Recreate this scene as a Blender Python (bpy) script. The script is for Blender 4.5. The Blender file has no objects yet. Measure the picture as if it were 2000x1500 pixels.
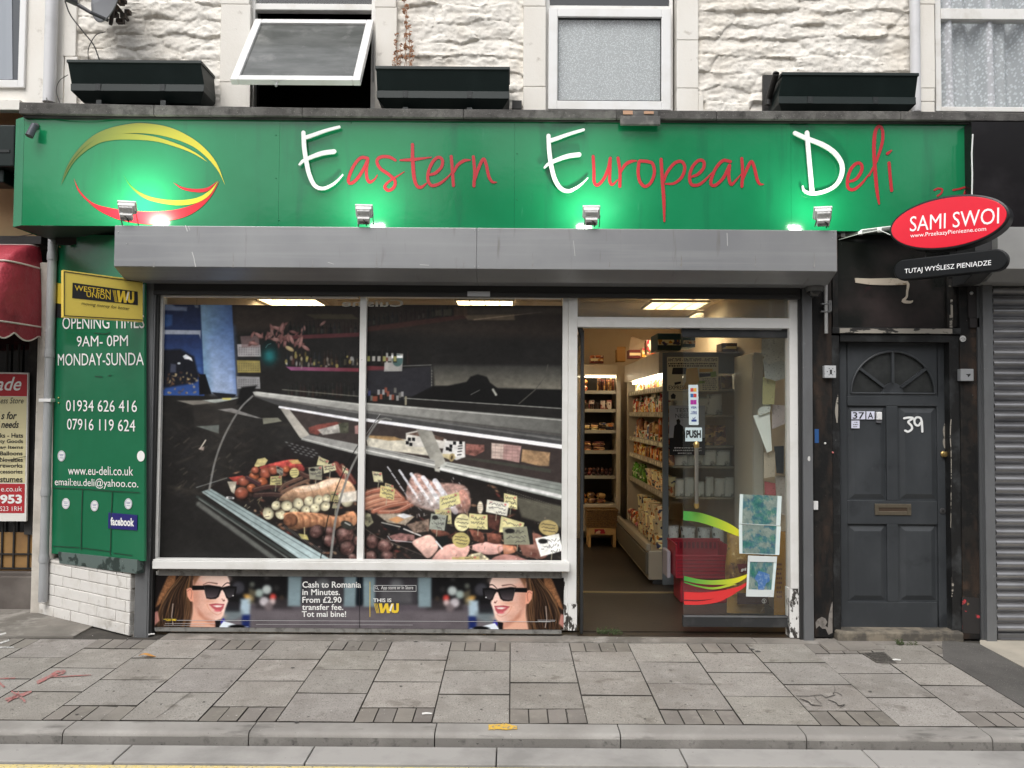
import bpy, math, random
import numpy as np
from mathutils import Matrix, Vector
SC = bpy.context.scene
COL = SC.collection
rad = math.radians
# ---------------------------------------------------------------- camera
F, PITCH, ROLL = 1600.0, rad(2.005), rad(0.40)
CAM = Vector((0.0, -5.5, 1.502))
ROT = Matrix.Rotation(math.pi / 2 + PITCH, 3, 'X') @ Matrix.Rotation(ROLL, 3, 'Z')
cd = bpy.data.cameras.new('camera'); cam = bpy.data.objects.new('camera', cd); COL.objects.link(cam)
cam.matrix_world = Matrix.Translation(CAM) @ ROT.to_4x4()
cd.sensor_width = 36; cd.lens = 36 * F / 2000; cd.clip_end = 500; cd.clip_start = .05
SC.camera = cam
# ---------------------------------------------------------------- world, sun, exposure
SUN_EL, SUN_AZ = rad(52), rad(200)      # azimuth the light comes from, measured clockwise from +Y
w = bpy.data.worlds.new('World'); SC.world = w; w.use_nodes = True
nt = w.node_tree; nt.nodes.clear()
sky = nt.nodes.new('ShaderNodeTexSky'); sky.sky_type = 'NISHITA'; sky.sun_disc = False
sky.sun_elevation = SUN_EL; sky.sun_rotation = SUN_AZ; sky.air_density = 1.0; sky.dust_density = 4.0
hs = nt.nodes.new('ShaderNodeHueSaturation'); hs.inputs['Saturation'].default_value = .22
bg = nt.nodes.new('ShaderNodeBackground'); bg.inputs['Strength'].default_value = .145
wo = nt.nodes.new('ShaderNodeOutputWorld')
nt.links.new(sky.outputs[0], hs.inputs['Color']); nt.links.new(hs.outputs[0], bg.inputs[0]); nt.links.new(bg.outputs[0], wo.inputs[0])
sl = bpy.data.lights.new('sun', 'SUN'); sl.energy = .9; sl.angle = rad(35); sl.color = (1, .97, .93)
so = bpy.data.objects.new('sun', sl); COL.objects.link(so)
sd = Vector((math.sin(SUN_AZ) * math.cos(SUN_EL), math.cos(SUN_AZ) * math.cos(SUN_EL), math.sin(SUN_EL)))
so.rotation_euler = sd.to_track_quat('Z', 'Y').to_euler(); so.location = (0, -6, 9)
SC.view_settings.view_transform = 'Standard'; SC.view_settings.look = 'None'
SC.view_settings.exposure = 0.45; SC.view_settings.gamma = 1
SC.cycles.max_bounces = 6; SC.cycles.transparent_max_bounces = 12; SC.cycles.use_denoising = True
SC.cycles.sample_clamp_indirect = 6

# ---------------------------------------------------------------- pixel -> place helpers (calibrated from the photograph)
def ray(px, py): return (ROT @ Vector(((px - 1000) / F, (750 - py) / F, -1))).normalized()
class Pl:                                    # a vertical plane through o containing u (unit, horizontal) and +Z
    def __init__(s, o, u=(1, 0, 0)):
        s.o = Vector(o); s.u = Vector(u).normalized(); s.v = Vector((0, 0, 1)); s.n = s.v.cross(s.u).normalized()
        if s.n.dot(CAM - s.o) < 0: s.n = -s.n
    def hit(s, px, py, off=0):
        r = ray(px, py); o = s.o + s.n * off
        t = (o - CAM).dot(s.n) / r.dot(s.n); return CAM + r * t
def F_(Y): return Pl((0, Y, 0))
def at(px, py, Y): return F_(Y).hit(px, py)
def X(px, Y, py=800): return at(px, py, Y).x
def Z(py, Y, px=1000): return at(px, py, Y).z
def RC(x0, y0, x1, y1, Y):                   # pixel rectangle -> x0,x1,z0,z1 on the facade-parallel plane Y
    my, mx = (y0 + y1) / 2, (x0 + x1) / 2
    return at(x0, my, Y).x, at(x1, my, Y).x, at(mx, y1, Y).z, at(mx, y0, Y).z

# ---------------------------------------------------------------- materials
def lin(c):
    c = [v / 255 for v in c[:3]]
    return tuple(v / 12.92 if v <= .04045 else ((v + .055) / 1.055) ** 2.4 for v in c)
MATS = {}
def mat(name, col, rough=.6, metal=0, spec=.5, layers=(), bumps=(), attr=None, emit=0, coat=0, trans=0, alpha=1, tone=None, rnd=0):
    """col: linear rgb; layers: (colour, scale, lo, hi, stretch, detail); bumps: (scale, strength, stretch, dist)"""
    if name in MATS: return MATS[name]
    m = bpy.data.materials.new(name); m.use_nodes = True; MATS[name] = m
    n = m.node_tree; N = n.nodes; L = n.links; b = N['Principled BSDF']
    b.inputs['Roughness'].default_value = rough; b.inputs['Metallic'].default_value = metal
    b.inputs['Specular IOR Level'].default_value = spec
    tc = N.new('ShaderNodeTexCoord')
    def noise(scale, st=(1, 1, 1), det=4, ro=.6, typ='noise'):
        mp = N.new('ShaderNodeMapping'); mp.inputs['Scale'].default_value = st; L.new(tc.outputs['Object'], mp.inputs[0])
        if rnd:
            oi = N.new('ShaderNodeObjectInfo'); mm = N.new('ShaderNodeMath'); mm.operation = 'MULTIPLY'; mm.inputs[1].default_value = 40; L.new(oi.outputs['Random'], mm.inputs[0]); L.new(mm.outputs[0], mp.inputs['Location'])
        if typ == 'vor':
            t = N.new('ShaderNodeTexVoronoi'); t.inputs['Scale'].default_value = scale; L.new(mp.outputs[0], t.inputs[0]); return t.outputs['Distance']
        t = N.new('ShaderNodeTexNoise'); t.inputs['Scale'].default_value = scale; t.inputs['Detail'].default_value = det
        t.inputs['Roughness'].default_value = ro; L.new(mp.outputs[0], t.inputs[0]); return t.outputs[0]
    if attr:
        a = N.new('ShaderNodeAttribute'); a.attribute_name = attr; c = a.outputs['Color']
    else:
        r = N.new('ShaderNodeRGB'); r.outputs[0].default_value = (*col, 1); c = r.outputs[0]
    for ly in layers:
        lc, sc_, lo, hi = ly[:4]; st = ly[4] if len(ly) > 4 else (1, 1, 1); det = ly[5] if len(ly) > 5 else 5
        typ = ly[6] if len(ly) > 6 else 'noise'
        f = noise(sc_, st, det, .6, typ); mr = N.new('ShaderNodeMapRange'); mr.clamp = True
        mr.inputs[1].default_value = lo; mr.inputs[2].default_value = hi; L.new(f, mr.inputs[0])
        mx = N.new('ShaderNodeMix'); mx.data_type = 'RGBA'; L.new(mr.outputs[0], mx.inputs[0]); L.new(c, mx.inputs[6])
        mx.inputs[7].default_value = (*lc, 1); c = mx.outputs[2]
    if tone:                                  # multiply by a per-piece tone attribute
        a = N.new('ShaderNodeAttribute'); a.attribute_name = tone
        mx = N.new('ShaderNodeMix'); mx.data_type = 'RGBA'; mx.blend_type = 'MULTIPLY'; mx.inputs[0].default_value = 1
        L.new(c, mx.inputs[6]); L.new(a.outputs['Color'], mx.inputs[7]); c = mx.outputs[2]
    if rnd:                                   # small differences between the copies of one product
        oi = N.new('ShaderNodeObjectInfo'); hv = N.new('ShaderNodeHueSaturation'); mr = N.new('ShaderNodeMapRange'); mr.inputs[3].default_value = 1 - rnd; mr.inputs[4].default_value = 1 + rnd; L.new(oi.outputs['Random'], mr.inputs[0]); L.new(mr.outputs[0], hv.inputs['Value'])
        mh = N.new('ShaderNodeMapRange'); mh.inputs[3].default_value = .5 - rnd * .07; mh.inputs[4].default_value = .5 + rnd * .09; fr_ = N.new('ShaderNodeMath'); fr_.operation = 'FRACT'; m7 = N.new('ShaderNodeMath'); m7.operation = 'MULTIPLY'; m7.inputs[1].default_value = 7.3
        L.new(oi.outputs['Random'], m7.inputs[0]); L.new(m7.outputs[0], fr_.inputs[0]); L.new(fr_.outputs[0], mh.inputs[0]); L.new(mh.outputs[0], hv.inputs['Hue']); L.new(c, hv.inputs['Color']); c = hv.outputs[0]
    L.new(c, b.inputs['Base Color'])
    if emit:
        L.new(c, b.inputs['Emission Color']); b.inputs['Emission Strength'].default_value = emit
    prev = None
    for bp in bumps:
        f = noise(bp[0], bp[2] if len(bp) > 2 else (1, 1, 1), 6, .62, bp[4] if len(bp) > 4 else 'noise')
        bn = N.new('ShaderNodeBump'); bn.inputs['Strength'].default_value = bp[1]; bn.inputs['Distance'].default_value = bp[3] if len(bp) > 3 else .01
        L.new(f, bn.inputs['Height'])
        if prev: L.new(prev, bn.inputs['Normal'])
        prev = bn.outputs[0]
    if prev: L.new(prev, b.inputs['Normal'])
    if coat: b.inputs['Coat Weight'].default_value = coat; b.inputs['Coat Roughness'].default_value = .04
    if trans: b.inputs['Transmission Weight'].default_value = trans
    if alpha < 1: b.inputs['Alpha'].default_value = alpha
    return m
def glass_mat(name, tint=(.97, .98, .975), refl=1.0, rough=.02, dirt=0.0):
    m = bpy.data.materials.new(name); m.use_nodes = True; N = m.node_tree.nodes; L = m.node_tree.links; N.clear()
    o = N.new('ShaderNodeOutputMaterial'); t = N.new('ShaderNodeBsdfTransparent'); t.inputs[0].default_value = (*tint, 1)
    g = N.new('ShaderNodeBsdfGlossy'); g.inputs['Roughness'].default_value = rough; g.inputs[0].default_value = (refl, refl, refl, 1)
    lw = N.new('ShaderNodeLayerWeight'); lw.inputs[0].default_value = .5; pw = N.new('ShaderNodeMath'); pw.operation = 'POWER'; pw.inputs[1].default_value = 5; L.new(lw.outputs['Facing'], pw.inputs[0])
    mu = N.new('ShaderNodeMath'); mu.operation = 'MULTIPLY_ADD'; mu.inputs[1].default_value = .9; mu.inputs[2].default_value = .045; L.new(pw.outputs[0], mu.inputs[0])
    mx = N.new('ShaderNodeMixShader'); L.new(mu.outputs[0], mx.inputs[0]); L.new(t.outputs[0], mx.inputs[1]); L.new(g.outputs[0], mx.inputs[2])
    out = mx.outputs[0]
    if dirt:
        d = N.new('ShaderNodeBsdfDiffuse'); d.inputs[0].default_value = (.5, .52, .5, 1)
        tc = N.new('ShaderNodeTexCoord'); ns = N.new('ShaderNodeTexNoise'); ns.inputs['Scale'].default_value = 6; L.new(tc.outputs['Object'], ns.inputs[0])
        mr = N.new('ShaderNodeMapRange'); mr.inputs[1].default_value = .35; mr.inputs[2].default_value = .8; mr.inputs[3].default_value = dirt * .4; mr.inputs[4].default_value = dirt; L.new(ns.outputs[0], mr.inputs[0])
        m2 = N.new('ShaderNodeMixShader'); L.new(mr.outputs[0], m2.inputs[0]); L.new(out, m2.inputs[1]); L.new(d.outputs[0], m2.inputs[2]); out = m2.outputs[0]
    L.new(out, o.inputs[0]); MATS[name] = m; return m
def emis(name, col, s):
    m = bpy.data.materials.new(name); m.use_nodes = True; N = m.node_tree.nodes; N.clear()
    o = N.new('ShaderNodeOutputMaterial'); e = N.new('ShaderNodeEmission'); e.inputs[0].default_value = (*col, 1); e.inputs[1].default_value = s
    m.node_tree.links.new(e.outputs[0], o.inputs[0]); MATS[name] = m; return m

# ---------------------------------------------------------------- things, parts, meshes
def tag(o, label=None, cat=None, group=None, kind=None):
    if label: o['label'] = label
    if cat: o['category'] = cat
    if group: o['group'] = group
    if kind: o['kind'] = kind
    return o
def thing(name, label, cat, loc=(0, 0, 0), group=None):
    o = bpy.data.objects.new(name, None); COL.objects.link(o); o.location = loc; o.empty_display_size = .1
    o['origin'] = tuple(loc); del o['origin']
    ORG[o.name] = Vector(loc)
    return tag(o, label, cat, group)
ORG = {}
def copy_tree(o, parent=None, loc=None, label=None):
    c = o.copy(); COL.objects.link(c); c.parent = parent
    if loc is not None: c.location = loc; ORG[c.name] = Vector(loc)
    if label: c['label'] = label
    for ch in [k for k in bpy.data.objects if k.parent == o]: copy_tree(ch, c)
    return c
class MB:
    def __init__(s): s.v = []; s.f = []; s.mi = []; s.c = []; s.cur = 0; s.col = (1, 1, 1)
    def add(s, vs, fs, col=None):
        k = len(s.v); s.v += [tuple(v) for v in vs]; s.f += [tuple(i + k for i in f) for f in fs]
        s.mi += [s.cur] * len(fs); c = col or s.col
        s.c += list(c) if (len(vs) and isinstance(c[0], (tuple, list))) else [c] * len(vs)
        return s
    def box(s, x0, x1, y0, y1, z0, z1, col=None):
        x0, x1 = sorted((x0, x1)); y0, y1 = sorted((y0, y1)); z0, z1 = sorted((z0, z1))
        return s.add([(x0, y0, z0), (x1, y0, z0), (x1, y1, z0), (x0, y1, z0), (x0, y0, z1), (x1, y0, z1), (x1, y1, z1), (x0, y1, z1)],
                     [(0, 3, 2, 1), (4, 5, 6, 7), (0, 1, 5, 4), (1, 2, 6, 5), (2, 3, 7, 6), (3, 0, 4, 7)], col)
    def pbox(s, x0, y0, x1, y1, Y, d, col=None):     # pixel rect on front plane Y, going back by d
        a, b, c, e = RC(x0, y0, x1, y1, Y); return s.box(a, b, Y, Y + d, c, e, col)
    def obox(s, c, u, v, n, col=None):               # oriented box: centre and half-extent vectors
        c, u, v, n = map(Vector, (c, u, v, n))
        P = [c - u - v - n, c + u - v - n, c + u + v - n, c - u + v - n, c - u - v + n, c + u - v + n, c + u + v + n, c - u + v + n]
        return s.add(P, [(0, 3, 2, 1), (4, 5, 6, 7), (0, 1, 5, 4), (1, 2, 6, 5), (2, 3, 7, 6), (3, 0, 4, 7)], col)
    def prism(s, pts, n, col=None):                  # planar polygon pts extruded along vector n
        pts = [Vector(p) for p in pts]; n = Vector(n); k = len(pts)
        V = pts + [p + n for p in pts]
        return s.add(V, [tuple(range(k)), tuple(range(2 * k - 1, k - 1, -1))] + [(i, i + k, (i + 1) % k + k, (i + 1) % k) for i in range(k)], col)
    def tube(s, pts, r, n=10, col=None, cap=True):
        pts = [Vector(p) for p in pts]; rs = r if isinstance(r, (list, tuple)) else [r] * len(pts); V = []; Fc = []
        up = None
        for i, p in enumerate(pts):
            t = (pts[min(i + 1, len(pts) - 1)] - pts[max(i - 1, 0)]).normalized()
            if up is None: up = Vector((0, 0, 1)) if abs(t.z) < .9 else Vector((0, 1, 0))
            a = t.cross(up).normalized(); b = a.cross(t).normalized(); up = b
            for k in range(n):
                an = 2 * math.pi * k / n; V.append(p + (a * math.cos(an) + b * math.sin(an)) * rs[i])
        for i in range(len(pts) - 1):
            for k in range(n): Fc.append((i * n + k, i * n + (k + 1) % n, (i + 1) * n + (k + 1) % n, (i + 1) * n + k))
        if cap: Fc += [tuple(range(n))[::-1], tuple(range((len(pts) - 1) * n, len(pts) * n))]
        return s.add(V, Fc, col)
    def lathe(s, c, prof, n=20, axis='Z', col=None, sx=1, sy=1):
        c = Vector(c); V = []; Fc = []
        for r, h in prof:
            for k in range(n):
                a = 2 * math.pi * k / n; p = (r * math.cos(a) * sx, r * math.sin(a) * sy, h)
                if axis == 'Y': p = (p[0], h, p[1])
                if axis == 'X': p = (h, p[0], p[1])
                V.append(c + Vector(p))
        m = len(prof)
        for i in range(m - 1):
            for k in range(n): Fc.append((i * n + k, i * n + (k + 1) % n, (i + 1) * n + (k + 1) % n, (i + 1) * n + k))
        Fc += [tuple(range(n))[::-1], tuple(range((m - 1) * n, m * n))]
        return s.add(V, Fc, col)
    def ball(s, c, r, rz=None, n=12, m=7, col=None, jit=0, rng=random, ry=None):
        rz = rz or r; ry = ry or r; V = []; Fc = []; c = Vector(c)
        for i in range(m + 1):
            th = math.pi * i / m
            for k in range(n):
                a = 2 * math.pi * k / n; j = 1 + rng.uniform(-jit, jit)
                V.append(c + Vector((r * math.sin(th) * math.cos(a) * j, ry * math.sin(th) * math.sin(a) * j, rz * math.cos(th) * j)))
        for i in range(m):
            for k in range(n): Fc.append((i * n + k, (i + 1) * n + k, (i + 1) * n + (k + 1) % n, i * n + (k + 1) % n))
        return s.add(V, Fc, col)
    def grid(s, P, col=None):                        # P: rows x cols of points
        R, Cn = len(P), len(P[0]); V = [p for r in P for p in r]
        return s.add(V, [(i * Cn + j, i * Cn + j + 1, (i + 1) * Cn + j + 1, (i + 1) * Cn + j) for i in range(R - 1) for j in range(Cn - 1)], col)
    def build(s, name, m, parent=None, bevel=0, smooth=False, base=None, seg=2):
        me = bpy.data.meshes.new(name); V = np.array(s.v, float).reshape(-1, 3)
        if parent is not None:
            r = parent
            while r.parent: r = r.parent
            o0 = ORG.get(r.name, Vector((0, 0, 0)))
        else: o0 = Vector(base) if base else Vector(((V[:, 0].min() + V[:, 0].max()) / 2, (V[:, 1].min() + V[:, 1].max()) / 2, V[:, 2].min()))
        V = V - np.array(o0)
        me.from_pydata(V.tolist(), [], s.f)
        for mm in (m if isinstance(m, (list, tuple)) else [m]): me.materials.append(mm)
        me.polygons.foreach_set('material_index', s.mi)
        if any(c != (1, 1, 1) for c in s.c):
            ca = me.color_attributes.new('Col', 'FLOAT_COLOR', 'POINT')
            ca.data.foreach_set('color', np.c_[np.array(s.c, float), np.ones(len(s.c))].ravel())
        if smooth is not False:
            me.polygons.foreach_set('use_smooth', [True] * len(me.polygons))
            me.set_sharp_from_angle(angle=rad(smooth if smooth is not True else 40))
        me.update(); o = bpy.data.objects.new(name, me); COL.objects.link(o)
        if parent is not None: o.parent = parent
        else: o.location = o0; ORG[o.name] = o0
        if bevel:
            bm = o.modifiers.new('bevel', 'BEVEL'); bm.width = bevel; bm.segments = seg; bm.limit_method = 'ANGLE'
        return o
def spline(pts, n=60, closed=False):                 # Catmull-Rom through pts (any dimension)
    P = np.array(pts, float)
    P = np.vstack([2 * P[0] - P[1], P, 2 * P[-1] - P[-2]])
    k = len(P) - 3; out = []
    seglen = [np.linalg.norm(P[i + 2][:2] - P[i + 1][:2]) for i in range(k)]; tot = sum(seglen)
    for i in range(k):
        m = max(2, int(n * seglen[i] / tot)); p0, p1, p2, p3 = P[i:i + 4]
        for t in np.linspace(0, 1, m, endpoint=False):
            out.append(.5 * ((2 * p1) + (-p0 + p2) * t + (2 * p0 - 5 * p1 + 4 * p2 - p3) * t * t + (-p0 + 3 * p1 - 3 * p2 + p3) * t ** 3))
    out.append(P[-2]); return np.array(out)
def resample(P, n):
    d = np.r_[0, np.cumsum(np.linalg.norm(np.diff(P, axis=0), axis=1))]; t = np.linspace(0, d[-1], n)
    return np.stack([np.interp(t, d, P[:, i]) for i in range(P.shape[1])], 1)
STK = [0]
def stroke(mb, pts, wd, pl, off, th, n=60, col=None, rnd=True):
    """brush stroke: pixel path pts, width(s) wd in px, on plane pl, front face at off, thickness th"""
    wd = wd if isinstance(wd, (list, tuple)) else [wd] * len(pts)
    if len(wd) != len(pts): wd = list(np.interp(np.linspace(0, 1, len(pts)), np.linspace(0, 1, len(wd)), wd))
    S = spline([(*p, q) for p, q in zip(pts, wd)], n); L_, R_ = [], []
    for i in range(len(S)):
        t = S[min(i + 1, len(S) - 1), :2] - S[max(i - 1, 0), :2]; t = t / (np.linalg.norm(t) + 1e-9); nn = np.array((-t[1], t[0])) * S[i, 2] / 2
        L_.append(S[i, :2] + nn); R_.append(S[i, :2] - nn)
    def cap(c, d, w):                            # half-round ends
        a0 = math.atan2(d[1], d[0]); return [(c[0] + w / 2 * math.cos(a0 + a), c[1] + w / 2 * math.sin(a0 + a)) for a in np.linspace(math.pi / 2, -math.pi / 2, 6)[1:-1]]
    t1 = S[-1, :2] - S[-2, :2]; t0 = S[0, :2] - S[1, :2]
    k = len(S); STK[0] = (STK[0] + 1) % 5; off += STK[0] * .0005; of = [off + .0004 * i / k for i in range(k)]
    fr = [pl.hit(*p, o_) for p, o_ in zip(L_, of)] + [pl.hit(*p, o_) for p, o_ in zip(R_, of)]
    bk = [p - pl.n * th for p in fr]; V = fr + bk; m = 2 * k; Fc = []
    for i in range(k - 1):
        Fc += [(i, i + 1, k + i + 1, k + i), (i, m + i, m + i + 1, i + 1), (k + i, k + i + 1, m + k + i + 1, m + k + i)]
    Fc += [(0, k, m + k, m), (k - 1, m + k - 1, m + 2 * k - 1, 2 * k - 1)]
    mb.add(V, Fc, col)
    if rnd:
        for c, d, a, b in ((S[-1], t1, L_[-1], R_[-1]), (S[0], t0, R_[0], L_[0])):
            pts_ = [a] + cap(c[:2], d, c[2]) + [b]; q = [pl.hit(*p, off - .0001 + (.0004 if d is t1 else 0)) for p in pts_]
            mb.prism(q, -pl.n * th, col)
def swoosh(mb, up, lo, pl, off, colf, n=46, th=.001):
    A = resample(spline(up, 80), n); B = resample(spline(lo, 80), n); V = []; cs = []
    for a, b in zip(A, B):
        for p in (a, b): V.append(pl.hit(p[0], p[1], off)); cs.append(colf(p[0], p[1]))
    mb.add(V, [(2 * i, 2 * i + 1, 2 * i + 3, 2 * i + 2) for i in range(n - 1)], cs)
def ppoly(mb, pts, pl, off, th, col=None): mb.prism([pl.hit(*p, off) for p in pts], -pl.n * th, col)
def text_geo(s, bold=0, shear=0, sx=1):
    cu = bpy.data.curves.new('t', 'FONT'); cu.body = s; cu.size = 1; cu.offset = bold; cu.shear = shear; cu.resolution_u = 3; cu.fill_mode = 'FRONT'
    o = bpy.data.objects.new('t', cu); COL.objects.link(o); dg = bpy.context.evaluated_depsgraph_get(); dg.update()
    me = bpy.data.meshes.new_from_object(o.evaluated_get(dg))
    V = np.array([v.co for v in me.vertices]); Fc = [tuple(p.vertices) for p in me.polygons]
    bpy.data.objects.remove(o); bpy.data.curves.remove(cu); bpy.data.meshes.remove(me); return V, Fc
def txt(mb, s, pl, bl, br, tl, off=.002, bold=0, shear=0, col=None):
    """flat lettering: inked box of the string fitted to pixel corners bottom-left, bottom-right, top-left"""
    V, Fc = text_geo(s, bold, shear)
    if len(V) == 0: return
    lo, hi = V.min(0), V.max(0); O = pl.hit(*bl, off); U = pl.hit(*br, off) - O; W = pl.hit(*tl, off) - O
    P = [O + U * ((v[0] - lo[0]) / (hi[0] - lo[0])) + W * ((v[1] - lo[1]) / (hi[1] - lo[1])) for v in V]
    mb.add(P, Fc, col)
def tbox(mb, s, pl, x0, y0, x1, y1, **k): txt(mb, s, pl, (x0, y1), (x1, y1), (x0, y0), **k)
def nz(H, W, cy, cx, seed=0, octv=4, ro=.55, ridge=False):   # fractal value noise, cell size in samples
    r = np.random.RandomState(seed); out = np.zeros((H, W)); a = 1; tot = 0
    for o in range(octv):
        gy, gx = max(cy / 2 ** o, 1), max(cx / 2 ** o, 1)
        G = r.rand(int(H / gy) + 3, int(W / gx) + 3); y = np.arange(H) / gy; x = np.arange(W) / gx
        iy, ix = y.astype(int), x.astype(int); fy, fx = y - iy, x - ix; fy = fy * fy * (3 - 2 * fy); fx = fx * fx * (3 - 2 * fx)
        g = (G[iy][:, ix] * (1 - fx) + G[iy][:, ix + 1] * fx) * (1 - fy)[:, None] + (G[iy + 1][:, ix] * (1 - fx) + G[iy + 1][:, ix + 1] * fx) * fy[:, None]
        if ridge: g = 1 - abs(2 * g - 1)
        out += a * g; tot += a; a *= ro
    return out / tot
# ---------------------------------------------------------------- the two printed pictures (flat vinyl prints), painted into a colour grid
def blur(C, r, it=2):
    for _ in range(it):
        for ax in (0, 1): C = sum(np.roll(C, k, ax) for k in range(-r, r + 1)) / (2 * r + 1)
    return C
class Cv:
    def __init__(s, x0, y0, x1, y1, res=1.0):
        s.x0, s.y0, s.res = x0, y0, res; s.W = int(round((x1 - x0) * res)); s.H = int(round((y1 - y0) * res))
        s.C = np.zeros((s.H, s.W, 3)); s.x1, s.y1 = x1, y1
    def reg(s, xa, ya, xb, yb):
        i0 = max(0, int((ya - s.y0) * s.res) - 1); i1 = min(s.H, int((yb - s.y0) * s.res) + 2)
        j0 = max(0, int((xa - s.x0) * s.res) - 1); j1 = min(s.W, int((xb - s.x0) * s.res) + 2)
        if i1 <= i0 or j1 <= j0: return None
        Y, XX = np.mgrid[i0:i1, j0:j1]
        return (slice(i0, i1), slice(j0, j1)), (XX + .5) / s.res + s.x0, (Y + .5) / s.res + s.y0
    def put(s, sl, m, col, a=1):
        m = (np.clip(m, 0, 1) * a)[..., None]; col = np.asarray(col, float)
        if col.max() > 1.5: col = col / 255
        s.C[sl] = s.C[sl] * (1 - m) + col * m
    def poly(s, pts, col, b=.8, a=1, tex=0, sm=0, sh=0):
        P = np.array(pts, float)
        if sm: P = np.vstack([P[-2:], P, P[:2]]); P = spline(P, 70)[:, :2]; n0 = len(P); P = P[int(n0 * .12):int(n0 * .88)]
        if sh:
            y0_, y1_ = P[:, 1].min(), P[:, 1].max(); c0_ = np.array(col, float) / 255; col = lambda x, y: np.clip(c0_ * (1 + sh * .45 - sh * np.clip((y - y0_) / (y1_ - y0_ + 1e-6), 0, 1) ** 1.4)[..., None], 0, 1.15)
        r = s.reg(P[:, 0].min() - b * 2, P[:, 1].min() - b * 2, P[:, 0].max() + b * 2, P[:, 1].max() + b * 2)
        if r is None: return
        sl, x, y = r; ins = np.zeros(x.shape, bool); d = np.full(x.shape, 1e9)
        for i in range(len(P)):
            xa, ya = P[i]; xb, yb = P[(i + 1) % len(P)]
            c = ((ya > y) != (yb > y)) & (x < (xb - xa) * (y - ya) / ((yb - ya) if yb != ya else 1e-9) + xa); ins ^= c
            dx, dy = xb - xa, yb - ya; t = np.clip(((x - xa) * dx + (y - ya) * dy) / (dx * dx + dy * dy + 1e-9), 0, 1)
            d = np.minimum(d, np.hypot(x - xa - t * dx, y - ya - t * dy))
        sd = np.where(ins, d, -d); m = sd / (2 * b) + .5
        c = col(x, y) if callable(col) else np.array(col, float)
        if tex: c = s.texd(c, x, y, tex)
        s.put(sl, m, c, a)
    def texd(s, c, x, y, k):
        n = nz(x.shape[0], x.shape[1], 6, 6, int(abs(x[0, 0] + y[0, 0])) % 999, 3)[..., None]
        c = np.asarray(c, float); c = c / 255 if c.max() > 1.5 else c
        return np.clip(c * (1 + (n - .5) * 2 * k), 0, 1.2)
    def line(s, pts, w, col, b=.7, a=1):
        P = np.array(pts, float); ww = w if isinstance(w, (list, tuple)) else [w, w]; m_ = max(ww)
        r = s.reg(P[:, 0].min() - m_ - b * 2, P[:, 1].min() - m_ - b * 2, P[:, 0].max() + m_ + b * 2, P[:, 1].max() + m_ + b * 2)
        if r is None: return
        sl, x, y = r; M = np.full(x.shape, -1e9); n = len(P) - 1
        for i in range(n):
            xa, ya = P[i]; xb, yb = P[i + 1]; dx, dy = xb - xa, yb - ya
            t = np.clip(((x - xa) * dx + (y - ya) * dy) / (dx * dx + dy * dy + 1e-9), 0, 1)
            wd = ww[0] + (ww[-1] - ww[0]) * (i + t) / n
            M = np.maximum(M, wd / 2 - np.hypot(x - xa - t * dx, y - ya - t * dy))
        s.put(sl, M / (2 * b) + .5, col(x, y) if callable(col) else col, a)
    def curve(s, pts, w, col, **k): s.line(spline(pts, 30)[:, :2], w, col, **k)
    def ell(s, cx, cy, rx, ry, col, ang=0, b=.8, a=1, sh=0, hl=0, tex=0):
        R = max(rx, ry) + b * 2; r = s.reg(cx - R, cy - R, cx + R, cy + R)
        if r is None: return
        sl, x, y = r; ca, sa = math.cos(ang), math.sin(ang); u = ((x - cx) * ca + (y - cy) * sa) / rx; v = (-(x - cx) * sa + (y - cy) * ca) / ry
        q = np.hypot(u, v); m = (1 - q) * min(rx, ry) / (2 * b) + .5; c = np.array(col, float) / 255
        if sh:
            k = 1 - sh * np.clip(q, 0, 1) ** 2 * (.6 + .5 * v + .2 * u); c = c[None, None] * k[..., None]
        else: c = np.broadcast_to(c, x.shape + (3,))
        if hl: c = c + hl * np.exp(-(((u + .3) / .28) ** 2 + ((v + .4) / .22) ** 2))[..., None]
        if tex: c = s.texd(c, x, y, tex)
        s.put(sl, m, np.clip(c, 0, 1.2), a)
    def glow(s, cx, cy, rx, ry, col, a=1):
        r = s.reg(cx - 2.5 * rx, cy - 2.5 * ry, cx + 2.5 * rx, cy + 2.5 * ry)
        if r is None: return
        sl, x, y = r; s.put(sl, np.exp(-((x - cx) / rx) ** 2 - ((y - cy) / ry) ** 2), col, a)
def GR(p0, p1, c0, c1):                               # linear gradient between two points
    p0, p1, c0, c1 = map(lambda q: np.array(q, float), (p0, p1, c0, c1)); d = p1 - p0
    def f(x, y):
        t = np.clip(((x - p0[0]) * d[0] + (y - p0[1]) * d[1]) / (d @ d), 0, 1)[..., None]; return (c0 * (1 - t) + c1 * t) / 255
    return f
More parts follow.
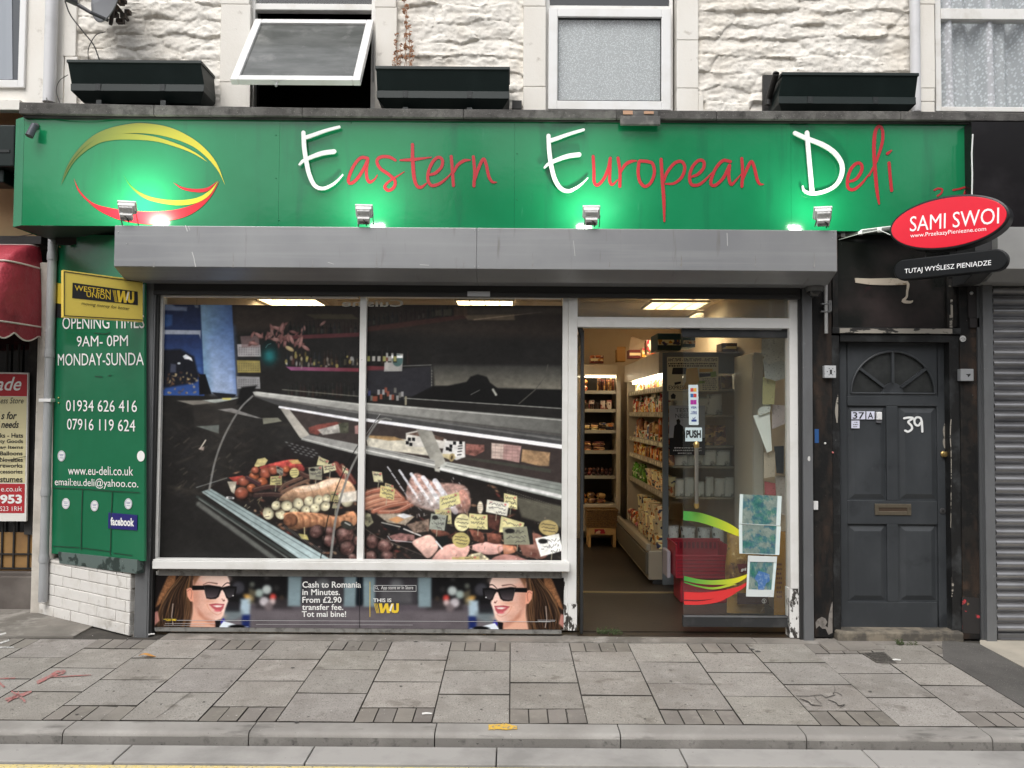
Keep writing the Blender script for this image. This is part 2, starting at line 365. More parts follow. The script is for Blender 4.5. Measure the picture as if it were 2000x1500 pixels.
def paint_deli():
    R = random.Random(5); c = Cv(313, 596, 1098, 1100, 1.0)
    c.C[:] = np.array((27, 26, 25)) / 255
    n = nz(c.H, c.W, 90, 90, 3, 5); c.C *= (.75 + .5 * n)[..., None]
    T3 = lambda *q: [(300 + a / 5, 570 + b / 5) for a, b in q]; T4 = lambda *q: [(700 + a / 5, 570 + b / 5) for a, b in q]
    T5 = lambda *q: [(380 + a / 5, 830 + b / 5) for a, b in q]; T6 = lambda *q: [(700 + a / 5, 830 + b / 5) for a, b in q]
    # upper dark room
    c.poly([(450, 594), (1100, 594), (1100, 660), (450, 640)], (44, 36, 31), 8, .8)
    c.poly([(450, 600), (600, 596), (560, 640), (455, 650)], (58, 48, 40), 8, .6)
    # shelves of bottles
    for (x0, x1, yb, h, st) in ((560, 700, 655, 30, 7), (716, 905, 640, 28, 9), (556, 700, 718, 38, 9), (716, 800, 716, 40, 9), (560, 700, 778, 34, 9), (716, 790, 785, 26, 9)):
        x = x0
        while x < x1:
            hh = h * R.uniform(.75, 1); wv = R.uniform(4.5, 7); k = R.choice(((16, 16, 16), (22, 24, 22), (30, 22, 20), (24, 27, 30)))
            yy = yb - (x - x0) * (.13 if yb == 640 else 0)
            c.poly([(x, yy), (x + wv, yy), (x + wv, yy - hh * .62), (x + wv * .65, yy - hh * .75), (x + wv * .62, yy - hh), (x + wv * .35, yy - hh), (x + wv * .33, yy - hh * .75), (x, yy - hh * .62)], k, .7, .9)
            if R.random() < .6: c.poly([(x + .8, yy - hh * .15), (x + wv - .8, yy - hh * .15), (x + wv - .8, yy - hh * .5), (x + .8, yy - hh * .5)], R.choice(((120, 116, 104), (96, 90, 60), (130, 128, 122), (86, 66, 40), (110, 60, 50))), .9, (.45 if yb > 660 else .2) * (.5 if yb > 730 else 1))
            c.line([(x + wv * .3, yy - hh * .9), (x + wv * .3, yy - hh * .1)], .8, (150, 150, 145), a=.16)
            x += wv + R.uniform(1, st * .5)
    c.poly(T3((1290, 430), (1995, 395), (1995, 435), (1350, 465)), (92, 42, 46), 1, .8)
    c.poly(T4((75, 350), (900, 240), (1060, 220), (1060, 260), (400, 360), (75, 400)), (66, 36, 32), 1.5, .85)
    c.poly(T3((1280, 735), (1995, 745), (1995, 780), (1330, 772)), GR((556, 0), (690, 0), (132, 72, 112), (100, 42, 50)), .8)
    c.poly(T4((75, 735), (260, 740), (250, 785), (75, 780)), (104, 44, 50), .8, .9)
    c.line(T3((1250, 960), (1990, 1020)), 1.6, (126, 124, 112), a=.8)
    c.poly(T3((1460, 220), (1920, 215), (1990, 265), (1560, 262)), (66, 60, 44), 1.5, .8)
    c.poly(T4((720, 720), (1980, 720), (1980, 960), (1400, 945), (740, 930)), GR((0, 700), (0, 762), (30, 31, 31), (108, 104, 92)), 3)
    c.poly(T4((75, 785), (700, 735), (715, 1050), (75, 1000)), (40, 40, 46), 2, .8)
    c.line(T4((425, 735), (705, 722)), 1.6, (120, 120, 116), a=.8); c.line(T4((707, 740), (715, 1050)), 2.2, (60, 60, 58))
    for i in range(10): c.line(T4((710, 775 + i * 28), (712, 785 + i * 28)), 1.6, (150, 148, 140), a=.6)
    c.poly(T4((1020, 230), (1510, 215), (1520, 275), (1060, 280)), (112, 96, 74), 1.2, .75); c.line(T4((1120, 275), (1780, 195)), [2, 1], (190, 160, 130), a=.7)
    c.poly(T4((1010, 170), (1990, 150), (1990, 215), (1020, 225)), (64, 56, 48), 3, .7)
    for (a, b_, h) in ((740, 800, 60), (820, 900, 70), (920, 1050, 90)): c.poly(T4((a, 240), (b_, 235), (b_, 240 - h), (a, 245 - h)), R.choice(((96, 84, 72), (84, 60, 44), (78, 76, 60))), 1.2, .6)
    # blue window side
    c.poly([(313, 590), (390, 590), (398, 775), (313, 775)], GR((0, 596), (0, 770), (22, 32, 64), (34, 66, 134)), 1)
    c.poly(T3((60, 120), (140, 120), (190, 150), (305, 155), (300, 195), (65, 190)), (118, 132, 160), 1.5, .8)
    c.poly(T3((75, 225), (160, 235), (160, 340), (70, 360)), (48, 88, 150), 2, .7)
    c.poly(T3((365, 130), (415, 135), (415, 165), (385, 160)), (120, 128, 140), 1, .8)
    c.poly(T3((60, 382), (440, 385), (440, 470), (425, 425), (60, 425)), (152, 160, 176), .9)
    c.poly(T3((80, 470), (430, 460), (460, 800), (100, 800)), GR((0, 660), (0, 735), (24, 34, 72), (60, 102, 172)), 3, .6)
    c.poly(T3((60, 580), (250, 570), (300, 600), (380, 640), (420, 790), (440, 820), (400, 900), (60, 960)), (18, 20, 28), 2.5)
    c.poly(T3((270, 640), (300, 620), (355, 655), (370, 690), (330, 670), (290, 668)), (214, 218, 224), .9)
    c.ell(347, 712, 3, 2, (180, 184, 190)); c.poly(T3((155, 715), (205, 720), (210, 800), (150, 800)), (80, 86, 110), 1.5, .6)
    c.poly([(386, 588), (448, 590), (461, 774), (412, 770), (396, 735), (393, 690)], GR((388, 0), (460, 0), (112, 148, 178), (58, 88, 150)), 1.2)
    c.poly([(400, 660), (452, 640), (461, 774), (412, 770)], GR((400, 760), (460, 640), (176, 190, 216), (70, 104, 160)), 8, .7)
    # calendars and flowers
    for (y, k) in ((518, (150, 146, 148)), (675, (140, 126, 66)), (833, (128, 128, 130))):
        q = T3((800, y), (1025, y + 4), (1035, y + 120), (810, y + 122)); c.poly(q, k, .8)
        for r_ in range(4):
            for s_ in range(9): c.ell(q[0][0] + 5 + s_ * 4.6, q[0][1] + 7 + r_ * 4.2, 1.3, 1, (60, 58, 56), a=.55)
    c.poly(T3((830, 440), (1010, 430), (1020, 545), (845, 550)), (120, 96, 96), 1, .7)
    for i in range(52):
        gx, gy = R.gauss(1230, 130), R.gauss(460, 60)
        q = T3((gx, gy))[0]; L_ = R.uniform(4.5, 9); an = R.uniform(-1.2, 2.6)
        c.ell(q[0], q[1], L_, L_ * .38, R.choice(((116, 76, 72), (136, 92, 86), (96, 58, 56), (150, 112, 104))), an, sh=.45, hl=.08)
        c.line([(q[0] - L_ * .8 * math.cos(an), q[1] - L_ * .8 * math.sin(an)), (q[0] + L_ * .8 * math.cos(an), q[1] + L_ * .8 * math.sin(an))], .8, (96, 50, 52), a=.6)
    for (a, b_, L_, an) in ((1010, 430, 14, .5), (1190, 360, 16, .3), (1230, 350, 14, 1.9), (1330, 470, 15, 1.1), (1420, 490, 16, 1.8), (1470, 550, 13, .6), (960, 510, 13, .2), (1310, 560, 12, .5)):
        q = T3((a, b_))[0]; c.ell(q[0], q[1], L_ * .72, 3.6, (150, 104, 98), an, sh=.45, hl=.12)
    c.ell(523, 690, 16, 26, (14, 24, 24)); c.glow(524, 696, 13, 14, (24, 112, 116), .9); c.line(T3((1080, 550), (1100, 520), (1130, 510)), 1.2, (110, 170, 170), a=.6)
    c.ell(563, 682, 9, 4, (176, 156, 110), .5, sh=.4)
    for i in range(30):
        q = T3((R.uniform(1280, 1980), R.uniform(600, 735)))[0]; c.ell(q[0], q[1], R.uniform(1, 3), R.uniform(2, 5), R.choice(((196, 176, 90), (160, 150, 140), (200, 200, 196), (120, 96, 40))), a=.55)
    c.poly(T4((250, 605), (430, 615), (420, 785), (245, 790)), (150, 148, 144), .8); c.ell(775, 706, 10, 12, (64, 92, 90)); c.poly(T4((310, 630), (425, 632), (425, 655), (310, 660)), (228, 228, 226), .7); c.poly(T4((250, 650), (300, 655), (298, 690), (250, 690)), (110, 64, 52), .8)
    for i in range(6): q = T4((90 + i * 52, 660))[0]; c.poly([(q[0] - 3, q[1] - 14), (q[0] + 3, q[1] - 14), (q[0] + 3.4, q[1] + 8), (q[0] - 3.4, q[1] + 8)], (16, 16, 16)); c.poly([(q[0] - 3, q[1] - 4), (q[0] + 3, q[1] - 4), (q[0] + 3, q[1] + 6), (q[0] - 3, q[1] + 6)], R.choice(((180, 176, 168), (170, 168, 96))), .7, .8)
    for i in range(16): q = T4((80 + i * 23, 1000 + R.uniform(-30, 60)))[0]; c.poly([(q[0] - 2.5, q[1] - 5), (q[0] + 2.5, q[1] - 5), (q[0] + 2.5, q[1] + 5), (q[0] - 2.5, q[1] + 5)], R.choice(((170, 168, 166), (150, 70, 50), (60, 66, 120), (110, 108, 100))), .7, .7)
    # till table, left
    c.poly(T3((470, 1070), (880, 1035), (600, 1100)), (158, 166, 160), .9); c.poly(T3((225, 1075), (470, 1070), (600, 1100), (385, 1118)), (112, 108, 100), 1)
    c.poly(T3((430, 815), (495, 815), (560, 1010), (440, 1015)), (10, 11, 14), 1); c.poly(T3((560, 990), (800, 1010), (780, 1040), (640, 1050)), (18, 20, 26), 1)
    c.poly(T3((660, 1045), (755, 1045), (740, 1065), (670, 1062)), (190, 180, 90), .7)
    for i in range(44): q = T3((R.uniform(80, 440), R.uniform(800, 1010)))[0]; c.ell(q[0], q[1], R.uniform(1.5, 4), R.uniform(1, 2.5), R.choice(((150, 118, 76), (104, 70, 48), (70, 46, 34), (186, 160, 110))), R.uniform(0, 3), a=.6)
    c.poly(T3((385, 1118), (870, 1060), (700, 1300), (400, 1340)), (36, 34, 32), 2, .9); c.poly(T3((420, 1325), (640, 1310), (640, 1395)), (96, 104, 100), 1.2)
    c.poly(T3((625, 1160), (760, 1145), (1060, 1245), (1000, 1240)), (150, 148, 146), 1, .8); c.poly(T3((1060, 1240), (1210, 1235), (1250, 1270), (1070, 1300)), (120, 120, 104), 1)
    c.poly(T3((640, 1190), (1060, 1250), (1060, 1310), (640, 1400)), (30, 29, 28), 1.2, .8)
    c.poly(T3((850, 940), (1000, 920), (960, 1010), (900, 1120), (800, 1110)), (14, 14, 15), 2)
    # bag silhouette, cable
    c.poly(T4((720, 930), (870, 925), (1050, 885), (1090, 835), (1160, 810), (1250, 835), (1280, 890), (1360, 950), (1980, 955), (1980, 1140), (470, 1060)), (16, 16, 16), 1.5)
    c.line(T4((1845, 710), (1820, 830), (1720, 960), (1560, 1100)), 1.8, (70, 68, 62)); c.line(T4((1310, 960), (1340, 1010)), 4, (160, 160, 150), b=1.5); c.line(T4((1095, 1010), (1180, 965)), 1, (120, 120, 116))
    c.line(T4((450, 1050), (1985, 1140)), 1.6, (140, 140, 134)); c.line(T4((460, 1040), (460, 1110)), 4, (130, 124, 104))
    # counter roll, band and strip light
    c.poly([(492, 767), (500, 766), (700, 788), (1100, 818), (1100, 853), (700, 808), (497, 776)], GR((520, 0), (1100, 0), (172, 172, 166), (84, 84, 80)), 1)
    c.line([(496, 775), (700, 805), (1100, 850)], [2.5, 5], (64, 62, 60), b=1.5, a=.8); c.line([(500, 768), (700, 790), (1100, 821)], 2, (196, 196, 190), a=.7)
    c.poly([(495, 776), (700, 808), (1100, 853), (1100, 872), (700, 822), (560, 800)], (62, 62, 62), 1.2)
    c.line([(620, 795), (1100, 860)], 3, (104, 104, 102), b=1.5)
    # goods behind the inner pane
    c.poly([(560, 800), (700, 824), (1100, 875), (1100, 945), (860, 905), (700, 872), (600, 850)], (52, 44, 42), 1.5)
    c.poly(T3((1510, 1330), (1600, 1300), (1780, 1270), (1850, 1290), (1800, 1320), (1640, 1370), (1600, 1400), (1520, 1380)), (120, 54, 46), 1.2, tex=.3)
    c.poly(T3((1600, 1350), (1820, 1290), (1880, 1300), (1860, 1370), (1650, 1400)), (176, 172, 164), 1.2, tex=.3); c.poly(T3((1800, 1285), (1900, 1275), (1900, 1380), (1820, 1380)), (70, 72, 56), 1.2, tex=.5)
    c.poly(T3((1960, 1310), (2000, 1300), (2000, 1390), (1965, 1385)), (166, 120, 116), 1)
    c.poly(T6((75, 130), (470, 150), (760, 240), (880, 330), (100, 240)), (196, 190, 172), 1.2, tex=.12); c.poly(T6((100, 115), (350, 125), (450, 160), (300, 165), (110, 140)), (150, 118, 76), 1.2, tex=.25)
    c.poly(T6((465, 90), (600, 60), (860, 150), (860, 240), (470, 215)), (196, 192, 184), 1); c.poly(T6((480, 100), (590, 75), (840, 130), (830, 165)), (92, 72, 62), 1, tex=.4)
    for (a, b_) in ((500, 150), (480, 185), (540, 150), (515, 200)): q = T6((a, b_))[0]; c.poly([(q[0] - 3, q[1] - 3.5), (q[0] + 3, q[1] - 3), (q[0] + 3, q[1] + 3.5), (q[0] - 3, q[1] + 3)], (20, 20, 22), .6)
    c.poly(T6((850, 160), (1040, 170), (1045, 320), (960, 350), (820, 290)), (206, 204, 200), 1)
    for (a, b_) in ((870, 240), (905, 215), (900, 250), (940, 185), (1000, 180)): q = T6((a, b_))[0]; c.poly([(q[0] - 3, q[1] - 3.5), (q[0] + 3, q[1] - 3), (q[0] + 3, q[1] + 3.5), (q[0] - 3, q[1] + 3)], (20, 20, 22), .6)
    for i, (a, b_) in enumerate(((985, 300), (988, 268), (992, 240), (994, 215))): q = T6((a, b_))[0]; c.line([(q[0] - 3, q[1]), (q[0] + 4, q[1] - 1)], 2, (40, 40, 40))
    c.poly(T6((820, 290), (940, 290), (955, 330), (900, 350), (830, 320)), (190, 176, 134), 1); c.ell(883, 895, 5, 8, (150, 132, 90), .2); c.ell(883, 895, 2, 4, (60, 50, 36), .2)
    c.poly(T6((1050, 190), (1230, 200), (1230, 260), (1140, 310), (1045, 290)), (120, 76, 68), 1, tex=.45)
    c.poly(T6((1300, 180), (1420, 190), (1420, 340), (1300, 330)), (184, 164, 152), 1, tex=.1); c.poly(T6((1420, 190), (1590, 210), (1570, 370), (1410, 340)), (164, 128, 122), 1, tex=.12)
    for i in range(5): c.line(T6((1310, 205 + i * 32), (1580, 225 + i * 32)), .7, (110, 80, 76), a=.6); c.line(T6((1340 + i * 55, 190), (1335 + i * 55, 345)), .7, (110, 80, 76), a=.5)
    c.poly(T6((1600, 240), (1870, 270), (1860, 400), (1760, 400), (1590, 360)), (150, 118, 84), 1.2, tex=.25); c.poly(T6((1150, 330), (1880, 430), (1880, 470), (1000, 330)), (60, 62, 54), 1.2, .8)
    c.poly([(545, 797), (562, 798), (606, 852), (590, 858), (586, 856)], GR((545, 0), (606, 0), (150, 146, 138), (196, 190, 176)), .9)
    c.poly(T6((565, 50), (715, 60), (860, 380), (800, 420), (750, 440)), GR((814, 0), (870, 0), (120, 118, 110), (164, 162, 152)), .9); c.poly(T6((750, 430), (800, 430), (800, 500), (750, 495)), (168, 166, 156), .8)
    # strip light on top of it
    c.line([(545, 796), (700, 821), (1100, 873)], [4, 8], (236, 236, 242), b=.8)
    # rails
    c.poly([(590, 856), (604, 850), (700, 868), (700, 888), (588, 860)], (150, 150, 146), .8); c.line([(590, 857), (700, 884)], 2, (206, 206, 200))
    c.poly(T6((60, 210), (750, 350), (750, 430), (60, 290)), (146, 146, 142), .8); c.line(T6((60, 255), (745, 400)), 3, (208, 208, 202)); c.line(T6((60, 225), (740, 365)), 1, (96, 96, 92))
    c.poly(T6((860, 365), (1995, 570), (1995, 735), (800, 450), (800, 410)), GR((860, 0), (1100, 0), (170, 172, 166), (118, 124, 118)), .9)
    c.line(T6((870, 385), (1995, 600)), 1, (90, 94, 90)); c.line(T6((850, 410), (1995, 640)), 1.2, (80, 84, 82)); c.line(T6((810, 435), (1995, 700)), [5, 7], (206, 206, 204), b=1.2)
    # food bed
    c.poly(T5((130, 620), (700, 330), (1000, 160), (1590, 300), (2000, 350), (2000, 1340), (1280, 1340), (800, 950)), (24, 21, 21), 3)
    c.poly(T6((60, 300), (1990, 740), (1990, 1340), (60, 1340)), (26, 23, 22), 1.5)
    for i in range(22): q = T5((900 + (i % 6) * 52 + (i // 6) * 30, 175 + (i % 6) * 14 + (i // 6) * 32))[0]; c.ell(q[0], q[1], 3, 1.2, (128, 130, 130), .3, a=.7)
    for i in range(26):
        for j in range(3): q = T6((1460 + i * 22, 640 + i * 7 + j * 22))[0]; c.ell(q[0], q[1], 1.5, 1, (104, 102, 92), a=.7)
    c.poly(T6((1530, 700), (1990, 790), (1990, 1000), (1600, 900)), (92, 90, 76), 2.5, .8)
    for i in range(420):
        if R.random() < .45: q = T5((R.uniform(380, 1590), R.uniform(420, 1330)))[0]
        else: q = T6((R.uniform(60, 1990), R.uniform(560, 1340)))[0]
        lo_ = 962 + (q[0] - 400) * .56; hi_ = 905 + max(0, q[0] - 400) * .02
        if q[1] > lo_ - 6 or (q[0] > 860 and q[1] < 925 + (q[0] - 860) * .22) or (q[0] > 1010 and q[1] < 1040): continue
        k = R.choice(((92, 58, 46), (112, 74, 56), (70, 46, 40), (138, 98, 74), (60, 54, 46), (150, 120, 94), (104, 46, 40), (50, 42, 38)))
        c.ell(q[0], q[1], R.uniform(2, 8), R.uniform(1.2, 3.2), k, R.uniform(-.6, 1.4), sh=.5, hl=.06, tex=.35, a=.8, b=1.2)
    c.poly(T5((590, 400), (620, 340), (690, 325), (720, 350), (690, 400), (600, 420)), (192, 178, 116), 1, tex=.1); c.poly(T5((640, 420), (760, 380), (960, 340), (1040, 380), (1080, 440), (1000, 470), (700, 450)), (160, 56, 50), 1.4, tex=.45, sm=1, sh=.7)
    c.poly(T5((920, 350), (1010, 340), (1050, 380), (960, 385)), (178, 140, 80), 1, tex=.3); c.poly(T5((340, 520), (480, 500), (500, 560), (430, 590)), (160, 52, 44), 1, tex=.3); c.poly(T5((330, 560), (420, 560), (400, 680), (370, 660)), (176, 168, 150), 1, tex=.2)
    for (a, b_, r_, k) in ((490, 560, 50, 0), (590, 510, 46, 1), (700, 480, 55, 0), (670, 570, 50, 1), (565, 625, 42, 1), (470, 675, 60, 0), (780, 450, 46, 0), (600, 450, 36, 0), (880, 470, 40, 0), (900, 440, 34, 1)):
        q = T5((a, b_))[0]; c.ell(q[0] + 1.5, q[1] + 2.5, r_ / 4.2, r_ / 4.4, (26, 16, 14), b=2, a=.6); c.ell(q[0], q[1], r_ / 4.5, r_ / 4.8, ((156, 76, 54), (172, 84, 48))[k], sh=.85, hl=.22, tex=.1, b=1)
    for (p, w_, k) in ((((590, 640), (700, 610), (860, 590)), 9, (64, 38, 34)), (((600, 690), (760, 680), (870, 690)), 8, (52, 34, 32)), (((840, 640), (900, 580), (1050, 520)), 7, (88, 62, 50)), (((860, 660), (1000, 590), (1120, 540)), 6, (104, 76, 60)), (((1040, 470), (1100, 500), (1200, 520)), 9, (74, 48, 42)), (((1380, 390), (1430, 460), (1520, 560)), 13, (118, 52, 44)), (((1440, 400), (1500, 470), (1560, 560)), 9, (94, 44, 38)), (((520, 520), (600, 560), (640, 580)), 8, (60, 34, 38))):
        c.curve([T5(u)[0] for u in p], w_, k, b=1.4); c.curve([T5((u[0], u[1] - 12))[0] for u in p], w_ * .2, (170, 140, 122), a=.35)
    # netted roll and the white cheeses
    c.poly(T5((830, 740), (900, 660), (1040, 600), (1180, 580), (1300, 530), (1420, 520), (1530, 560), (1580, 650), (1560, 740), (1300, 720), (1060, 760), (900, 760)), (176, 136, 104), 1.4, tex=.28, sm=1, sh=.9)
    c.poly(T5((980, 620), (1180, 580), (1330, 530), (1420, 530), (1300, 600), (1060, 650)), (236, 222, 200), 3, .75, tex=.2, sm=1)
    for i in range(8): c.line(T5((900 + i * 80, 650 - i * 14), (950 + i * 80, 760 - i * 6)), 1, (120, 84, 60), a=.55)
    for (a, b_, r_) in ((735, 865, 56), (855, 870, 50), (810, 790, 46), (912, 788, 52), (1020, 775, 54), (1130, 750, 52), (1215, 735, 48), (1300, 715, 42), (985, 850, 46), (1092, 830, 48), (1190, 815, 48), (1282, 790, 48), (1500, 740, 60), (1440, 700, 40)):
        q = T5((a, b_))[0]; c.ell(q[0] + 1.5, q[1] + 3, r_ / 4.4, r_ / 4.8, (40, 28, 20), b=2, a=.6); c.ell(q[0], q[1], r_ / 4.7 * (1 + .06 * math.sin(a)), r_ / 5.1, (214, 206, 168), a * .1, sh=.65, hl=.14, tex=.05, b=1); c.ell(q[0] + 2, q[1] - 2, 1.4, 1.4, (120, 108, 70), a=.8)
    c.poly(T5((1440, 660), (1590, 640), (1590, 740), (1430, 760)), (216, 212, 200), 2, .85, tex=.15)
    # twisted loaf, right dark salami balls
    c.poly(T5((880, 880), (960, 850), (1200, 860), (1400, 890), (1560, 840), (1590, 960), (1450, 1010), (1200, 990), (1000, 1020), (890, 990)), (158, 106, 72), 1.5, tex=.25, sm=1, sh=1.0)
    for i in range(9): c.curve(T5((950 + i * 68, 858 + i * 4), (1000 + i * 67, 900), (1010 + i * 66, 985 - i * 3)), 3, (84, 48, 32), a=.6, b=2); c.curve(T5((975 + i * 68, 862 + i * 4), (1022 + i * 67, 900), (1030 + i * 66, 950 - i * 3)), 2, (206, 160, 116), a=.45, b=1.6)
    c.ell(*T5((950, 930))[0], 14, 13, (122, 76, 52), sh=.6, tex=.3)
    for (a, b_, r_) in ((1210, 1040, 70), (1330, 1040, 50), (1470, 1070, 95), (1330, 1130, 70), (1500, 1190, 75), (1650, 1230, 60), (1760, 1140, 70), (1880, 1190, 75), (1750, 1290, 60), (1900, 1290, 60), (1620, 1120, 60), (1560, 1290, 50)):
        q = T5((a, b_))[0]; c.ell(q[0] + 1, q[1] + 3, r_ / 4.4, r_ / 4.8, (14, 11, 11), b=2, a=.7); c.ell(q[0], q[1], r_ / 4.8, r_ / 5.3, (88, 58, 54), a * .01, sh=.95, tex=.5, b=1.2)
        c.ell(q[0] - 3, q[1] - 5, r_ / 10, r_ / 16, (176, 140, 132), a=.5, b=3, tex=.6)
    for i in range(46): q = T5((R.uniform(1080, 2000), R.uniform(980, 1340)))[0]; c.ell(q[0], q[1], R.uniform(.8, 2.6), R.uniform(.6, 1.5), R.choice(((150, 120, 110), (110, 80, 74), (70, 50, 46), (180, 168, 150))), R.uniform(0, 3), a=.5)
    c.ell(*T5((1500, 975))[0], 13, 8, (42, 42, 38), .4, tex=.4); c.line(T5((1480, 950), (1530, 975)), 2, (170, 170, 166))
    for i in range(26): q = T5((500 + R.uniform(0, 380), 700 + R.uniform(-20, 200)))[0]; c.line([q, (q[0] + R.uniform(-8, 10), q[1] + R.uniform(-5, 6))], R.uniform(.8, 1.8), R.choice(((130, 118, 86), (86, 70, 44), (60, 44, 38), (166, 160, 134))), a=.7)
    # right pane: frankfurters, packets, ham
    for (p, k) in ((((60, 690), (180, 650), (330, 640), (440, 730)), 0), (((70, 740), (200, 700), (380, 700)), 1), (((80, 780), (240, 740), (430, 740)), 0), (((70, 820), (200, 780), (420, 760)), 1), (((160, 850), (300, 800), (460, 770), (540, 760)), 0), (((60, 800), (160, 760), (260, 730)), 1), (((220, 860), (380, 850), (530, 780)), 0)):
        c.curve([T6(u)[0] for u in p], 9.5, ((160, 92, 70), (180, 118, 90))[k], b=2); c.curve([T6((u[0], u[1] - 10))[0] for u in p], 1.6, (226, 186, 160), a=.6); c.curve([T6((u[0], u[1] + 20))[0] for u in p], 1.4, (90, 44, 36), a=.6)
    c.poly(T6((480, 630), (560, 480), (740, 560), (1040, 600), (1100, 760), (1060, 860), (900, 860), (700, 840), (500, 760)), (150, 116, 106), 2, tex=.5, sm=1, sh=.5); c.glow(*T6((800, 740))[0], 26, 14, (236, 236, 238), .55)
    c.poly(T6((1000, 640), (1060, 660), (1100, 780), (1040, 850), (960, 740)), (164, 114, 100), 1.5, tex=.3, sm=1, sh=.6)
    for j in range(5):
        for i in range(5): a, b_ = 290 + j * 116 + i * 42, 420 + j * 34 + i * 62; c.line(T6((a, b_), (a + 34, b_ + 46)), 2 + j * 2.2, (226, 228, 236), b=1, a=.85 if i < 4 else .5)
    c.poly(T6((500, 700), (700, 640), (860, 700), (800, 860), (560, 780)), (196, 190, 188), 4, .45, tex=.7)
    for i in range(70):
        q = T6((R.uniform(480, 1060), R.uniform(520, 880)))[0]; an = R.gauss(1.0, .4); L_ = R.uniform(2, 9); c.line([q, (q[0] + L_ * math.cos(an), q[1] + L_ * math.sin(an))], R.uniform(.5, 1.6), R.choice(((236, 236, 238), (250, 250, 250), (120, 84, 78), (200, 176, 168))), a=R.uniform(.3, .8))
    c.poly(T6((190, 880), (420, 870), (560, 900), (470, 980), (300, 960)), (150, 136, 118), 1.2, tex=.3); c.poly(T6((300, 930), (390, 900), (460, 930), (390, 965)), (196, 138, 88), .9); c.poly(T6((380, 890), (450, 870), (540, 895), (460, 920)), (214, 216, 220), .9)
    c.poly(T6((250, 960), (440, 1000), (560, 960), (560, 1040), (440, 1080), (260, 1010)), (22, 22, 24), 1); c.line(T6((240, 960), (420, 1000)), 2, (170, 168, 160)); c.line(T6((455, 1020), (620, 1085)), 2.4, (206, 200, 196))
    c.poly(T6((480, 980), (700, 920), (700, 1040), (560, 1060)), (108, 90, 78), 1.5, tex=.6); c.poly(T6((310, 1090), (420, 1060), (560, 1080), (560, 1130), (380, 1150)), (120, 84, 80), 1.2, tex=.5); c.line(T6((300, 1090), (330, 1130), (560, 1150)), 1.5, (200, 198, 200), a=.8)
    c.line(T6((60, 1010), (200, 1100), (760, 1320)), 1.3, (84, 76, 70)); c.poly(T6((50, 850), (130, 880), (160, 960), (100, 1010), (60, 960)), (120, 118, 92), 1.2, tex=.7)
    for (pp, k) in ((((540, 1150), (620, 1100), (720, 1080), (790, 1180), (760, 1250), (690, 1300), (620, 1240)), (208, 164, 150)), (((740, 1290), (880, 1170), (1090, 1180), (1030, 1320), (860, 1340), (740, 1340)), (196, 148, 136)), (((1100, 1180), (1280, 1140), (1430, 1180), (1380, 1250), (1250, 1260), (1110, 1210)), (202, 152, 142)), (((1380, 1170), (1540, 1180), (1530, 1240), (1400, 1260)), (176, 110, 78)), (((1330, 1290), (1480, 1260), (1700, 1330), (1660, 1345), (1320, 1345)), (144, 100, 92)), (((1530, 1080), (1760, 1060), (1860, 1200), (1800, 1300), (1560, 1240)), (120, 78, 66))):
        c.poly([(x_ + 1, y_ + 3) for x_, y_ in T6(*pp)], (22, 14, 12), 2.5, .6, sm=1); c.poly(T6(*pp), k, 1.3, tex=.14, sm=1, sh=.4); m_ = np.mean(T6(*pp), 0); c.ell(m_[0], m_[1], 9, 4, (226, 186, 172), .3, b=4, a=.35)
    for pp in (((1080, 1030), (1210, 1050), (1230, 1150), (1110, 1110)), ((1210, 1060), (1390, 1070), (1380, 1160), (1240, 1130)), ((680, 1010), (850, 1040), (900, 1080), (740, 1090)), ((1390, 1080), (1520, 1090), (1520, 1170), (1400, 1150))): c.poly(T6(*pp), (104, 60, 48), 1.4, tex=.4, sm=1, sh=.8)
    c.poly(T6((760, 1100), (880, 1080), (890, 1150), (820, 1190)), (20, 24, 24), 1); c.line(T6((770, 1140), (830, 1210)), 3, (206, 206, 206)); c.ell(*T6((1720, 1260))[0], 6, 4, (92, 52, 44)); c.poly(T6((1260, 870), (1390, 890), (1380, 1040), (1280, 1000)), (70, 40, 34), 1.4, tex=.4)
    c.poly(T6((1080, 1270), (1200, 1240), (1290, 1310), (1200, 1345), (1080, 1340)), (170, 160, 130), 1.4, tex=.6)
    for i in range(60): q = T6((R.uniform(60, 1980), R.uniform(860, 1340)))[0]; c.ell(q[0], q[1], R.uniform(.8, 3), R.uniform(.6, 1.6), R.choice(((176, 140, 124), (120, 84, 74), (66, 44, 40), (206, 190, 174))), R.uniform(0, 3), a=.45)
    # price tags
    def tg(T, q, col, txtl=3, seed=0, red=True, blot=False):
        rr = random.Random(seed + 11); P = T(*q); c.line([((P[2][0] + P[3][0]) / 2, (P[2][1] + P[3][1]) / 2), ((P[2][0] + P[3][0]) / 2 - 1, (P[2][1] + P[3][1]) / 2 + 12)], 1.2, (170, 166, 140))
        c.poly(P, col, .7, tex=.04); A, B, D = [np.array(P[i]) for i in (0, 1, 3)]
        for l in range(txtl):
            v0 = .28 + .62 * l / max(txtl - 1, 1) * .95; u = .12 + (.35 if l == txtl - 1 else 0)
            while u < .86:
                wv = rr.uniform(.05, .11); p = A + (B - A) * u + (D - A) * v0; h = (D - A) * .1
                c.line([p + h * rr.uniform(-1, 1), p + (B - A) * wv * .5 - h * rr.uniform(-1, 1), p + (B - A) * wv + h * rr.uniform(-1, 1)], 1.0, (44, 42, 46), a=.85, b=.6); u += wv + .025
        if red: p = A + (B - A) * .84 + (D - A) * .16; c.ell(p[0], p[1], 2.2, 1.8, (186, 80, 80), a=.9); p = A + (B - A) * .12 + (D - A) * .14; c.line([p, p + (B - A) * .12], 1.2, (186, 90, 90), a=.7)
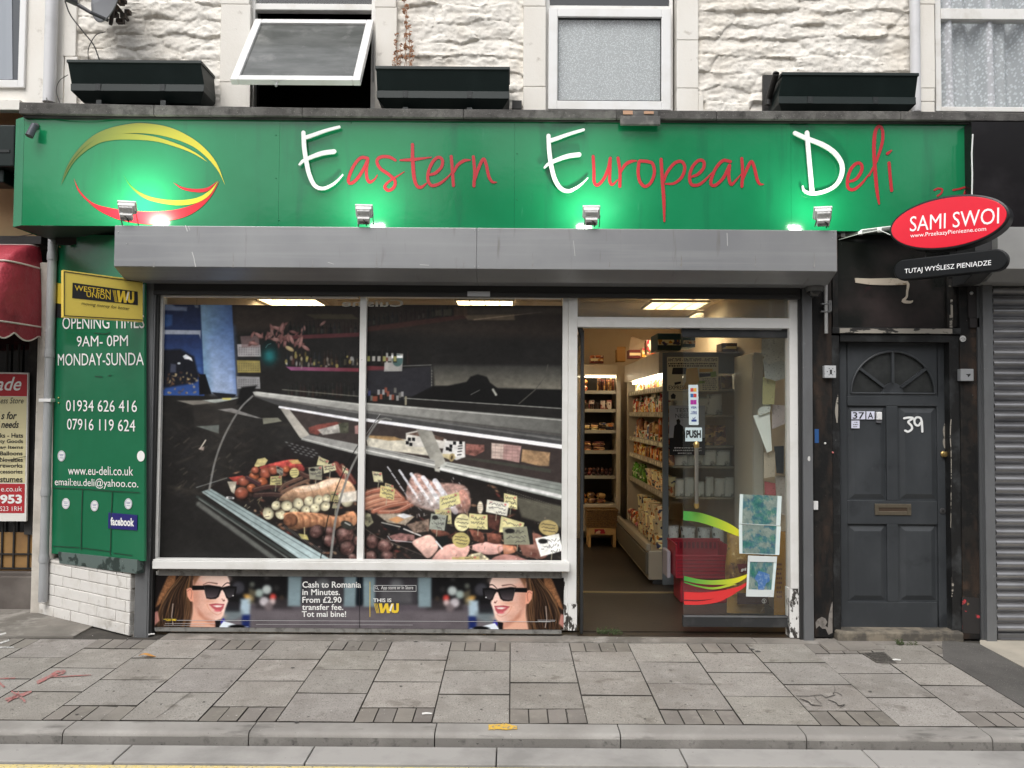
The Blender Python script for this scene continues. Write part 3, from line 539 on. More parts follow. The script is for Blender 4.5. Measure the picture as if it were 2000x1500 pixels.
        if blot: p = A + (B - A) * .28 + (D - A) * .22; c.ell(p[0], p[1], abs(B[0] - A[0]) * .2, abs(D[1] - A[1]) * .14, (28, 28, 28))
    Yl, Wh, Gy = (194, 188, 146), (214, 212, 196), (136, 134, 112)
    tg(T5, ((1215, 310), (1315, 350), (1300, 400), (1195, 395)), (196, 190, 140), 2, 1); tg(T5, ((1255, 395), (1370, 372), (1388, 440), (1268, 475)), Yl, 3, 2)
    tg(T5, ((1445, 392), (1500, 430), (1505, 500), (1450, 460)), Yl, 2, 3); tg(T5, ((1115, 420), (1250, 400), (1250, 540), (1130, 530)), (138, 136, 116), 3, 4, blot=True)
    c.ell(*T5((980, 470))[0], 9, 9.5, (196, 184, 116)); 
    for l in range(3): c.line(T5((950, 450 + l * 22), (1005, 446 + l * 22)), 1, (50, 48, 44), a=.7)
    tg(T5, ((800, 400), (870, 430), (870, 500), (810, 470)), (126, 124, 110), 2, 5, False, True); tg(T5, ((748, 508), (858, 498), (860, 590), (745, 590)), (176, 166, 106), 3, 6)
    tg(T5, ((1335, 650), (1415, 655), (1410, 755), (1335, 745)), (150, 140, 92), 2, 7); tg(T5, ((1360, 765), (1430, 765), (1420, 815), (1350, 810)), (150, 146, 112), 1, 8)
    c.poly(T5((1030, 1060), (1110, 1070), (1130, 1120), (1060, 1110)), (170, 160, 92), 1, tex=.2); c.line(T5((1085, 1000), (1090, 1080)), 1.6, (190, 180, 130))
    tg(T6, ((140, 463), (235, 475), (250, 572), (160, 565)), Yl, 2, 9); tg(T6, ((270, 575), (350, 600), (355, 660), (265, 640)), (186, 178, 128), 2, 10); tg(T6, ((225, 600), (365, 635), (355, 745), (218, 710)), (206, 192, 122), 3, 11)
    tg(T6, ((800, 710), (985, 660), (1005, 770), (800, 840)), (206, 198, 134), 3, 12); tg(T6, ((755, 830), (910, 830), (920, 970), (770, 960)), (186, 176, 120), 2, 13)
    tg(T6, ((720, 870), (870, 885), (855, 1035), (700, 1020)), (142, 148, 136), 3, 14, False, True); c.poly(T6((870, 885), (885, 888), (870, 1035), (850, 1035)), (30, 32, 30), .6)
    c.ell(*T6((1195, 808))[0], 5.5, 12, (220, 210, 184)); 
    for l in range(4): c.line(T6((1175, 780 + l * 20), (1215, 782 + l * 20)), 1, (120, 90, 80), a=.7)
    tg(T6, ((1425, 668), (1552, 695), (1555, 825), (1425, 800)), (214, 206, 146), 3, 15); tg(T6, ((1262, 730), (1475, 765), (1455, 890), (1250, 850)), Wh, 3, 16)
    def rnd(cx, cy, rx, ry, col, s_):
        q = T6((cx, cy))[0]; c.ell(q[0], q[1], rx, ry, col, .2); rr = random.Random(s_)
        for l in range(3):
            u = -rx * .7 + (3 if l == 2 else 0)
            while u < rx * .65: wv = rr.uniform(1.6, 3); c.line([(q[0] + u, q[1] - ry * .4 + l * ry * .42 + rr.uniform(-1, 1) + u * .12), (q[0] + u + wv, q[1] - ry * .4 + l * ry * .42 + rr.uniform(-1, 1) + u * .12)], 1.2, (44, 42, 40), a=.85, b=.6); u += wv + 1
    tg(T6, ((1090, 865), (1265, 880), (1270, 1020), (1085, 1010)), (206, 196, 134), 3, 17); rnd(1022, 955, 15, 17, (214, 206, 150), 3)
    tg(T6, ((1400, 890), (1625, 955), (1600, 1060), (1380, 1045)), (208, 200, 140), 2, 18); tg(T6, ((1415, 1000), (1650, 988), (1690, 1165), (1430, 1165)), (128, 128, 106), 3, 19, False, True); c.poly(T6((1650, 988), (1695, 985), (1715, 1160), (1680, 1165)), (26, 26, 26), .6)
    rnd(1012, 1125, 17, 15, (176, 162, 96), 5); rnd(1860, 1000, 19, 15, (166, 146, 90), 6); tg(T6, ((1730, 1105), (1960, 1055), (2000, 1220), (1785, 1280)), (222, 222, 216), 3, 20, False, True)
    tg(T6, ((925, 1290), (1190, 1280), (1200, 1345), (930, 1345)), (168, 152, 96), 1, 21)
    # front rails, glass edges
    c.poly([(396, 962), (414, 956), (668, 1102), (606, 1102)], GR((400, 960), (640, 1100), (128, 146, 146), (150, 168, 170)), 1); c.line([(402, 962), (628, 1100)], 1.3, (70, 80, 80)); c.line([(408, 958), (655, 1102)], 1.5, (84, 96, 98)); c.line([(399, 964), (616, 1102)], 2, (178, 192, 194), a=.6)
    c.line([(388, 972), (600, 1102)], 5, (46, 52, 50)); c.line([(391, 986), (556, 1102)], 9, (84, 86, 82), b=2.2); c.line([(392, 976), (585, 1102)], 2.5, (96, 102, 98), b=1.2)
    for i in range(34): q = T5((880 + i * 12, 1000 + i * 7.6))[0]; c.line([q, (q[0] + 3, q[1] - 3)], 1, (118, 118, 112), a=.7)
    c.line(T5((330, 715), (390, 720)), 4, (200, 200, 200)); c.line(T5((345, 716), (378, 719)), 1.8, (30, 30, 30))
    for (pp, w_, k, a_) in ((((492, 775), (468, 800), (440, 850), (422, 900), (411, 958)), [3.5, 4], (112, 112, 110), .95), (((764, 822), (742, 822), (715, 862), (684, 920), (660, 1000), (648, 1097)), [3.5, 5], (118, 118, 114), .95), (((742, 814), (690, 885), (650, 980), (628, 1098)), 1.6, (14, 14, 14), 1), (((742, 812), (716, 850)), 1.2, (200, 200, 200), .8), (((386, 954), (445, 935)), 1.8, (120, 124, 124), .8)): c.curve(pp, w_, k, a=a_)
    for i in range(110):
        q = (R.uniform(318, 560), R.uniform(790, 990)); c.ell(q[0], q[1], R.uniform(4, 16), R.uniform(1, 3.5), R.choice(((74, 66, 58), (52, 46, 42), (92, 84, 70), (44, 44, 46), (20, 18, 18))), R.uniform(-.9, .7), b=2.5, a=.2)
    c.glow(620, 850, 120, 60, (84, 82, 80), .2); c.glow(760, 990, 260, 50, (120, 104, 92), .10); c.glow(430, 860, 60, 90, (78, 72, 66), .2); c.glow(900, 640, 160, 26, (70, 62, 54), .3)
    for i in range(34): q = (R.uniform(325, 480), R.uniform(860, 960)); an = -.7 + R.gauss(0, .2); L_ = R.uniform(3, 16); c.line([q, (q[0] + L_ * math.cos(an), q[1] + L_ * math.sin(an))], R.uniform(.8, 2), R.choice(((96, 86, 72), (60, 52, 46), (120, 112, 92))), b=1.5, a=.35)
    c.line([(392, 878), (402, 862)], 2.4, (206, 196, 180), a=.9); c.poly([(388, 878), (400, 874), (398, 882), (390, 880)], (170, 150, 140), 1, .8)
    n = nz(c.H, c.W, 60, 60, 9, 4); g_ = c.C.mean(-1, keepdims=True); c.C = (c.C * .86 + g_ * .14) * (.80 + .26 * nz(c.H, c.W, 7, 9, 12, 3)[..., None]) + .022 + (n[..., None] - .5) * .02
    c.C += (nz(c.H, c.W, 2, 2, 4, 2)[..., None] - .5) * .02
    c.C = .5 * c.C + .5 * blur(np.pad(c.C, ((4, 4), (4, 4), (0, 0)), 'edge'), 1, 1)[4:-4, 4:-4]; c.C = np.clip(c.C * 1.2 - .008, 0, 1)
    return c
def paint_woman():
    R = random.Random(3); c = Cv(303, 1126, 702, 1227, 2.0); D = lambda *q: [(290 + .205 * a, 1100 + .205 * b) for a, b in q]
    c.C[:] = np.array((24, 24, 26)) / 255
    c.poly([(430, 1180), (710, 1180), (710, 1230), (430, 1230)], (104, 98, 102), 3); c.poly([(430, 1180), (710, 1180), (710, 1192), (430, 1192)], (84, 78, 84), 3, .8)
    c.poly([(500, 1170), (570, 1168), (570, 1190), (500, 1190)], (54, 50, 52), 4, .9)
    for (a, b_) in ((562, 589), (671, 696)): c.poly([(a, 1126), (b_, 1126), (b_ - 2, 1185), (a, 1185)], (126, 144, 150), 1.4)
    c.poly([(589, 1126), (671, 1126), (671, 1180), (589, 1180)], (60, 58, 62), 2); c.ell(630, 1140, 12, 10, (98, 100, 102), b=4); c.poly([(600, 1150), (660, 1150), (662, 1178), (600, 1178)], (96, 96, 98), 4, .7); c.poly([(696, 1126), (710, 1126), (710, 1183), (696, 1183)], (20, 28, 36), 1)
    for (x, y, r_, k) in ((492, 1143, 5, (108, 112, 104)), (521, 1153, 9, (196, 206, 204)), (506, 1160, 8, (170, 186, 180)), (533, 1167, 6, (222, 84, 76)), (516, 1176, 9, (206, 200, 204)), (532, 1176, 6, (206, 186, 184)), (525, 1186, 8, (120, 110, 112)), (550, 1168, 4, (70, 60, 50)), (465, 1150, 12, (70, 70, 76)), (520, 1130, 5, (60, 60, 60)), (300, 1155, 8, (120, 96, 120)), (540, 1150, 6, (50, 50, 50))): c.ell(x, y, r_, r_, k, b=2.6, a=.9)
    c.ell(485, 1168, 9, 5, (204, 160, 90), .4, b=2.5); c.poly([(470, 1172), (490, 1170), (488, 1203), (468, 1203)], (168, 188, 200), 2.5); c.poly([(473, 1202), (489, 1202), (488, 1228), (474, 1228)], (30, 44, 96), 2.2)
    c.ell(448, 1200, 26, 14, (112, 122, 126), b=3); c.poly([(440, 1178), (470, 1178), (468, 1196), (440, 1196)], (26, 26, 30), 3, .8); c.poly([(486, 1150), (500, 1156), (496, 1180), (486, 1180)], (150, 140, 110), 3, .5)
    E_ = c.C.copy(); B_ = blur(np.pad(E_, ((8, 8), (8, 8), (0, 0)), 'edge'), 3, 3)[8:-8, 8:-8]; c.C = B_ * (.88 + .2 * nz(c.H, c.W, 30, 60, 8, 3)[..., None])
    # hair
    c.poly(D((60, 120), (440, 110), (480, 260), (440, 400), (430, 620), (60, 620), (70, 430), (60, 420)), (44, 31, 25), 2)
    c.poly(D((60, 115), (210, 115), (180, 250), (80, 380), (60, 400)), (26, 22, 22), 1); c.poly(D((190, 115), (260, 115), (240, 260), (120, 400), (70, 430), (90, 350)), (150, 106, 74), 2, .85, tex=.3)
    for i in range(130):
        x = R.uniform(90, 420); lean = (x - 420) * .55; k = R.choice(((30, 22, 20), (82, 58, 40), (124, 90, 60), (34, 25, 21), (98, 70, 48), (20, 16, 16), (26, 20, 18), (150, 118, 86)))
        c.curve([D((x * .3 + 280, 110 + R.uniform(0, 60)))[0], D((x * .7 + 100 + R.uniform(-20, 20), 300))[0], D((x + R.uniform(-20, 20), 470))[0], D((x * .95 + R.uniform(-40, 20), 620))[0]], R.uniform(.5, 2.2), k, b=1, a=R.uniform(.25, .7))
    c.line(D((235, 400), (225, 520), (240, 600)), 1.5, (220, 206, 196), a=.8); c.poly(D((60, 480), (90, 470), (110, 560), (60, 610)), (206, 146, 136), 1.5, .8)
    # face, ear, neck
    skin = (226, 172, 146)
    c.poly(D((420, 180), (440, 140), (520, 115), (740, 115), (770, 180), (775, 240), (745, 330), (760, 370), (735, 440), (720, 500), (690, 545), (640, 560), (640, 620), (400, 620), (430, 500), (420, 380)), GR(D((420, 0))[0], D((740, 0))[0], (206, 158, 140), (242, 212, 200)), 1.6, tex=.05)
    for (x_, y_, rx_, ry_, k_, a_) in ((450, 330, 9, 26, (190, 134, 112), .5), (640, 380, 12, 9, (246, 204, 184), .55), (560, 420, 10, 12, (238, 182, 154), .4), (600, 150, 30, 9, (242, 210, 194), .6), (742, 320, 4, 8, (246, 206, 188), .6), (700, 510, 9, 5, (240, 196, 176), .5), (540, 500, 22, 8, (196, 142, 122), .45), (480, 560, 14, 12, (236, 190, 168), .4), (590, 370, 14, 4, (196, 134, 110), .4)): p_ = D((x_, y_))[0]; c.glow(p_[0], p_[1], rx_, ry_, k_, a_)
    c.ell(*D((640, 160))[0], 24, 9, (232, 204, 190), b=4, a=.7); c.poly(D((420, 120), (500, 115), (470, 160), (430, 230)), (120, 84, 60), 2, .8)
    c.poly(D((470, 440), (540, 520), (650, 560), (690, 545), (640, 620), (560, 600), (480, 520)), (176, 112, 88), 3, .55); c.poly(D((430, 420), (470, 500), (600, 600), (640, 620), (400, 620)), (222, 172, 148), 2.5, .9)
    c.poly(D((360, 260), (395, 245), (425, 260), (432, 380), (400, 375), (370, 330)), (222, 158, 134), 1); c.curve(D((370, 280), (395, 262), (412, 290), (405, 350)), 1.2, (150, 90, 74), a=.8)
    c.curve(D((520, 215), (570, 195), (650, 205)), [.8, 2.2], (70, 46, 40), b=1.2, a=.8); c.curve(D((700, 235), (740, 200), (775, 200)), [1.2, 2], (50, 34, 30))
    c.poly(D((415, 225), (530, 225), (545, 265), (415, 268)), (16, 16, 18), .7)
    c.poly(D((520, 222), (570, 217), (680, 232), (702, 240), (760, 225), (838, 232), (838, 262), (826, 312), (800, 342), (768, 352), (742, 340), (722, 290), (704, 264), (690, 272), (668, 330), (640, 350), (590, 353), (553, 346), (540, 300)), (22, 21, 23), 1.1)
    c.poly(D((546, 240), (610, 242), (676, 256), (664, 300), (646, 332), (600, 342), (562, 338), (550, 300)), GR(D((0, 245))[0], D((0, 335))[0], (34, 32, 34), (82, 74, 78)), .8); c.poly(D((718, 256), (770, 246), (824, 250), (815, 300), (796, 330), (766, 340), (744, 320)), GR(D((0, 245))[0], D((0, 335))[0], (34, 34, 36), (70, 66, 70)), .8)
    c.ell(*D((805, 318))[0], 1.4, 1.2, (240, 240, 240)); c.line(D((530, 235), (545, 290), (560, 335)), 1, (80, 80, 84)); c.curve(D((700, 350), (715, 370), (720, 355)), 1.4, (150, 90, 76), a=.8); c.ell(*D((720, 366))[0], 1.6, 1, (90, 46, 40))
    c.poly(D((580, 405), (640, 395), (690, 405), (722, 400), (714, 438), (692, 470), (652, 466), (612, 438)), (186, 92, 98), 1.4); c.poly(D((615, 415), (655, 409), (708, 414), (690, 427), (652, 430)), (236, 222, 216), 1); c.curve(D((585, 406), (640, 398), (720, 402)), 1.2, (150, 60, 70)); c.ell(*D((660, 462))[0], 6, 2, (214, 110, 120), a=.8)
    c.curve(D((610, 480), (660, 500), (700, 480)), 1.2, (200, 130, 110), a=.6); c.curve(D((560, 400), (575, 440), (600, 470)), 1.2, (206, 136, 112), a=.6)
    c.poly(D((690, 560), (720, 530), (740, 560), (700, 600)), (60, 56, 160), 1); c.poly(D((680, 612), (720, 560), (800, 580), (860, 600), (960, 612), (900, 622), (680, 622)), (224, 232, 240), 1); c.ell(*D((850, 612))[0], 16, 4, (14, 14, 16), b=1)
    c.poly(D((640, 560), (690, 548), (680, 612), (650, 612)), (26, 22, 26), 1)
    c.C = blur(np.pad(c.C, ((4, 4), (4, 4), (0, 0)), 'edge'), 1, 1)[4:-4, 4:-4]; c.C = np.clip((c.C - .5) * 1.08 + .5 + (nz(c.H, c.W, 2, 2, 4, 2)[..., None] - .5) * .04, 0, 1); return c
# ================================================================ GROUND
SL = .0225
def zg(Y): return SL * min(Y, 0)
def gnd(px, py, up=0.0):
    r = ray(px, py); t = (SL * CAM.y - CAM.z + up) / (r.z - SL * r.y); p = CAM + r * t
    if p.y > 0: t = (up - CAM.z) / r.z; p = CAM + r * t
    return p
rng = random.Random(7)
GC = (.285, .268, .245)
m_slab = mat('concrete_slab', (.33, .31, .284), .85, layers=[((.25, .23, .205), 1.7, .44, .72), ((.385, .362, .332), 9, .5, .72), ((.19, .172, .15), 5.5, .60, .70), ((.10, .092, .082), 16, .70, .76), ((.11, .10, .09), 45, .62, .70), ((.16, .148, .132), 130, .55, .68, (1, 1, 1), 2), ((.66, .64, .6), 150, .70, .735, (1, 1, 1), 2)], bumps=[(90, .35, (1, 1, 1), .004), (14, .25, (1, 1, 1), .01)], tone='Col')
m_brick = mat('paving_brick', (.25, .23, .205), .9, layers=[((.17, .155, .138), 3, .4, .7), ((.5, .48, .45), 120, .71, .74, (1, 1, 1), 2), ((.27, .25, .22), 14, .55, .75)], bumps=[(110, .5, (1, 1, 1), .004)], tone='Col')
m_mortar = mat('joint_sand', (.045, .040, .034), .95, layers=[((.085, .077, .064), 9, .5, .7)])
m_asph = mat('asphalt', (.115, .108, .10), .95, layers=[((.07, .066, .06), 3, .4, .7), ((.32, .3, .28), 150, .66, .72, (1, 1, 1), 2)], bumps=[(140, .7, (1, 1, 1), .006)])
m_kerb = mat('kerb_concrete', (.27, .255, .235), .85, layers=[((.36, .345, .32), 2.5, .45, .7), ((.12, .112, .102), 5, .56, .72, (.6, 2, 4)), ((.6, .58, .55), 130, .74, .77, (1, 1, 1), 2), ((.08, .075, .07), 60, .69, .72)], bumps=[(70, .5, (1, 1, 1), .005)])
m_gut = mat('gutter_concrete', (.37, .355, .335), .85, layers=[((.26, .25, .235), 3, .45, .7), ((.16, .15, .14), 40, .68, .74)], bumps=[(80, .35, (1, 1, 1), .004)])
m_apron = mat('old_concrete', (.235, .215, .19), .9, layers=[((.15, .138, .12), 3, .4, .65), ((.33, .31, .28), 5, .55, .7), ((.06, .055, .05), 45, .68, .74)], bumps=[(60, .5, (1, 1, 1), .006)])
m_yel = mat('road_paint', (.74, .60, .25), .8, layers=[((.60, .52, .32), 30, .45, .62), ((.2, .18, .14), 75, .56, .64)], bumps=[(90, .5, (1, 1, 1), .004)])
# base sheet: road level, reaching the horizon on the street side
b = MB(); b.add([(-60, -1.72, -.107), (60, -1.72, -.107), (60, -60, -.16), (-60, -60, -.16)], [(0, 3, 2, 1)]); tag(b.build('road', m_asph), kind='structure')
b = MB(); b.add([(-60, -1.736, -.103), (60, -1.736, -.103), (60, -1.812, -.1034), (-60, -1.812, -.1034)], [(0, 3, 2, 1)]); tag(b.build('yellow_line', m_yel), kind='structure')
b = MB()
x = -30
xs = [-.93 + .87 * i for i in range(-34, 36)]
for i in range(len(xs) - 1): b.box(xs[i] + .003, xs[i + 1] - .003, -1.723, -1.532, -.2, -.0935 + rng.uniform(-.0015, .0015))
tag(b.build('gutter_channel', m_gut, bevel=.004), kind='structure')
b = MB(); ks = [-2.14 + .8905 * i for i in range(-32, 36)]
for i in range(len(ks) - 1):
    x0, x1 = ks[i] + .003, ks[i + 1] - .003; dz = rng.uniform(-.002, .002); prof = [(-1.399, -.25), (-1.399, -.033)] + [(-1.497 - .026 * math.sin(a), -.0345 - .026 + .026 * math.cos(a)) for a in np.linspace(0, 1.45, 6)] + [(-1.529, -.25)]
    k = len(prof); V = [(xx, y, z + dz) for xx in (x0, x1) for y, z in prof]
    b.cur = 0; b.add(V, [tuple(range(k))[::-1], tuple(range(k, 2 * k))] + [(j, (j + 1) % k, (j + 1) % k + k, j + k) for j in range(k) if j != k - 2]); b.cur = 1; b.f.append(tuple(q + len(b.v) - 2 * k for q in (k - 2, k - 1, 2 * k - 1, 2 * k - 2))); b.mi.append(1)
m_kf = mat('dark_kerb_face', (.165, .156, .143), .85, layers=[((.24, .228, .21), 5, .5, .7), ((.09, .085, .078), 20, .55, .7), ((.05, .047, .043), 60, .66, .7)], bumps=[(70, .6, (1, 1, 1), .005)])  # darker concrete tone for the vertical front face of the kerb
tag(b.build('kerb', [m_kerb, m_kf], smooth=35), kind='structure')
b = MB(); b.add([(-60, -1.40, zg(-1.4) - .009), (60, -1.40, zg(-1.4) - .009), (60, 0, -.009), (-60, 0, -.009), (60, 1.1, -.009), (-60, 1.1, -.009)], [(0, 1, 2, 3), (3, 2, 4, 5)]); tag(b.build('pavement_bed', m_mortar), kind='structure')
b = MB(); CW = .3855
def slab(x0, x1, y0, y1, mi, g=.0035):
    b.cur = mi; t = rng.uniform(.87, 1.05); c = (t, t * rng.uniform(.985, 1.0), t * rng.uniform(.96, 1.0)); dz = rng.uniform(-.002, .0015); tl = rng.uniform(-.0015, .0015)
    zz = lambda Y, s: SL * Y + dz + s * tl
    x0 += g; x1 -= g; y0 += .0062; y1 -= .0062
    b.add([(x0, y0, -.08), (x1, y0, -.08), (x1, y1, -.08), (x0, y1, -.08), (x0, y0, zz(y0, -1)), (x1, y0, zz(y0, 1)), (x1, y1, zz(y1, 1)), (x0, y1, zz(y1, -1))],
          [(4, 5, 6, 7)], c)
    k = len(b.v) - 8; b.cur = 2; b.f += [tuple(q + k for q in f) for f in ((0, 1, 5, 4), (1, 2, 6, 5), (2, 3, 7, 6), (3, 0, 4, 7))]; b.mi += [2] * 4
for i in range(-20, 9):
    x0, x1 = i * CW, (i + 1) * CW
    if i % 2 == 0:
        for k in range(4): slab(x0 + k * CW / 4, x0 + (k + 1) * CW / 4, -1.397, -1.208, 1)
        ys = [-1.208, -.825, -.447, -.068]
    else:
        ys = [-1.397, -1.012, -.63, -.262]
        for k in range(4): slab(x0 + k * CW / 4, x0 + (k + 1) * CW / 4, -.262, -.068, 1)
    for a, c_ in zip(ys[:-1], ys[1:]): slab(x0, x1, a, c_, 0)
tag(b.build('pavement', [m_slab, m_brick, m_mortar], base=(0, -.7, 0)), kind='structure')
# concrete strip along the shop front, old concrete apron on the left, tarmac repair and pale slabs on the right
def sheet(pts, name, m, up=.003, th=.06):
    P = [gnd(*p, up) for p in pts]; q = MB(); q.prism(P, (0, 0, -th)); return tag(q.build(name, m), kind='structure')
b = MB(); b.box(-2.30, 1.62, -.066, .16, -.06, .0035); b.box(1.625, 2.9, -.066, .2, -.06, .002); tag(b.build('threshold_strip', m_apron, bevel=.003), kind='structure')
sheet([(-300, 1243), (143, 1243), (183, 1221), (262, 1240), (262, 1160), (-300, 1160)], 'concrete_apron', m_apron, .004)
sheet([(1842, 1286), (2300, 1560), (2300, 1470), (1912, 1257), (1840, 1250), (1720, 1258)][:5], 'tarmac_repair', m_asph, .005)
m_pale = mat('pale_concrete', (.44, .40, .33), .85, layers=[((.34, .31, .26), 3, .45, .7), ((.15, .14, .12), 50, .68, .74)], bumps=[(60, .3, (1, 1, 1), .004)])
sheet([(1914, 1258), (2300, 1462), (2300, 1250), (1914, 1250)], 'pale_slab', m_pale, .006)
b = MB(); b.col = (.97, .96, .95)
for q in (((1597, 1253), (1632, 1253), (1655, 1270), (1618, 1270)), ((1637, 1253), (1700, 1253), (1728, 1268), (1660, 1270))): b.prism([gnd(*p, .0045) for p in q], (0, 0, -.04))
tag(b.build('paving_patch', m_brick), kind='structure')
def decal(name, label, cat, strokes, m, up=.0045, ground=True):
    mb = MB()
    for pts, wd in strokes:
        S = spline([(*p, w_) for p, w_ in zip(pts, np.interp(np.linspace(0, 1, len(pts)), np.linspace(0, 1, len(wd)), wd))], 24); V = []
        for i in range(len(S)):
            t = S[min(i + 1, len(S) - 1), :2] - S[max(i - 1, 0), :2]; t = t / (np.linalg.norm(t) + 1e-9); nn = np.array((-t[1], t[0])) * S[i, 2] / 2 * rng.uniform(.75, 1.2)
            V += [gnd(*(S[i, :2] + nn), up), gnd(*(S[i, :2] - nn), up)]
        mb.add(V, [(2 * i, 2 * i + 1, 2 * i + 3, 2 * i + 2) for i in range(len(S) - 1)])
    o = mb.build(name, m); return tag(o, label, cat) if cat else tag(o, kind='structure')
m_red = mat('spray_paint', (.42, .14, .13), .85, layers=[((.31, .24, .22), 70, .42, .62)])
decal('spray_mark', 'red sprayed star-shaped mark on the pavement at the far left', 'paint mark', [(((10, 1366), (40, 1358), (62, 1350)), (4, 6, 3)), (((22, 1350), (36, 1358), (50, 1371)), (3, 5, 4)), (((38, 1352), (26, 1362), (14, 1371)), (5, 5, 3))], m_red)
decal('spray_mark', 'red sprayed hooked line on the pavement, behind the star-shaped mark', 'paint mark', [(((72, 1333), (95, 1322), (112, 1312), (127, 1311), (118, 1316), (98, 1322)), (6, 5, 3)), (((100, 1322), (140, 1320), (178, 1318)), (2, 2, 1))], m_red)
decal('spray_mark', 'faint red sprayed angle cut by the left edge of the pavement', 'paint mark', [(((0, 1325), (30, 1324)), (2, 2)), (((-4, 1330), (8, 1342)), (4, 4))], m_red)
m_wp = mat('chalk_white', (.62, .62, .6), .8, layers=[((.25, .24, .23), 40, .5, .62)])
decal('white_mark', 'smudged white paint mark on the pavement at the far left', 'paint mark', [(((-2, 1240), (12, 1236)), (4, 3)), (((0, 1256), (18, 1250)), (3, 3)), (((0, 1264), (28, 1264)), (3, 1))], m_wp)
m_crk = mat('crack_dirt', (.05, .045, .04), .95)
decal('crack', None, None, [(((1628, 1337), (1631, 1347), (1627, 1355), (1633, 1352), (1645, 1358)), (.6, .9)), (((1555, 1359), (1580, 1359), (1605, 1357), (1612, 1362), (1632, 1357)), (.8, 1.3)), (((1562, 1364), (1578, 1370), (1586, 1376), (1606, 1378)), (.8, 2.2, .8)), (((1590, 1360), (1597, 1368), (1604, 1374)), (.6, .8)), (((1617, 1366), (1632, 1372), (1638, 1378), (1650, 1376), (1640, 1383)), (1, 1.8, .8)), (((1576, 1381), (1560, 1379)), (.6, .6))], m_crk, .004)
decal('crack', None, None, [(((304, 1402), (325, 1388), (350, 1368), (373, 1352)), (.5, .6))], m_crk, .004)
m_gum = mat('gum', (.075, .07, .066), .9)
b = MB()
for (px, py, r_) in ((572, 1304, .011), (327, 1256, .007), (463, 1264, .01), (315, 1375, .008), (398, 1371, .008), (570 + 9, 1410, .012), (783, 1340, .009), (863, 1362, .006), (823, 1297, .009), (1055, 1350 + 8, .008), (1157, 1254, .008), (1350, 1358, .007), (812, 1253, .016), (863, 1258, .009), (58, 1287, .007), (222, 1350, .008), (208, 1349, .006), (903, 1309, .009), (889, 1309, .006), (1836, 1338, .008), (548, 1297, .006), (1260, 1404, .008), (1107, 1403 - 10, .007), (1816, 1264, .01), (1480, 1272, .018), (1468, 1268, .02), (640, 1262, .008), (742, 1300, .006), (1010, 1272, .009), (1230, 1290, .006), (1310, 1330, .009), (1405, 1300, .006), (1548, 1330, .008), (1700, 1350, .009), (1770, 1312, .007), (150, 1395, .009), (452, 1330, .007), (270, 1310, .006), (690, 1262, .007), (1120, 1300, .008), (940, 1385, .007), (700, 1330, .005), (960, 1285, .006)):
    g = gnd(px, py, .003 if py < 1404 else .002); n_ = 9; b.add([(g.x + r_ * math.cos(6.283 * k / n_) * rng.uniform(.7, 1.2), g.y + r_ * math.sin(6.283 * k / n_) * rng.uniform(.7, 1.2), g.z) for k in range(n_)], [tuple(range(n_))])
tag(b.build('gum_spots', m_gum), 'trodden black chewing gum spots scattered over the paving', 'chewing gum', kind='stuff')
b = MB()
for i in range(230):
    g = gnd(rng.uniform(20, 1960), rng.choice((rng.uniform(1238, 1250), rng.uniform(1250, 1400), rng.uniform(1376, 1402))), .004); r_ = rng.uniform(.0012, .0032); n_ = 5
    a0 = rng.uniform(0, 6); b.add([(g.x + r_ * math.cos(a0 + 6.283 * k / n_) * rng.uniform(.6, 2), g.y + r_ * math.sin(a0 + 6.283 * k / n_) * rng.uniform(.6, 1.6), g.z + .002) for k in range(n_)], [tuple(range(n_))])
tag(b.build('grit', mat('pale_grit', (.6, .58, .55), .8)), 'pale grit and bits of litter scattered over the paving', 'grit', kind='stuff')
decal('yellow_mark', 'yellow survey paint dab on the kerb', 'paint mark', [(((954, 1420), (980, 1419), (1010, 1421)), (9, 12, 7))], mat('yellow_dab', (.72, .45, .06), .8, layers=[((.3, .26, .2), 50, .5, .6)]), .003)
decal('yellow_mark', 'faint rusty yellow stain on the kerb right of the doorway', 'paint mark', [(((1490, 1440), (1505, 1441)), (8, 6))], mat('yellow_dab2', (.40, .27, .11), .8, layers=[((.3, .26, .2), 50, .45, .6)]), -.03)
# leaf, litter, drain cover
b = MB(); m_leaf = mat('dry_leaf', (.55, .27, .07), .7, layers=[((.25, .12, .04), 60, .5, .7)])
g = gnd(287, 1281, .012); P = []
for i in range(9):
    t = i / 8; P.append([(g.x - .05 + .1 * t, g.y + .018 * math.sin(math.pi * t) * s + .01 * t, g.z + .008 * math.sin(5 * t) + .004 * abs(s)) for s in (-1, 0, 1)])
b.grid(P); o = b.build('fallen_leaf', m_leaf); tag(o, 'curled orange dead leaf lying on the paving', 'leaf')
for (px, py, L_, an, lab) in ((834, 1394, .05, .1, 'white cigarette end on the brick paving near the kerb'), (1751, 1289, .05, 0, 'white scrap of paper beside the drain cover'), (788, 1234, .035, 0, 'white paper scrap by the poster panel, left one of two'), (806, 1234, .04, 0, 'white paper scrap by the poster panel, right one of two'), (296, 1239, .04, .5, 'white paper scrap at the foot of the left shutter post')):
    g = gnd(px, py, .008); q = MB(); d = Vector((math.cos(an), math.sin(an), 0)) * L_ / 2; q.tube([g - d, g - d * .2 + Vector((0, .003, .001)), g + d], [.005, .006, .004], 7); tag(q.build('litter', mat('white_paper', (.75, .74, .71), .7)), lab, 'litter')
b = MB(); q = [(1683, 1275), (1727, 1273), (1752, 1295), (1712, 1293)]; P = [gnd(*p, .006) for p in q]; b.prism(P, (0, 0, -.02))
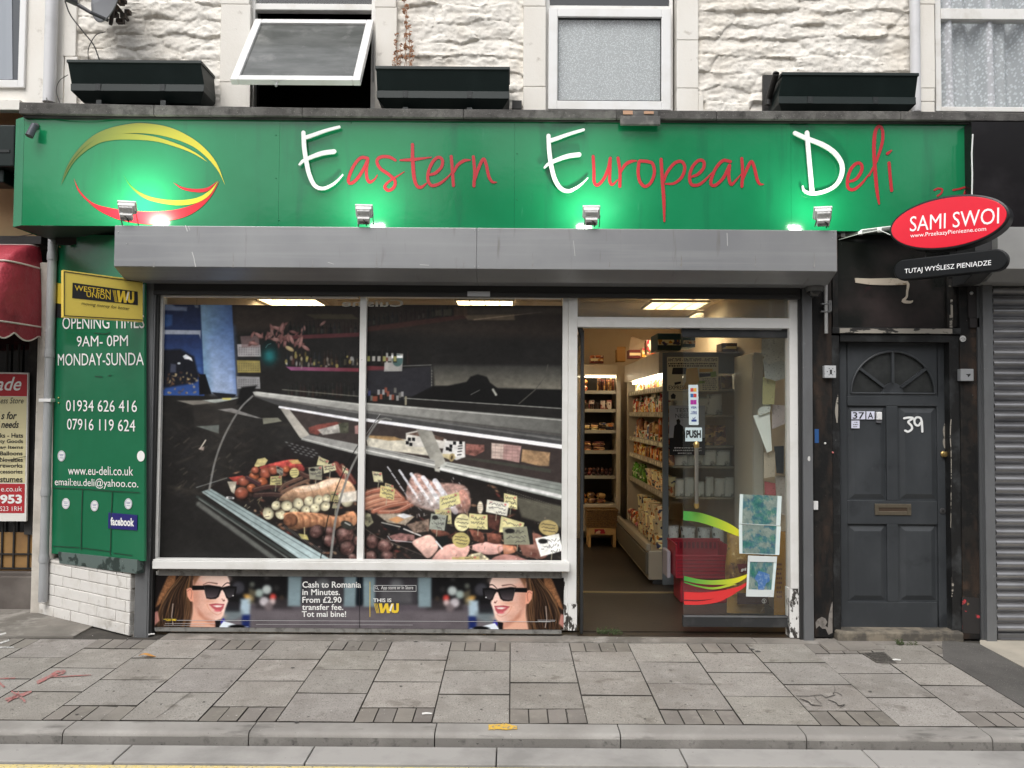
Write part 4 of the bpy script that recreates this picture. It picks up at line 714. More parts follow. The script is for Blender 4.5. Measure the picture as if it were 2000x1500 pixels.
for i in range(1, 7):
    for j in range(1, 7):
        u, v = i / 7, j / 7; c_ = (P[0] * (1 - u) + P[1] * u) * (1 - v) + (P[3] * (1 - u) + P[2] * u) * v; b.box(c_.x - .008, c_.x + .008, c_.y - .006, c_.y + .006, c_.z - .002, c_.z + .007)
tag(b.build('drain_cover', mat('cast_iron', (.10, .092, .082), .75, .2, layers=[((.18, .165, .145), 40, .5, .7)], bumps=[(80, .5)])), 'small rusty studded iron drain cover in the paving before the grey door', 'drain cover')

# ================================================================ UPPER FACADE
YW = .335
m_wht = mat('masonry_paint', (.80, .765, .70), .75, layers=[((.70, .65, .57), 3, .45, .7), ((.45, .41, .35), 22, .62, .76), ((.12, .10, .09), 55, .70, .735)], bumps=[(45, .5, (1, 1, 1), .008), (160, .25, (1, 1, 1), .003)])
m_jamb = mat('painted_stone', (.80, .775, .72), .65, layers=[((.73, .69, .62), 1.6, .42, .7, (1, 1, .5)), ((.50, .46, .40), 12, .64, .78), ((.30, .2, .12), 34, .74, .79)], bumps=[(30, .25, (1, 1, 1), .006), (120, .15, (1, 1, 1), .003)])
bld = thing('terrace_building', 'white painted rough stone terrace above the green shop sign', 'building', (0, .4, 0))
def stone_wall(x0, x1, z0, z1, seed):
    res = .0085; W = int((x1 - x0) / res); H = int((z1 - z0) / res); r = np.random.RandomState(seed)
    xs_ = np.linspace(x0, x1, W); zs_ = np.linspace(z0, z1, H); h = np.zeros((H, W)); wob = (nz(H, W, 26, 34, seed + 1, 4) - .5) * .11; wob2 = (nz(H, W, 10, 10, seed + 2, 3) - .5) * .05
    XX, ZZ = np.meshgrid(xs_, zs_); ZZ2 = ZZ + (nz(H, W, 12, 16, seed + 1, 4) - .5) * .05; XX2 = XX + (nz(H, W, 10, 12, seed + 2, 4) - .5) * .05
    sd_ = []; z_ = z0 - .1; k_ = 0
    while z_ < z1 + .15:                              # roughly coursed rubble: stretched Voronoi cells
        hc = r.uniform(.085, .15); x_ = x0 - .2 - r.uniform(0, .3)
        while x_ < x1 + .3: w_ = r.uniform(.16, .44); sd_.append((x_ + w_ / 2, z_ + hc / 2 + r.uniform(-.022, .022))); x_ += w_
        z_ += hc
    sd_ = np.array(sd_); f1 = np.full((H, W), 9.); f2 = np.full((H, W), 9.); own = np.zeros((H, W), int)
    for n_, (sx_, sz_) in enumerate(sd_):
        d_ = np.hypot((XX2 - sx_) * .36, ZZ2 - sz_); m1 = d_ < f1; f2 = np.where(m1, f1, np.minimum(f2, d_)); own = np.where(m1, n_, own); f1 = np.where(m1, d_, f1)
    e = np.clip((f2 - f1) / .022, 0, 1); e = .62 + .38 * e * e * (3 - 2 * e); rv = r.uniform(-.010, .012, len(sd_))[own]; sx1 = r.uniform(-.08, .08, len(sd_))[own]; sz1 = r.uniform(-.28, .06, len(sd_))[own]
    h = .8 * e * (.016 + rv + (XX - sd_[own, 0]) * sx1 + (ZZ - sd_[own, 1]) * sz1)
    h += (nz(H, W, 11, 20, seed + 3, 5, .68, True) - .5) * .031 + (nz(H, W, 4, 6, seed + 4, 3, .6) - .5) * .014
    V = np.stack([XX, YW - h, ZZ], -1).reshape(-1, 3); idx = np.arange(H * W).reshape(H, W)
    Fq = np.stack([idx[:-1, :-1], idx[:-1, 1:], idx[1:, 1:], idx[1:, :-1]], -1).reshape(-1, 4); return V, Fq
ZC = Z(212, .3); ZT = 4.75
for k, (p0, p1) in enumerate(((122, 436), (768, 1026), (1362, 1800))):
    V, Fq = stone_wall(X(p0, YW, 100), X(p1, YW, 100), ZC - .15, ZT, 11 + k); b = MB(); b.add(V.tolist(), Fq.tolist()); b.build('upper_wall', m_wht, bld, smooth=50)
# dressed stones around windows
def blocks(p0, p1, pys, Y=.285, d=.15, ext=0):
    for a, c_ in zip(pys[:-1], pys[1:]):
        x0, x1, z0, z1 = RC(p0, a, p1, c_, Y); b = MB(); b.box(x0, x1, Y, Y + d, z0 + .0015, z1 - .0015); b.build('dressed_stone', m_jamb, bld, bevel=.004)
blocks(430, 488, (-110, 8, 160, 228)); blocks(733, 774, (-110, 14, 228)); blocks(1022, 1066, (-110, 12, 169, 228)); blocks(1322, 1364, (-110, 78, 172, 228)); blocks(125, 150, (-110, 110, 228), .295)
blocks(1795, 1826, (-110, 8, 172, 198, 228)); blocks(1364, 1374, (185, 228), .29)
# neighbour's smooth render, far left, with its sill
nb = thing('corner_building', 'cream rendered neighbouring building at the left edge with a red awning', 'building', (-4.2, .6, 0))
b = MB(); b.box(-6.5, X(125, .3, 100), .30, .5, Z(202, .3, 60), ZT); b.box(-6.5, X(50, .3, 180), .235, .3, Z(216, .25, 30), Z(196, .25, 30)); b.build('rendered_wall', m_jamb, nb, bevel=.004)
# windows
m_upvc = mat('white_upvc', (.80, .80, .79), .3, layers=[((.72, .71, .68), 5, .5, .75)]); m_wood = mat('white_gloss_wood', (.78, .77, .74), .4, layers=[((.62, .59, .54), 7, .5, .75), ((.2, .18, .16), 45, .73, .77)], bumps=[(40, .15, (1, 1, 1), .003)])
m_glass = glass_mat('window_glass'); m_glassd = glass_mat('dusty_glass', (.7, .72, .71), dirt=.22); m_black = mat('dark_room', (.02, .018, .016), .9); m_rub = mat('black_rubber', (.02, .02, .02), .6)
def curtain_mat(name, dots, col=(.62, .66, .70), al=.8):
    m = bpy.data.materials.new(name); m.use_nodes = True; N = m.node_tree.nodes; L = m.node_tree.links; N.clear(); o = N.new('ShaderNodeOutputMaterial'); d = N.new('ShaderNodeBsdfDiffuse'); d.inputs[0].default_value = (*col, 1)
    tr = N.new('ShaderNodeBsdfTranslucent'); tr.inputs[0].default_value = (*col, 1); a = N.new('ShaderNodeMixShader'); a.inputs[0].default_value = .3; L.new(d.outputs[0], a.inputs[1]); L.new(tr.outputs[0], a.inputs[2])
    t = N.new('ShaderNodeBsdfTransparent'); x_ = N.new('ShaderNodeMixShader'); tc = N.new('ShaderNodeTexCoord'); v = N.new('ShaderNodeTexVoronoi'); v.inputs['Scale'].default_value = dots; L.new(tc.outputs['Object'], v.inputs[0])
    mr = N.new('ShaderNodeMapRange'); mr.inputs[1].default_value = .25; mr.inputs[2].default_value = .5; mr.inputs[3].default_value = 1; mr.inputs[4].default_value = al - .25; L.new(v.outputs['Distance'], mr.inputs[0]); L.new(mr.outputs[0], x_.inputs[0])
    L.new(t.outputs[0], x_.inputs[1]); L.new(a.outputs[0], x_.inputs[2]); L.new(x_.outputs[0], o.inputs[0]); MATS[name] = m; return m
m_lace = curtain_mat('lace', 95, (.93, .95, .98), .90); m_net = curtain_mat('net_curtain', 42, (.92, .94, .98), .90)
def frame(mb, x0, x1, z0, z1, w_, Y, d, wb=None, wt=None):
    wb = wb or w_; wt = wt or w_; mb.box(x0, x0 + w_, Y, Y + d, z0, z1); mb.box(x1 - w_, x1, Y, Y + d, z0, z1); mb.box(x0 + w_, x1 - w_, Y + .0006, Y + d - .0006, z0, z0 + wb); mb.box(x0 + w_, x1 - w_, Y + .0006, Y + d - .0006, z1 - wt, z1)
def room(x0, x1, z0, z1, par, Y0=.44, Y1=2.2):
    q = MB(); q.box(x0 - .4, x1 + .4, Y0, Y1, z0 - .5, z1 + .3); me = q
    me.f = [f for i, f in enumerate(me.f) if i != 2]; me.mi = me.mi[:-1]; q.build('room_interior', m_black, par)
def curtain(x0, x1, z0, z1, Y, m, par, seed, amp=.02, fr=30):
    R = random.Random(seed); n = 120; ph = [R.uniform(0, 6) for _ in range(3)]; P = []
    for j in range(9):
        z = z0 + (z1 - z0) * j / 8; P.append([(x0 + (x1 - x0) * i / n, Y + amp * (math.sin(fr * (x0 + (x1 - x0) * i / n) + ph[0]) + .6 * math.sin(2.3 * fr * (x0 + (x1 - x0) * i / n) + ph[1] + z)), z) for i in range(n + 1)])
    q = MB(); q.grid(P); return q.build('curtain', m, par, smooth=180)
# W1: open top-hung sash
x0, x1, z0, z1 = RC(489, 20, 732, 222, .345); zt = ZT
w1 = MB(); w1.box(x0 - .01, x0 + .028, .345, .41, z0 - .1, zt); w1.box(x1 - .028, x1 + .01, .345, .41, z0 - .1, zt); w1.box(x0 + .028, x1 - .028, .345, .41, Z(19, .345, 600), Z(7, .345, 600)); o1 = w1.build('window', m_wood, bld, bevel=.003)
q = MB(); q.box(x0 + .03, x1 - .03, .375, .381, Z(7, .37, 600), zt); q.build('pane', m_glass, o1); room(x0, x1, z0, zt, bld)
yT, yB = .33, -.16
TL, TR, BL, BR = at(497, 33, yT), at(728, 41, yT), at(450, 150, yB), at(705, 160, yB)
xl, xr = (TL.x + BL.x) / 2, (TR.x + BR.x) / 2; zT, zB = (TL.z + TR.z) / 2, (BL.z + BR.z) / 2
dn = Vector((0, yB - yT, zB - zT)); Ls = dn.length; dn.normalize(); nn = Vector((0, -dn.z, dn.y)) * -1
if nn.y > 0: nn = -nn
sash = MB(); fw = .052
def sp(u, v, t): return Vector((xl + (xr - xl) * u, yT, zT)) + dn * Ls * v - nn * t
def sbar(u0, v0, u1, v1, t0, t1, mb):
    mb.add([sp(u0, v0, t0), sp(u1, v0, t0), sp(u1, v1, t0), sp(u0, v1, t0), sp(u0, v0, t1), sp(u1, v0, t1), sp(u1, v1, t1), sp(u0, v1, t1)], [(0, 3, 2, 1), (4, 5, 6, 7), (0, 1, 5, 4), (1, 2, 6, 5), (2, 3, 7, 6), (3, 0, 4, 7)])
fu = fw / (xr - xl); fv = fw / Ls
sbar(0, 0, fu, 1, 0, .045, sash); sbar(1 - fu, 0, 1, 1, 0, .045, sash); sbar(fu, 0, 1 - fu, fv, .0006, .0444, sash); sbar(fu, 1 - fv, 1 - fu, 1, .0006, .0444, sash)
os_ = sash.build('open_sash', m_upvc, bld, bevel=.006)
q = MB(); sbar(fu, fv, 1 - fu, 1 - fv, .02, .026, q); q.build('pane', mat('sash_glass', (.10, .105, .10), .12, spec=.7, layers=[((.17, .175, .17), 3, .4, .7, (1, 1, 4)), ((.24, .24, .235), 7, .58, .8)]), os_)
q = MB()
for u in (.0, 1.): p = sp(u, .12, .03); e = sp(u, .85, .03); q.tube([p, Vector((p.x, .34, (p.z + e.z) / 2 - .12))], .006, 6)
q.tube([sp(.36, 1.005, .02), sp(.36, 1.06, .02)], .008, 8); q.build('stay_arm', mat('zinc', (.5, .5, .5), .4, .8), os_)
# W2: closed white window with lace
x0, x1, z0, z1 = RC(1071, 17, 1310, 215, .31)
w2 = MB(); w2.box(x0 - .012, x1 + .02, .36, .42, Z(20, .36, 1190), Z(11, .36, 1190)); w2.box(x0 - .02, x0 + .01, .355, .42, z0 - .05, zt); w2.box(x1 + .0, x1 + .024, .355, .42, z0 - .05, zt); o2 = w2.build('window', m_wood, bld, bevel=.003)
q = MB(); frame(q, x0, x1, z0, z1, .064, .30, .045); frame(q, x0 + .06, x1 - .06, z0 + .058, z1 - .06, .008, .306, .03); q.build('sash', m_upvc, o2, bevel=.006)
q = MB(); frame(q, x0 + .066, x1 - .066, z0 + .066, z1 - .066, .006, .312, .02); q.build('gasket', m_rub, o2)
q = MB(); q.box(x0 + .06, x1 - .06, .325, .329, z0 + .06, z1 - .06); q.build('pane', m_glass, o2); q = MB(); q.box(x0 + .01, x1, .38, .384, Z(11, .38, 1190), zt); q.build('transom_pane', mat('dark_pane', (.02, .022, .024), .05, spec=.8), o2)
c_ = curtain(x0 + .03, x1 - .03, z0 + .01, z1 - .01, .348, m_lace, o2, 1, .003, 20); room(x0, x1, z0, zt, bld)
# W3: right window, W0: left window
x0, x1, z0, z1 = RC(1827, -100, 2120, 218, .33)
w3 = MB(); w3.box(x0, x0 + .04, .33, .40, z0, z1); w3.box(x0 + .04, x1, .332, .398, z0, z0 + .035); w3.box(x0 + .04, x1, .325, .398, Z(38, .33, 1900), Z(17, .33, 1900)); o3 = w3.build('window', m_wood, bld, bevel=.004)
q = MB(); q.box(x0 + .03, x1, .365, .37, z0 + .03, z1); q.build('pane', m_glass, o3); curtain(x0 + .03, x1 + .2, z0, z1, .42, m_net, o3, 4, .05, 19); room(x0, x1 + .3, z0, z1, bld)
x0, x1, z0, z1 = RC(-120, -100, 50, 170, .275)
w0 = MB(); w0.box(x1 - .045, x1, .275, .299, z0, z1); w0.box(x0, x1 - .045, .277, .299, z0, z0 + .055); o0 = w0.build('window', m_upvc, nb, bevel=.004)
q = MB(); q.box(x0, x1 - .04, .286, .292, z0 + .05, z1); q.build('pane', mat('blue_dusk_pane', (.05, .058, .068), .08, spec=.7), o0)
q = MB(); xq = X(0, .28, 60); xw = X(27, .28, 60) - xq; P = [[(xq - .2 + (xw + .2) * i / 30 - .006 * j, .2835 + .0015 * math.sin(i * .8), z0 + .06 + (z1 - z0) * j / 6) for i in range(31)] for j in range(7)]; q.grid(P); q.build('curtain', mat('grey_curtain', (.36, .39, .43), .8), o0)
# coping ledge over the sign
m_lead = mat('bitumen_felt', (.085, .08, .076), .9, layers=[((.16, .155, .145), 5, .45, .65), ((.04, .038, .036), 14, .5, .7), ((.3, .29, .27), 120, .66, .74, (1, 1, 1), 2)], bumps=[(130, .8, (1, 1, 1), .006), (12, .4, (1, 1, 1), .01)])
m_blk = mat('black_board', (.022, .021, .02), .6, layers=[((.05, .048, .045), 6, .5, .7), ((.45, .43, .4), 60, .735, .76)], bumps=[(30, .3)])
led = thing('roof_ledge', 'dark felted ledge running above the green shop sign', 'roof ledge', (0, 0, 3.4))
b = MB(); pts = [(36, 199, 222), (300, 205, 225), (590, 210, 227), (905, 213, 230), (1205, 215, 232), (1400, 216, 233), (1760, 217, 234), (2100, 221, 238)]
for (p, a, c_), (p2, a2, c2) in zip(pts[:-1], pts[1:]):
    A, B, C_, D_ = at(p, a, -.08), at(p2, a2, -.08), at(p2, c2, -.08), at(p, c_, -.08)
    x_0, x_1 = D_.x + .0008, C_.x - .0008
    b.add([(x_0, -.08, D_.z), (x_1, -.08, C_.z), (x_1, .34, C_.z), (x_0, .34, D_.z), (x_0, -.08, A.z), (x_1, -.08, B.z), (x_1, .34, B.z + .05), (x_0, .34, A.z + .05)], [(0, 3, 2, 1), (4, 5, 6, 7), (0, 1, 5, 4), (1, 2, 6, 5), (2, 3, 7, 6), (3, 0, 4, 7)])
b.build('felt', m_lead, led, bevel=.006)
b = MB(); A, B = at(46, 228, -.055), at(1895, 240, -.055); b.add([(A.x, -.055, A.z - .005), (B.x, -.055, B.z - .005), (B.x, .3, B.z - .005), (A.x, .3, A.z - .005), (A.x, -.055, A.z + .03), (B.x, -.055, B.z + .03), (B.x, .3, B.z + .03), (A.x, .3, A.z + .03)], [(0, 3, 2, 1), (4, 5, 6, 7), (0, 1, 5, 4), (1, 2, 6, 5), (2, 3, 7, 6), (3, 0, 4, 7)]); b.build('soffit_board', m_blk, led)
b = MB(); b.pbox(1212, 226, 1290, 243, -.10, .03); b.pbox(1216, 217, 1286, 229, -.095, .025); tag(b.build('lead_flap', mat('lead_sheet', (.10, .098, .095), .7, .2, layers=[((.2, .19, .18), 20, .5, .7)]), bevel=.004), 'hanging grey flap of lead sheet over the sign, below the lace window', 'flashing')
b = MB(); b.pbox(1217, 216, 1236, 223, -.102, .02); b.pbox(1258, 217, 1277, 222, -.102, .02); b.build('broken_mortar', mat('orange_mortar', (.5, .3, .2), .9), led)
# ================================================================ planters, pipes, dish, weeds
m_plan = mat('green_black_plastic', (.006, .013, .012), .45, spec=.3, layers=[((.010, .019, .018), 4, .45, .7), ((.2, .2, .19), 70, .755, .77)])
def planter(name_label, tl, tr, bl, br, vis=1):
    """front top corners and front bottom corners in px"""
    Yf, Yb = .0, .26; A, B, C_, D_ = at(*tl, Yf), at(*tr, Yf), at(*br, Yf + .03), at(*bl, Yf + .03)
    cx = (A.x + B.x) / 2; o = thing('window_box', name_label, 'window box', (cx, .13, C_.z - .1), 'dark green window boxes')
    zt_, zb = (A.z + B.z) / 2, (C_.z + D_.z) / 2; x0, x1 = A.x, B.x; xa, xb = D_.x, C_.x; zs_ = zb + (zt_ - zb) * .26
    q = MB(); xq, xr_ = x0 * .2 + xa * .8, x1 * .2 + xb * .8; lv = [(x0, x1, Yf, zt_), (x0, x1, Yf - .002, zt_ - .02), (x0 + .006, x1 - .006, Yf + .006, zt_ - .021), (xq, xr_, Yf + .05, zs_), (xq - .002, xr_ + .002, Yf + .042, zs_ - .002), (xa, xb, Yf + .036, zb), (xa + .05, xb - .05, Yf + .11, zb - .055)]
    V = []
    for (p, r_, y, z) in lv: V += [(p, y, z), (r_, y, z), (r_, Yb, z), (p, Yb, z)]
    Fc = []
    for i in range(len(lv) - 1):
        for j in range(4): Fc.append((i * 4 + j, (i + 1) * 4 + j, (i + 1) * 4 + (j + 1) % 4, i * 4 + (j + 1) % 4))
    Fc.append(tuple(range(len(V) - 4, len(V)))); q.add(V, Fc); q.box(x0 + .012, x1 - .012, Yf + .012, Yb - .01, zt_ - .03, zt_ - .02)
    q.build('trough', m_plan, o, bevel=.004)
    q = MB(); q.box(x0 + .02, x1 - .02, Yf + .02, Yb - .02, zt_ - .05, zt_ - .018); q.build('soil', mat('soil', (.04, .03, .022), .95, bumps=[(60, .6)]), o)
    for u in (.2, .68): xx = x0 + (x1 - x0) * u; s_ = MB(); s_.box(xx, xx + .035, Yf + .034, Yf + .046, zb + .002, zs_ - .004); s_.box(xx, xx + .035, Yf + .05, Yb + .05, zb - .12, zb - .058); s_.build('bracket', mat('dull_strap', (.008, .012, .012), .5, layers=[((.06, .07, .07), 40, .62, .68)]), o)
    return o
planter('dark green window box on the left, below the satellite dish', (130, 113), (393, 121), (137, 175), (397, 179))
planter('dark green window box between the open window and the lace window, dried stalks behind it', (733, 128), (996, 131), (736, 190), (994, 192))
planter('dark green window box on the right, beside the black pipe stub', (1527, 142), (1795, 141), (1522, 202), (1790, 202))
tag(bpy.data.objects['window_box.002'], None)
q = thing('window_box', 'dark green window box low at the left edge, beside the sign end', 'window box', (-3.6, .2, 2.9))
b = MB(); x0, x1, z0, z1 = RC(-120, 243, 28, 325, .2); b.box(x0, x1, .2, .42, z0, z1); b.box(x0, x1 - .1, .25, .42, z0 - .1, z0 - .001); b.build('trough', m_plan, q, bevel=.01)
b = MB(); b.box(x0, x1 - .03, .194, .2, z0 + .10, z0 + .12); b.build('rim', mat('dull_strap', (.035, .045, .044), .5), q)
m_pipe = mat('white_pipe', (.66, .66, .67), .35, layers=[((.5, .5, .5), 4, .5, .75)]); m_gpipe = mat('grey_pipe', (.36, .37, .38), .45, layers=[((.25, .25, .25), 3, .45, .7, (1, 1, .4)), ((.5, .5, .5), 8, .6, .75)])
def pipe(label, px, y_top, y_bot, Y, r, m, cols=(), clips=(), px2=None):
    A, B = at(px, y_top, Y), at(px2 or px, y_bot, Y); x_ = (A.x + B.x) / 2; o = thing('drainpipe', label, 'drainpipe', (x_, Y, B.z)); q = MB(); q.tube([(x_, Y, B.z), (x_, Y, A.z)], r, 18); q.build('pipe', m, o, smooth=True)
    for c_ in cols: z = Z(c_, Y, px); q = MB(); q.lathe((x_, Y, z), [(r + .004, -.03), (r + .005, 0), (r + .001, .03)], 18); q.build('collar', m, o, smooth=True)
    for c_ in clips: z = Z(c_, Y, px); q = MB(); q.box(x_ - r - .02, x_ + r + .008, Y - r - .006, Y + r, z - .012, z + .012); q.build('clip', m_upvc, o, bevel=.003)
    return o
pipe('white drainpipe at the left above the ledge, beside the satellite dish', 100, -100, 200, .24, .042, m_pipe)
pipe('white drainpipe at the right above the ledge, between stone wall and curtained window', 1787, -100, 219, .25, .035, m_pipe, px2=1787)
pipe('grey drainpipe left of the green phone number panel', 99, 420, 1175, .50, .031, m_gpipe, (500, 690, 960, 1090), (782,), px2=89)
# pipe stub
b = MB(); A = at(1516, 143, .02); B = at(1502, 190, .2); b.tube([A, B, at(1500, 205, .2)], .022, 14); b.lathe(A, [(.021, -.001), (.019, -.0005)], 14); o = b.build('pipe_stub', m_blk, smooth=True); tag(o, 'short black pipe stub poking out beside the right window box', 'pipe')
b = MB(); b.pbox(1491, 146, 1512, 218, .27, .03); tag(b.build('bracket_board', m_blk), 'upright black board on the wall behind the pipe stub and the right window box', 'board'); b = MB(); b.pbox(1000, 196, 1019, 212, .27, .03); tag(b.build('bracket_board', m_blk), 'small black board end at the lower right of the middle window box', 'board')
# satellite dish
d = thing('satellite_dish', 'grey satellite dish on a dark arm high on the left of the stone wall', 'satellite dish', (-2.8, .2, 4.0))
b = MB(); c0 = at(211, -18, .06); axx = Vector((-.62, -.78, .05)).normalized(); u = axx.cross(Vector((0, 0, 1))).normalized(); v = u.cross(axx); P = []
for i in range(9):
    r_ = .22 * i / 8; P.append([c0 + (u * math.cos(a) + v * math.sin(a)) * r_ + axx * (.9 * r_ * r_ - .03) for a in np.linspace(0, 2 * math.pi, 33)])
b.grid(P); o = b.build('reflector', mat('dish_grey', (.16, .165, .175), .5), d, smooth=180); sm = o.modifiers.new('solid', 'SOLIDIFY'); sm.thickness = .006
b = MB(); b.tube([at(150, 8, .0), at(178, 25, .0), at(212, 40, .05)], [.014, .012, .012], 10); b.tube([at(128, -4, -.05), at(150, 6, 0)], .022, 10); b.build('feed_arm', mat('dark_grey_metal', (.05, .05, .055), .5, .3), d)
b = MB(); b.tube([at(216, 48, .1), at(222, 5, .12), at(234, -20, .14), at(238, -60, .16)], [.012, .02, .022, .022], 10); b.tube([at(222, 5, .12), at(250, 40, .3)], .012, 8)
for i in range(12): p = at(rng.uniform(222, 252), rng.uniform(-10, 42), rng.uniform(.1, .28)); b.box(p.x - .018, p.x + .018, p.y - .02, p.y + .02, p.z - .014, p.z + .014)
b.build('mount', mat('rusty_black', (.035, .028, .024), .8, layers=[((.12, .07, .04), 20, .5, .7)], bumps=[(50, .6)]), d)
m_cab = mat('black_cable', (.018, .017, .016), .6)
def cable(label, pts, r=.004, m=m_cab, name='cable'):
    q = MB(); q.tube([at(*p) for p in [tuple(s) for s in spline(pts, 40)]], r, 7); return tag(q.build(name, m, smooth=True), label, 'cable')
cable('black cable looping down the wall from the satellite dish into the left window box', [(127, 2, .22), (138, 30, .24), (165, 65, .25), (183, 88, .26), (194, 116, .26)], .0045)
cable('thinner dark cable dangling from the dish bracket to the left window box', [(206, 62, .25), (188, 68, .26), (176, 86, .26), (172, 100, .27), (173, 116, .27)], .003)
cable('thin grey cable hanging beside the white drainpipe at the left', [(133, 146, .24), (116, 158, .23), (110, 178, .22), (118, 205, .2)], .0025)
cable('short dark wire end sticking up from the ledge by the left drainpipe', [(89, 160, .25), (90, 185, .22), (93, 203, .15)], .003)
cable('thin cable sagging along the top left edge of the green sign', [(78, 226, -.05), (120, 232, -.05), (180, 234, -.05), (240, 229, -.05)], .003)
# weeds
def weeds(label, base, hs_, m, seed, spread=.05, leafy=.012, name='weed', n=40):
    R = random.Random(seed); q = MB()
    for bx, by, bz, h in base:
        x_, y_, z_ = bx, by, bz; pts = [(x_, y_, z_)]
        for i in range(6): x_ += R.uniform(-.5, .5) * spread * h * 1.2; z_ += h / 6; y_ += R.uniform(-.01, .01); pts.append((x_, y_, z_))
        q.tube(pts, [.0018] * 6 + [.0008], 4)
        for i in range(int(n * h)):
            p = Vector(pts[R.randrange(1, 7)]) + Vector((R.uniform(-1, 1), R.uniform(-1, 1), R.uniform(-1, 1))) * min(spread * .35, .012); a = R.uniform(0, 6.28); L_ = leafy * R.uniform(.5, 1.4); dx = Vector((math.cos(a), R.uniform(-.5, .5), math.sin(a))) * L_; dy = Vector((-math.sin(a), R.uniform(-.6, .6), math.cos(a))) * L_ * .4
            q.add([p - dx, p + dy, p + dx, p - dy], [(0, 1, 2, 3)])
    return tag(q.build(name, m), label, 'plant')
m_dry = mat('dry_stalk', (.33, .16, .08), .8, layers=[((.15, .07, .04), 40, .5, .7)])
B0 = at(790, 128, .25); weeds('dried brown weed stalks growing up the wall behind the middle window box', [(B0.x + dx, .24, B0.z - .03, h) for dx, h in ((-.05, .24), (-.03, .16), (.0, .45), (.02, .5), (.035, .3), (-.07, .12), (.05, .2))], 0, m_dry, 3, .035, .012, 'dried_weed', 140)
m_weed = mat('weed_green', (.05, .075, .025), .8, layers=[((.09, .1, .04), 30, .5, .7)])
g = gnd(84, 1185); weeds('small green weed at the foot of the grey drainpipe', [(g.x + rng.uniform(-.09, .09), g.y + rng.uniform(-.06, .04), 0, rng.uniform(.04, .1)) for _ in range(16)], 0, m_weed, 5, .1, .008, 'weed', 220)
g = gnd(1190, 1240); weeds('low green weed growing in the shop doorway threshold', [(g.x + rng.uniform(-.09, .09), g.y + rng.uniform(-.02, .03), 0, rng.uniform(.015, .04)) for _ in range(22)], 0, m_weed, 6, .3, .006, 'weed', 420)
g = gnd(1768, 1259); weeds('low green weed in front of the grey door step', [(g.x + rng.uniform(-.06, .08), g.y + rng.uniform(-.02, .02), 0, rng.uniform(.01, .03)) for _ in range(14)], 0, m_weed, 8, .3, .006, 'weed', 420)

# ================================================================ GREEN SIGN
YS = -.03; PS = F_(YS)
m_sgn = mat('green_sign_sheet', (.007, .185, .070), .13, spec=.5, layers=[((.012, .22, .09), 1.2, .4, .65), ((.012, .12, .06), 3, .56, .85, (2.2, 1, .25)), ((.05, .25, .14), 9, .68, .8, (3, 1, .3))], bumps=[(1.1, .06, (1, 1, 1), .05)])
sgn = thing('shop_sign', 'long green shop fascia sign lettered Eastern European Deli', 'shop sign', (0, YS, 2.75))
b = MB(); zt0, zt1, zb0, zb1 = at(45, 228, YS), at(1896, 241, YS), at(45, 440, YS), at(1896, 453, YS)
seams = [45, 545, 1005, 1545, 1896]
for i in range(4):
    p0, p1 = seams[i], seams[i + 1]; f0, f1 = (p0 - 45) / 1851, (p1 - 45) / 1851
    x0, x1 = X(p0, YS, 340) + .0006, X(p1, YS, 340) - .0006; L0 = zt0.z + (zt1.z - zt0.z) * f0; L1 = zt0.z + (zt1.z - zt0.z) * f1; B0_ = zb0.z + (zb1.z - zb0.z) * f0; B1_ = zb0.z + (zb1.z - zb0.z) * f1
    b.add([(x0, YS, B0_), (x1, YS, B1_), (x1, YS + .02, B1_), (x0, YS + .02, B0_), (x0, YS, L0), (x1, YS, L1), (x1, YS + .02, L1), (x0, YS + .02, L0)], [(0, 3, 2, 1), (4, 5, 6, 7), (0, 1, 5, 4), (1, 2, 6, 5), (2, 3, 7, 6), (3, 0, 4, 7)])
b.build('panel', m_sgn, sgn)
XL = X(45, YS, 340)
b = MB(); A = at(31, 229, YS + .06); xe = X(30, YS + .06, 340)
b.add([(XL - .001, YS, zb0.z), (XL - .001, YS, zt0.z), (xe, YS + .05, zt0.z), (xe, YS + .05, zb0.z), (xe, .3, zb0.z), (xe, .3, zt0.z)], [(0, 1, 2, 3), (3, 2, 5, 4)]); b.build('end_return', m_sgn, sgn)
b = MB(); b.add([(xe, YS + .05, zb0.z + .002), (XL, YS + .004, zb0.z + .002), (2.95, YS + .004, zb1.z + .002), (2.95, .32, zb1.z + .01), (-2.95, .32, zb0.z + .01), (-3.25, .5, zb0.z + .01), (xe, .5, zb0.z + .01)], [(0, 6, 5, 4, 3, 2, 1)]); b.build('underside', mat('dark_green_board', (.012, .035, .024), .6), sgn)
m_redv = mat('red_vinyl', (.44, .022, .032), .3); m_wlet = mat('white_acrylic', (.82, .83, .82), .3)
Zm = lambda bx, by: (lambda pts: [(bx + a / 4, by + c_ / 4) for a, c_ in pts])
z2, z3, z4 = Zm(500, 0), Zm(1000, 0), Zm(1500, 0)
def letter(name, strs, m, off, th, f):
    q = MB()
    for pts, wd in strs: stroke(q, f(pts), [w_ / 4 for w_ in (wd if isinstance(wd, (list, tuple)) else [wd])] if isinstance(wd, (list, tuple)) else wd / 4, PS, off, th)
    return q.build(name, m, sgn)
letter('raised_letter', [([(370, 1035), (376, 1150), (394, 1270), (418, 1370), (460, 1450), (520, 1472), (590, 1445), (640, 1405), (678, 1362)], [32, 34, 34, 34, 32, 26, 20, 14, 8]), ([(390, 1072), (450, 1052), (540, 1020), (650, 990)], [30, 28, 24, 20]), ([(338, 1285), (370, 1255), (440, 1222), (520, 1195), (610, 1182)], [14, 24, 30, 34, 34])], m_wlet, .035, .012, z2)
